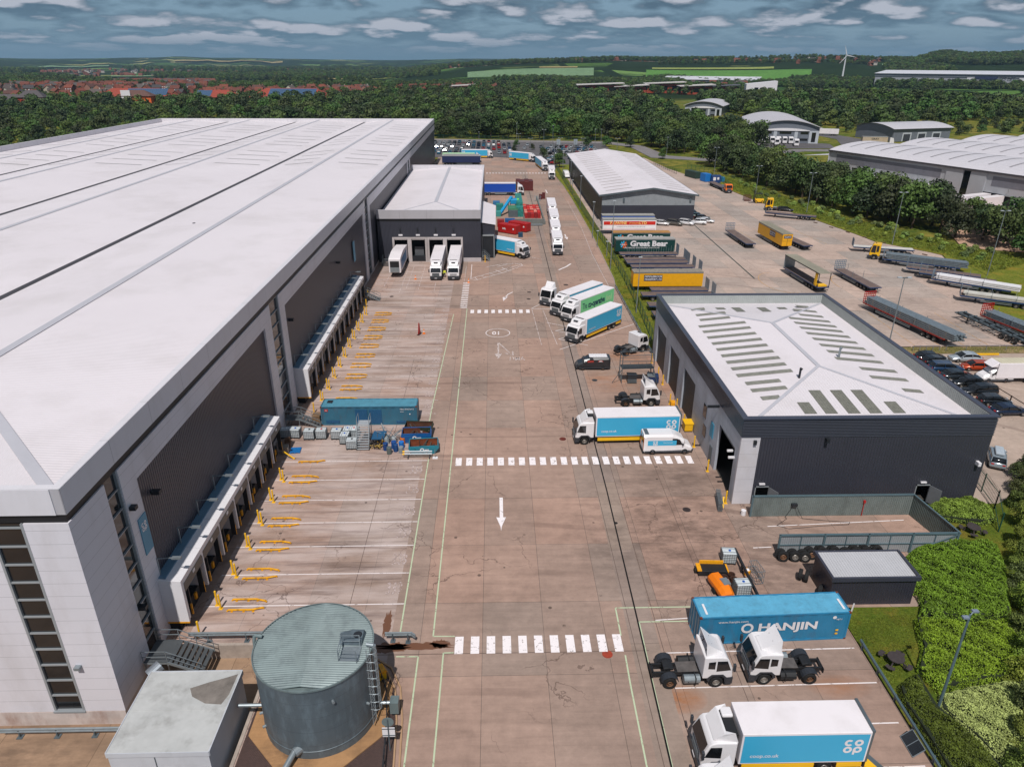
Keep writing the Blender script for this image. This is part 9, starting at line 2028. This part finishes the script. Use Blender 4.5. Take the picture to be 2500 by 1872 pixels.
bed('shrub_bed', 'pale silvery shrub bed around the foot of the tall lamp post', [(32.3, 37.2), (36.6, 38.1), (39.4, 38.2), (37.8, 35.0), (36.2, 32.4), (34.6, 29.8), (33.2, 30.6), (32.6, 33.6), (31.5, 36)], 1.0, 520, .13, M_s2, 4)
bed('shrub_bed', 'olive hedge running between crash barrier and pale shrubs', [(29.6, 38.0), (31.6, 39.2), (31.4, 36.2), (32.5, 33.4), (33.1, 30.4), (33, 27), (29.3, 27), (29.3, 34), (29.2, 36.6)], 1.1, 520, .12, M_s3, 5)
# grass blades on the near lawn and verges
def blades(name, lab, poly, n, h_, m, seed, z=.05):
 rng = np.random.default_rng(seed); pts = []; xs = [p[0] for p in poly]; ys = [p[1] for p in poly]; rg = random.Random(seed)
 while len(pts) < n:
  x = rg.uniform(min(xs), max(xs)); y = rg.uniform(min(ys), max(ys))
  if inpoly(x, y, poly): pts.append((x, y, z+h_*.4))
 pts = np.array(pts); nr = rng.normal(0, 1, pts.shape); nr[:, 2] *= .3; o = ob(name, quad_mesh(name, quads(pts, nr, np.full(len(pts), h_), rng, .35, .2), m)); struct(o, 'stuff', lab, 'grass')
M_gb = leaf_mat('grass_blades', '#646f28', .2, ns=.5, nv=.45, vary=0)
blades('grass', 'yellowish grass of the near lawn around the picnic table', [(29, 45.2), (36, 45.8), (34, 43), (32.2, 40.8), (29.8, 38.5), (29, 38)], 9000, .10, M_gb, 1)
blades('grass', 'rough grass on the verge along the green fence', [(25.2, 105), (25.2, 141), (25.9, 147), (26.6, 187), (26.6, 244), (28.8, 244), (29.0, 190), (31.0, 150), (32.6, 133), (30.5, 107)], 16000, .22, M_gb, 2, .1)
blades('grass', 'tall grass on the bank behind the trailer yard', [(109, 150), (109, 166.5), (107.5, 170), (99.5, 181), (98.5, 189), (95.3, 209), (88.7, 237), (86.3, 259), (91, 300), (98, 262), (104, 215), (112, 190), (126, 160)], 22000, .5, M_gb, 3, .1)
blades('grass', 'weeds along the strip between trailer yard and parked cars', [(52.6, 104), (90, 104), (88, 106.3), (52.6, 106.3)], 2500, .16, M_gb, 4, .12)
SH = [crown(80+i, 700, 1.5, 1.5, .35, z0=0, lobes=8, m=leaf_mat('bush_foliage', '#667a30', .6), name='bush') for i in range(2)]
random.seed(8)
for i, (x, y) in enumerate(scatter([(112, 158), (104, 184), (100, 212), (94, 240), (92, 262), (94, 300), (99, 262), (105, 222), (113, 195), (122, 166)], 2.8, 900, 4)[:60]):
 o = ob('bush', SH[i % 2], None, (x, y, 0), rnd()*6); s = .7+.5*rnd(); o.scale = (s, s, s*.9); tag(o, 'low bush in the scrub line between grass bank and tree belt', 'bush', 'bushes along the bank')
# the wood and far trees: too many to count, instanced
FAR = [crown(30+i, 520, 5.0, 8.0, 1.15, z0=.3, lobes=13+i) for i in range(3)]
def gn_trees(name, lab, pts, src, seed):
 """stuff: instances of a crown mesh on points; pts rows: x y z scale"""
 P = np.array(pts, dtype=np.float32); me = bpy.data.meshes.new(name); me.vertices.add(len(P)); me.vertices.foreach_set('co', P[:, :3].ravel())
 a = me.attributes.new('sc', 'FLOAT', 'POINT'); a.data.foreach_set('value', P[:, 3].copy())
 rg = np.random.default_rng(seed); a = me.attributes.new('ro', 'FLOAT', 'POINT'); a.data.foreach_set('value', rg.uniform(0, 6.28, len(P)).astype(np.float32))
 o = ob(name, me); struct(o, 'stuff', lab, 'trees')
 g = bpy.data.node_groups.new(name, 'GeometryNodeTree'); g.interface.new_socket('Geometry', in_out='INPUT', socket_type='NodeSocketGeometry'); g.interface.new_socket('Geometry', in_out='OUTPUT', socket_type='NodeSocketGeometry')
 gi = g.nodes.new('NodeGroupInput'); go = g.nodes.new('NodeGroupOutput'); io = g.nodes.new('GeometryNodeInstanceOnPoints'); oi = g.nodes.new('GeometryNodeObjectInfo'); oi.inputs['Object'].default_value = src; oi.inputs['As Instance'].default_value = True
 n1 = g.nodes.new('GeometryNodeInputNamedAttribute'); n1.data_type = 'FLOAT'; n1.inputs[0].default_value = 'sc'; n2 = g.nodes.new('GeometryNodeInputNamedAttribute'); n2.data_type = 'FLOAT'; n2.inputs[0].default_value = 'ro'
 cx = g.nodes.new('ShaderNodeCombineXYZ'); L = g.links; L.new(n2.outputs[0], cx.inputs[2]); L.new(cx.outputs[0], io.inputs['Rotation']); L.new(n1.outputs[0], io.inputs['Scale']); L.new(gi.outputs[0], io.inputs['Points']); L.new(oi.outputs['Geometry'], io.inputs['Instance']); L.new(io.outputs[0], go.inputs[0])
 o.modifiers.new('trees', 'NODES').node_group = g; return o
Hh_ = lambda x, y: hz(x, y)+near_h(x, y)
srcs = []
for i, (x, y) in enumerate([(-70, 470), (-78, 480), (-88, 472)]):     # three real far trees lend their crowns
 T = thing('broadleaf_tree', 'broad tree at the front edge of the wood behind the car park', 'tree', (x, y, 0), 0, 'front trees of the wood'); ob('trunk', TR[0], T); srcs.append(ob('crown', FAR[i], T))
W1 = scatter([(-560, 455), (-64, 455), (60, 478), (142, 442), (150, 560), (150, 650), (165, 860), (110, 1050), (-130, 1080), (-200, 880), (-230, 790), (-440, 805), (-470, 705), (-560, 715)], 8.4, 60000, 5)
W2 = scatter([(-470, 210), (-152, 210), (-152, 460), (-560, 460)], 6.4, 9000, 6)
W3 = scatter([(205, 545), (250, 520), (330, 545), (420, 590), (500, 660), (560, 790), (480, 900), (330, 905), (230, 860), (200, 700)], 8.0, 14000, 7)
W4 = scatter([(190, 500), (260, 478), (290, 470), (420, 500), (600, 560), (640, 700), (520, 640), (420, 560), (300, 520), (200, 520)], 8, 1200, 8)
W5 = scatter([(60, 1090), (340, 1040), (420, 1180), (120, 1300), (60, 1200)], 10, 1600, 9)
random.seed(77)
keep = lambda x, y: not (-235 < x < -170 and 560 < y < 600)
allp = [(x, y, -.6, .95+.4*rnd()) for x, y in pts[170:]]
for P_, s in ((W1, 1.0), (W2, .8), (W3, 1.05), (W4, .6), (W5, 1.0)):
 for x, y in P_:
  if keep(x, y):
   q = s*(.85+.9*rnd()**1.6)*(.72 if (x < -160 and y < 640) else 1); allp.append((x, y, Hh_(x, y)-.6, q))
def az_scatter(n, a0, a1, r0, r1, s, seed, thr=.0, f=.004):
 rg = random.Random(seed); out = []
 for _ in range(n):
  a = rad(rg.uniform(a0, a1)); r = math.sqrt(rg.uniform(r0*r0, r1*r1)); x, y = r*math.sin(a), r*math.cos(a)
  v = math.sin(x*f+seed)*math.sin(y*f*1.3+2)+.6*math.sin(x*f*2.7+y*f*1.9)
  if v > thr: out.append((x, y, Hh_(x, y)-1, s*rg.uniform(.7, 1.3)))
 return out
allp += az_scatter(900, -37, -19, 900, 1500, .9, 1, -.1, .02)+az_scatter(500, -20, -3, 930, 1200, .9, 2, .1, .02)+az_scatter(1600, -20, 0, 1200, 1420, 1.2, 3, -1)+az_scatter(1500, -37, -20, 1480, 1750, 1.3, 4, -.3)
allp += az_scatter(5000, -4, 14, 1260, 1720, 1.25, 5, .0, .006)+az_scatter(4200, 12, 36, 1300, 1780, 1.2, 6, .25, .008)+az_scatter(700, 20, 30, 1000, 1300, 1.0, 16, .1, .01)
allp += [p for p in az_scatter(2600, 0, 37, 2500, 2760, 1.5, 7, .1, .004)]+az_scatter(9000, -14, 37, 2700, 3600, 1.6, 8, .0, .003)+az_scatter(5200, 27, 37, 1500, 2700, 1.5, 9, .05, .0045)
allp += az_scatter(9000, -37, -4, 1750, 3200, 1.7, 10, .0, .0035)+az_scatter(7000, -37, 2, 3200, 5200, 2.2, 11, .1, .0022)+az_scatter(260, 12, 26, 2385, 2415, 1.1, 12, -2)
random.shuffle(allp)
for i in range(3): gn_trees('woodland', ('dense green woodland behind the warehouses', 'dark mixed woodland reaching to the far fields', 'scattered woods and hedgerow trees towards the hills')[i], allp[i::3], srcs[i], i)
# ---------------------------------------------------------------- haze: the air towards the hills
b = MB(); b.box(-11700, -160, -19, 11700, 12700, 240)
mh = bpy.data.materials.new('haze'); mh.use_nodes = True; nt = mh.node_tree; nt.nodes.clear(); o_ = N(nt, 'ShaderNodeOutputMaterial'); pv = N(nt, 'ShaderNodeVolumePrincipled')
pv.inputs['Color'].default_value = (.50, .76, 1.0, 1); pv.inputs['Anisotropy'].default_value = .3; pv.inputs['Density'].default_value = 5.5e-5; nt.links.new(pv.outputs[0], o_.inputs['Volume'])
struct(b.build('haze', mh), 'stuff', 'blue haze of the air over the far hills', 'haze')
SC.cycles.volume_step_rate = 10
print('trees', ntree, 'wood', len(allp), 'houses', nh)
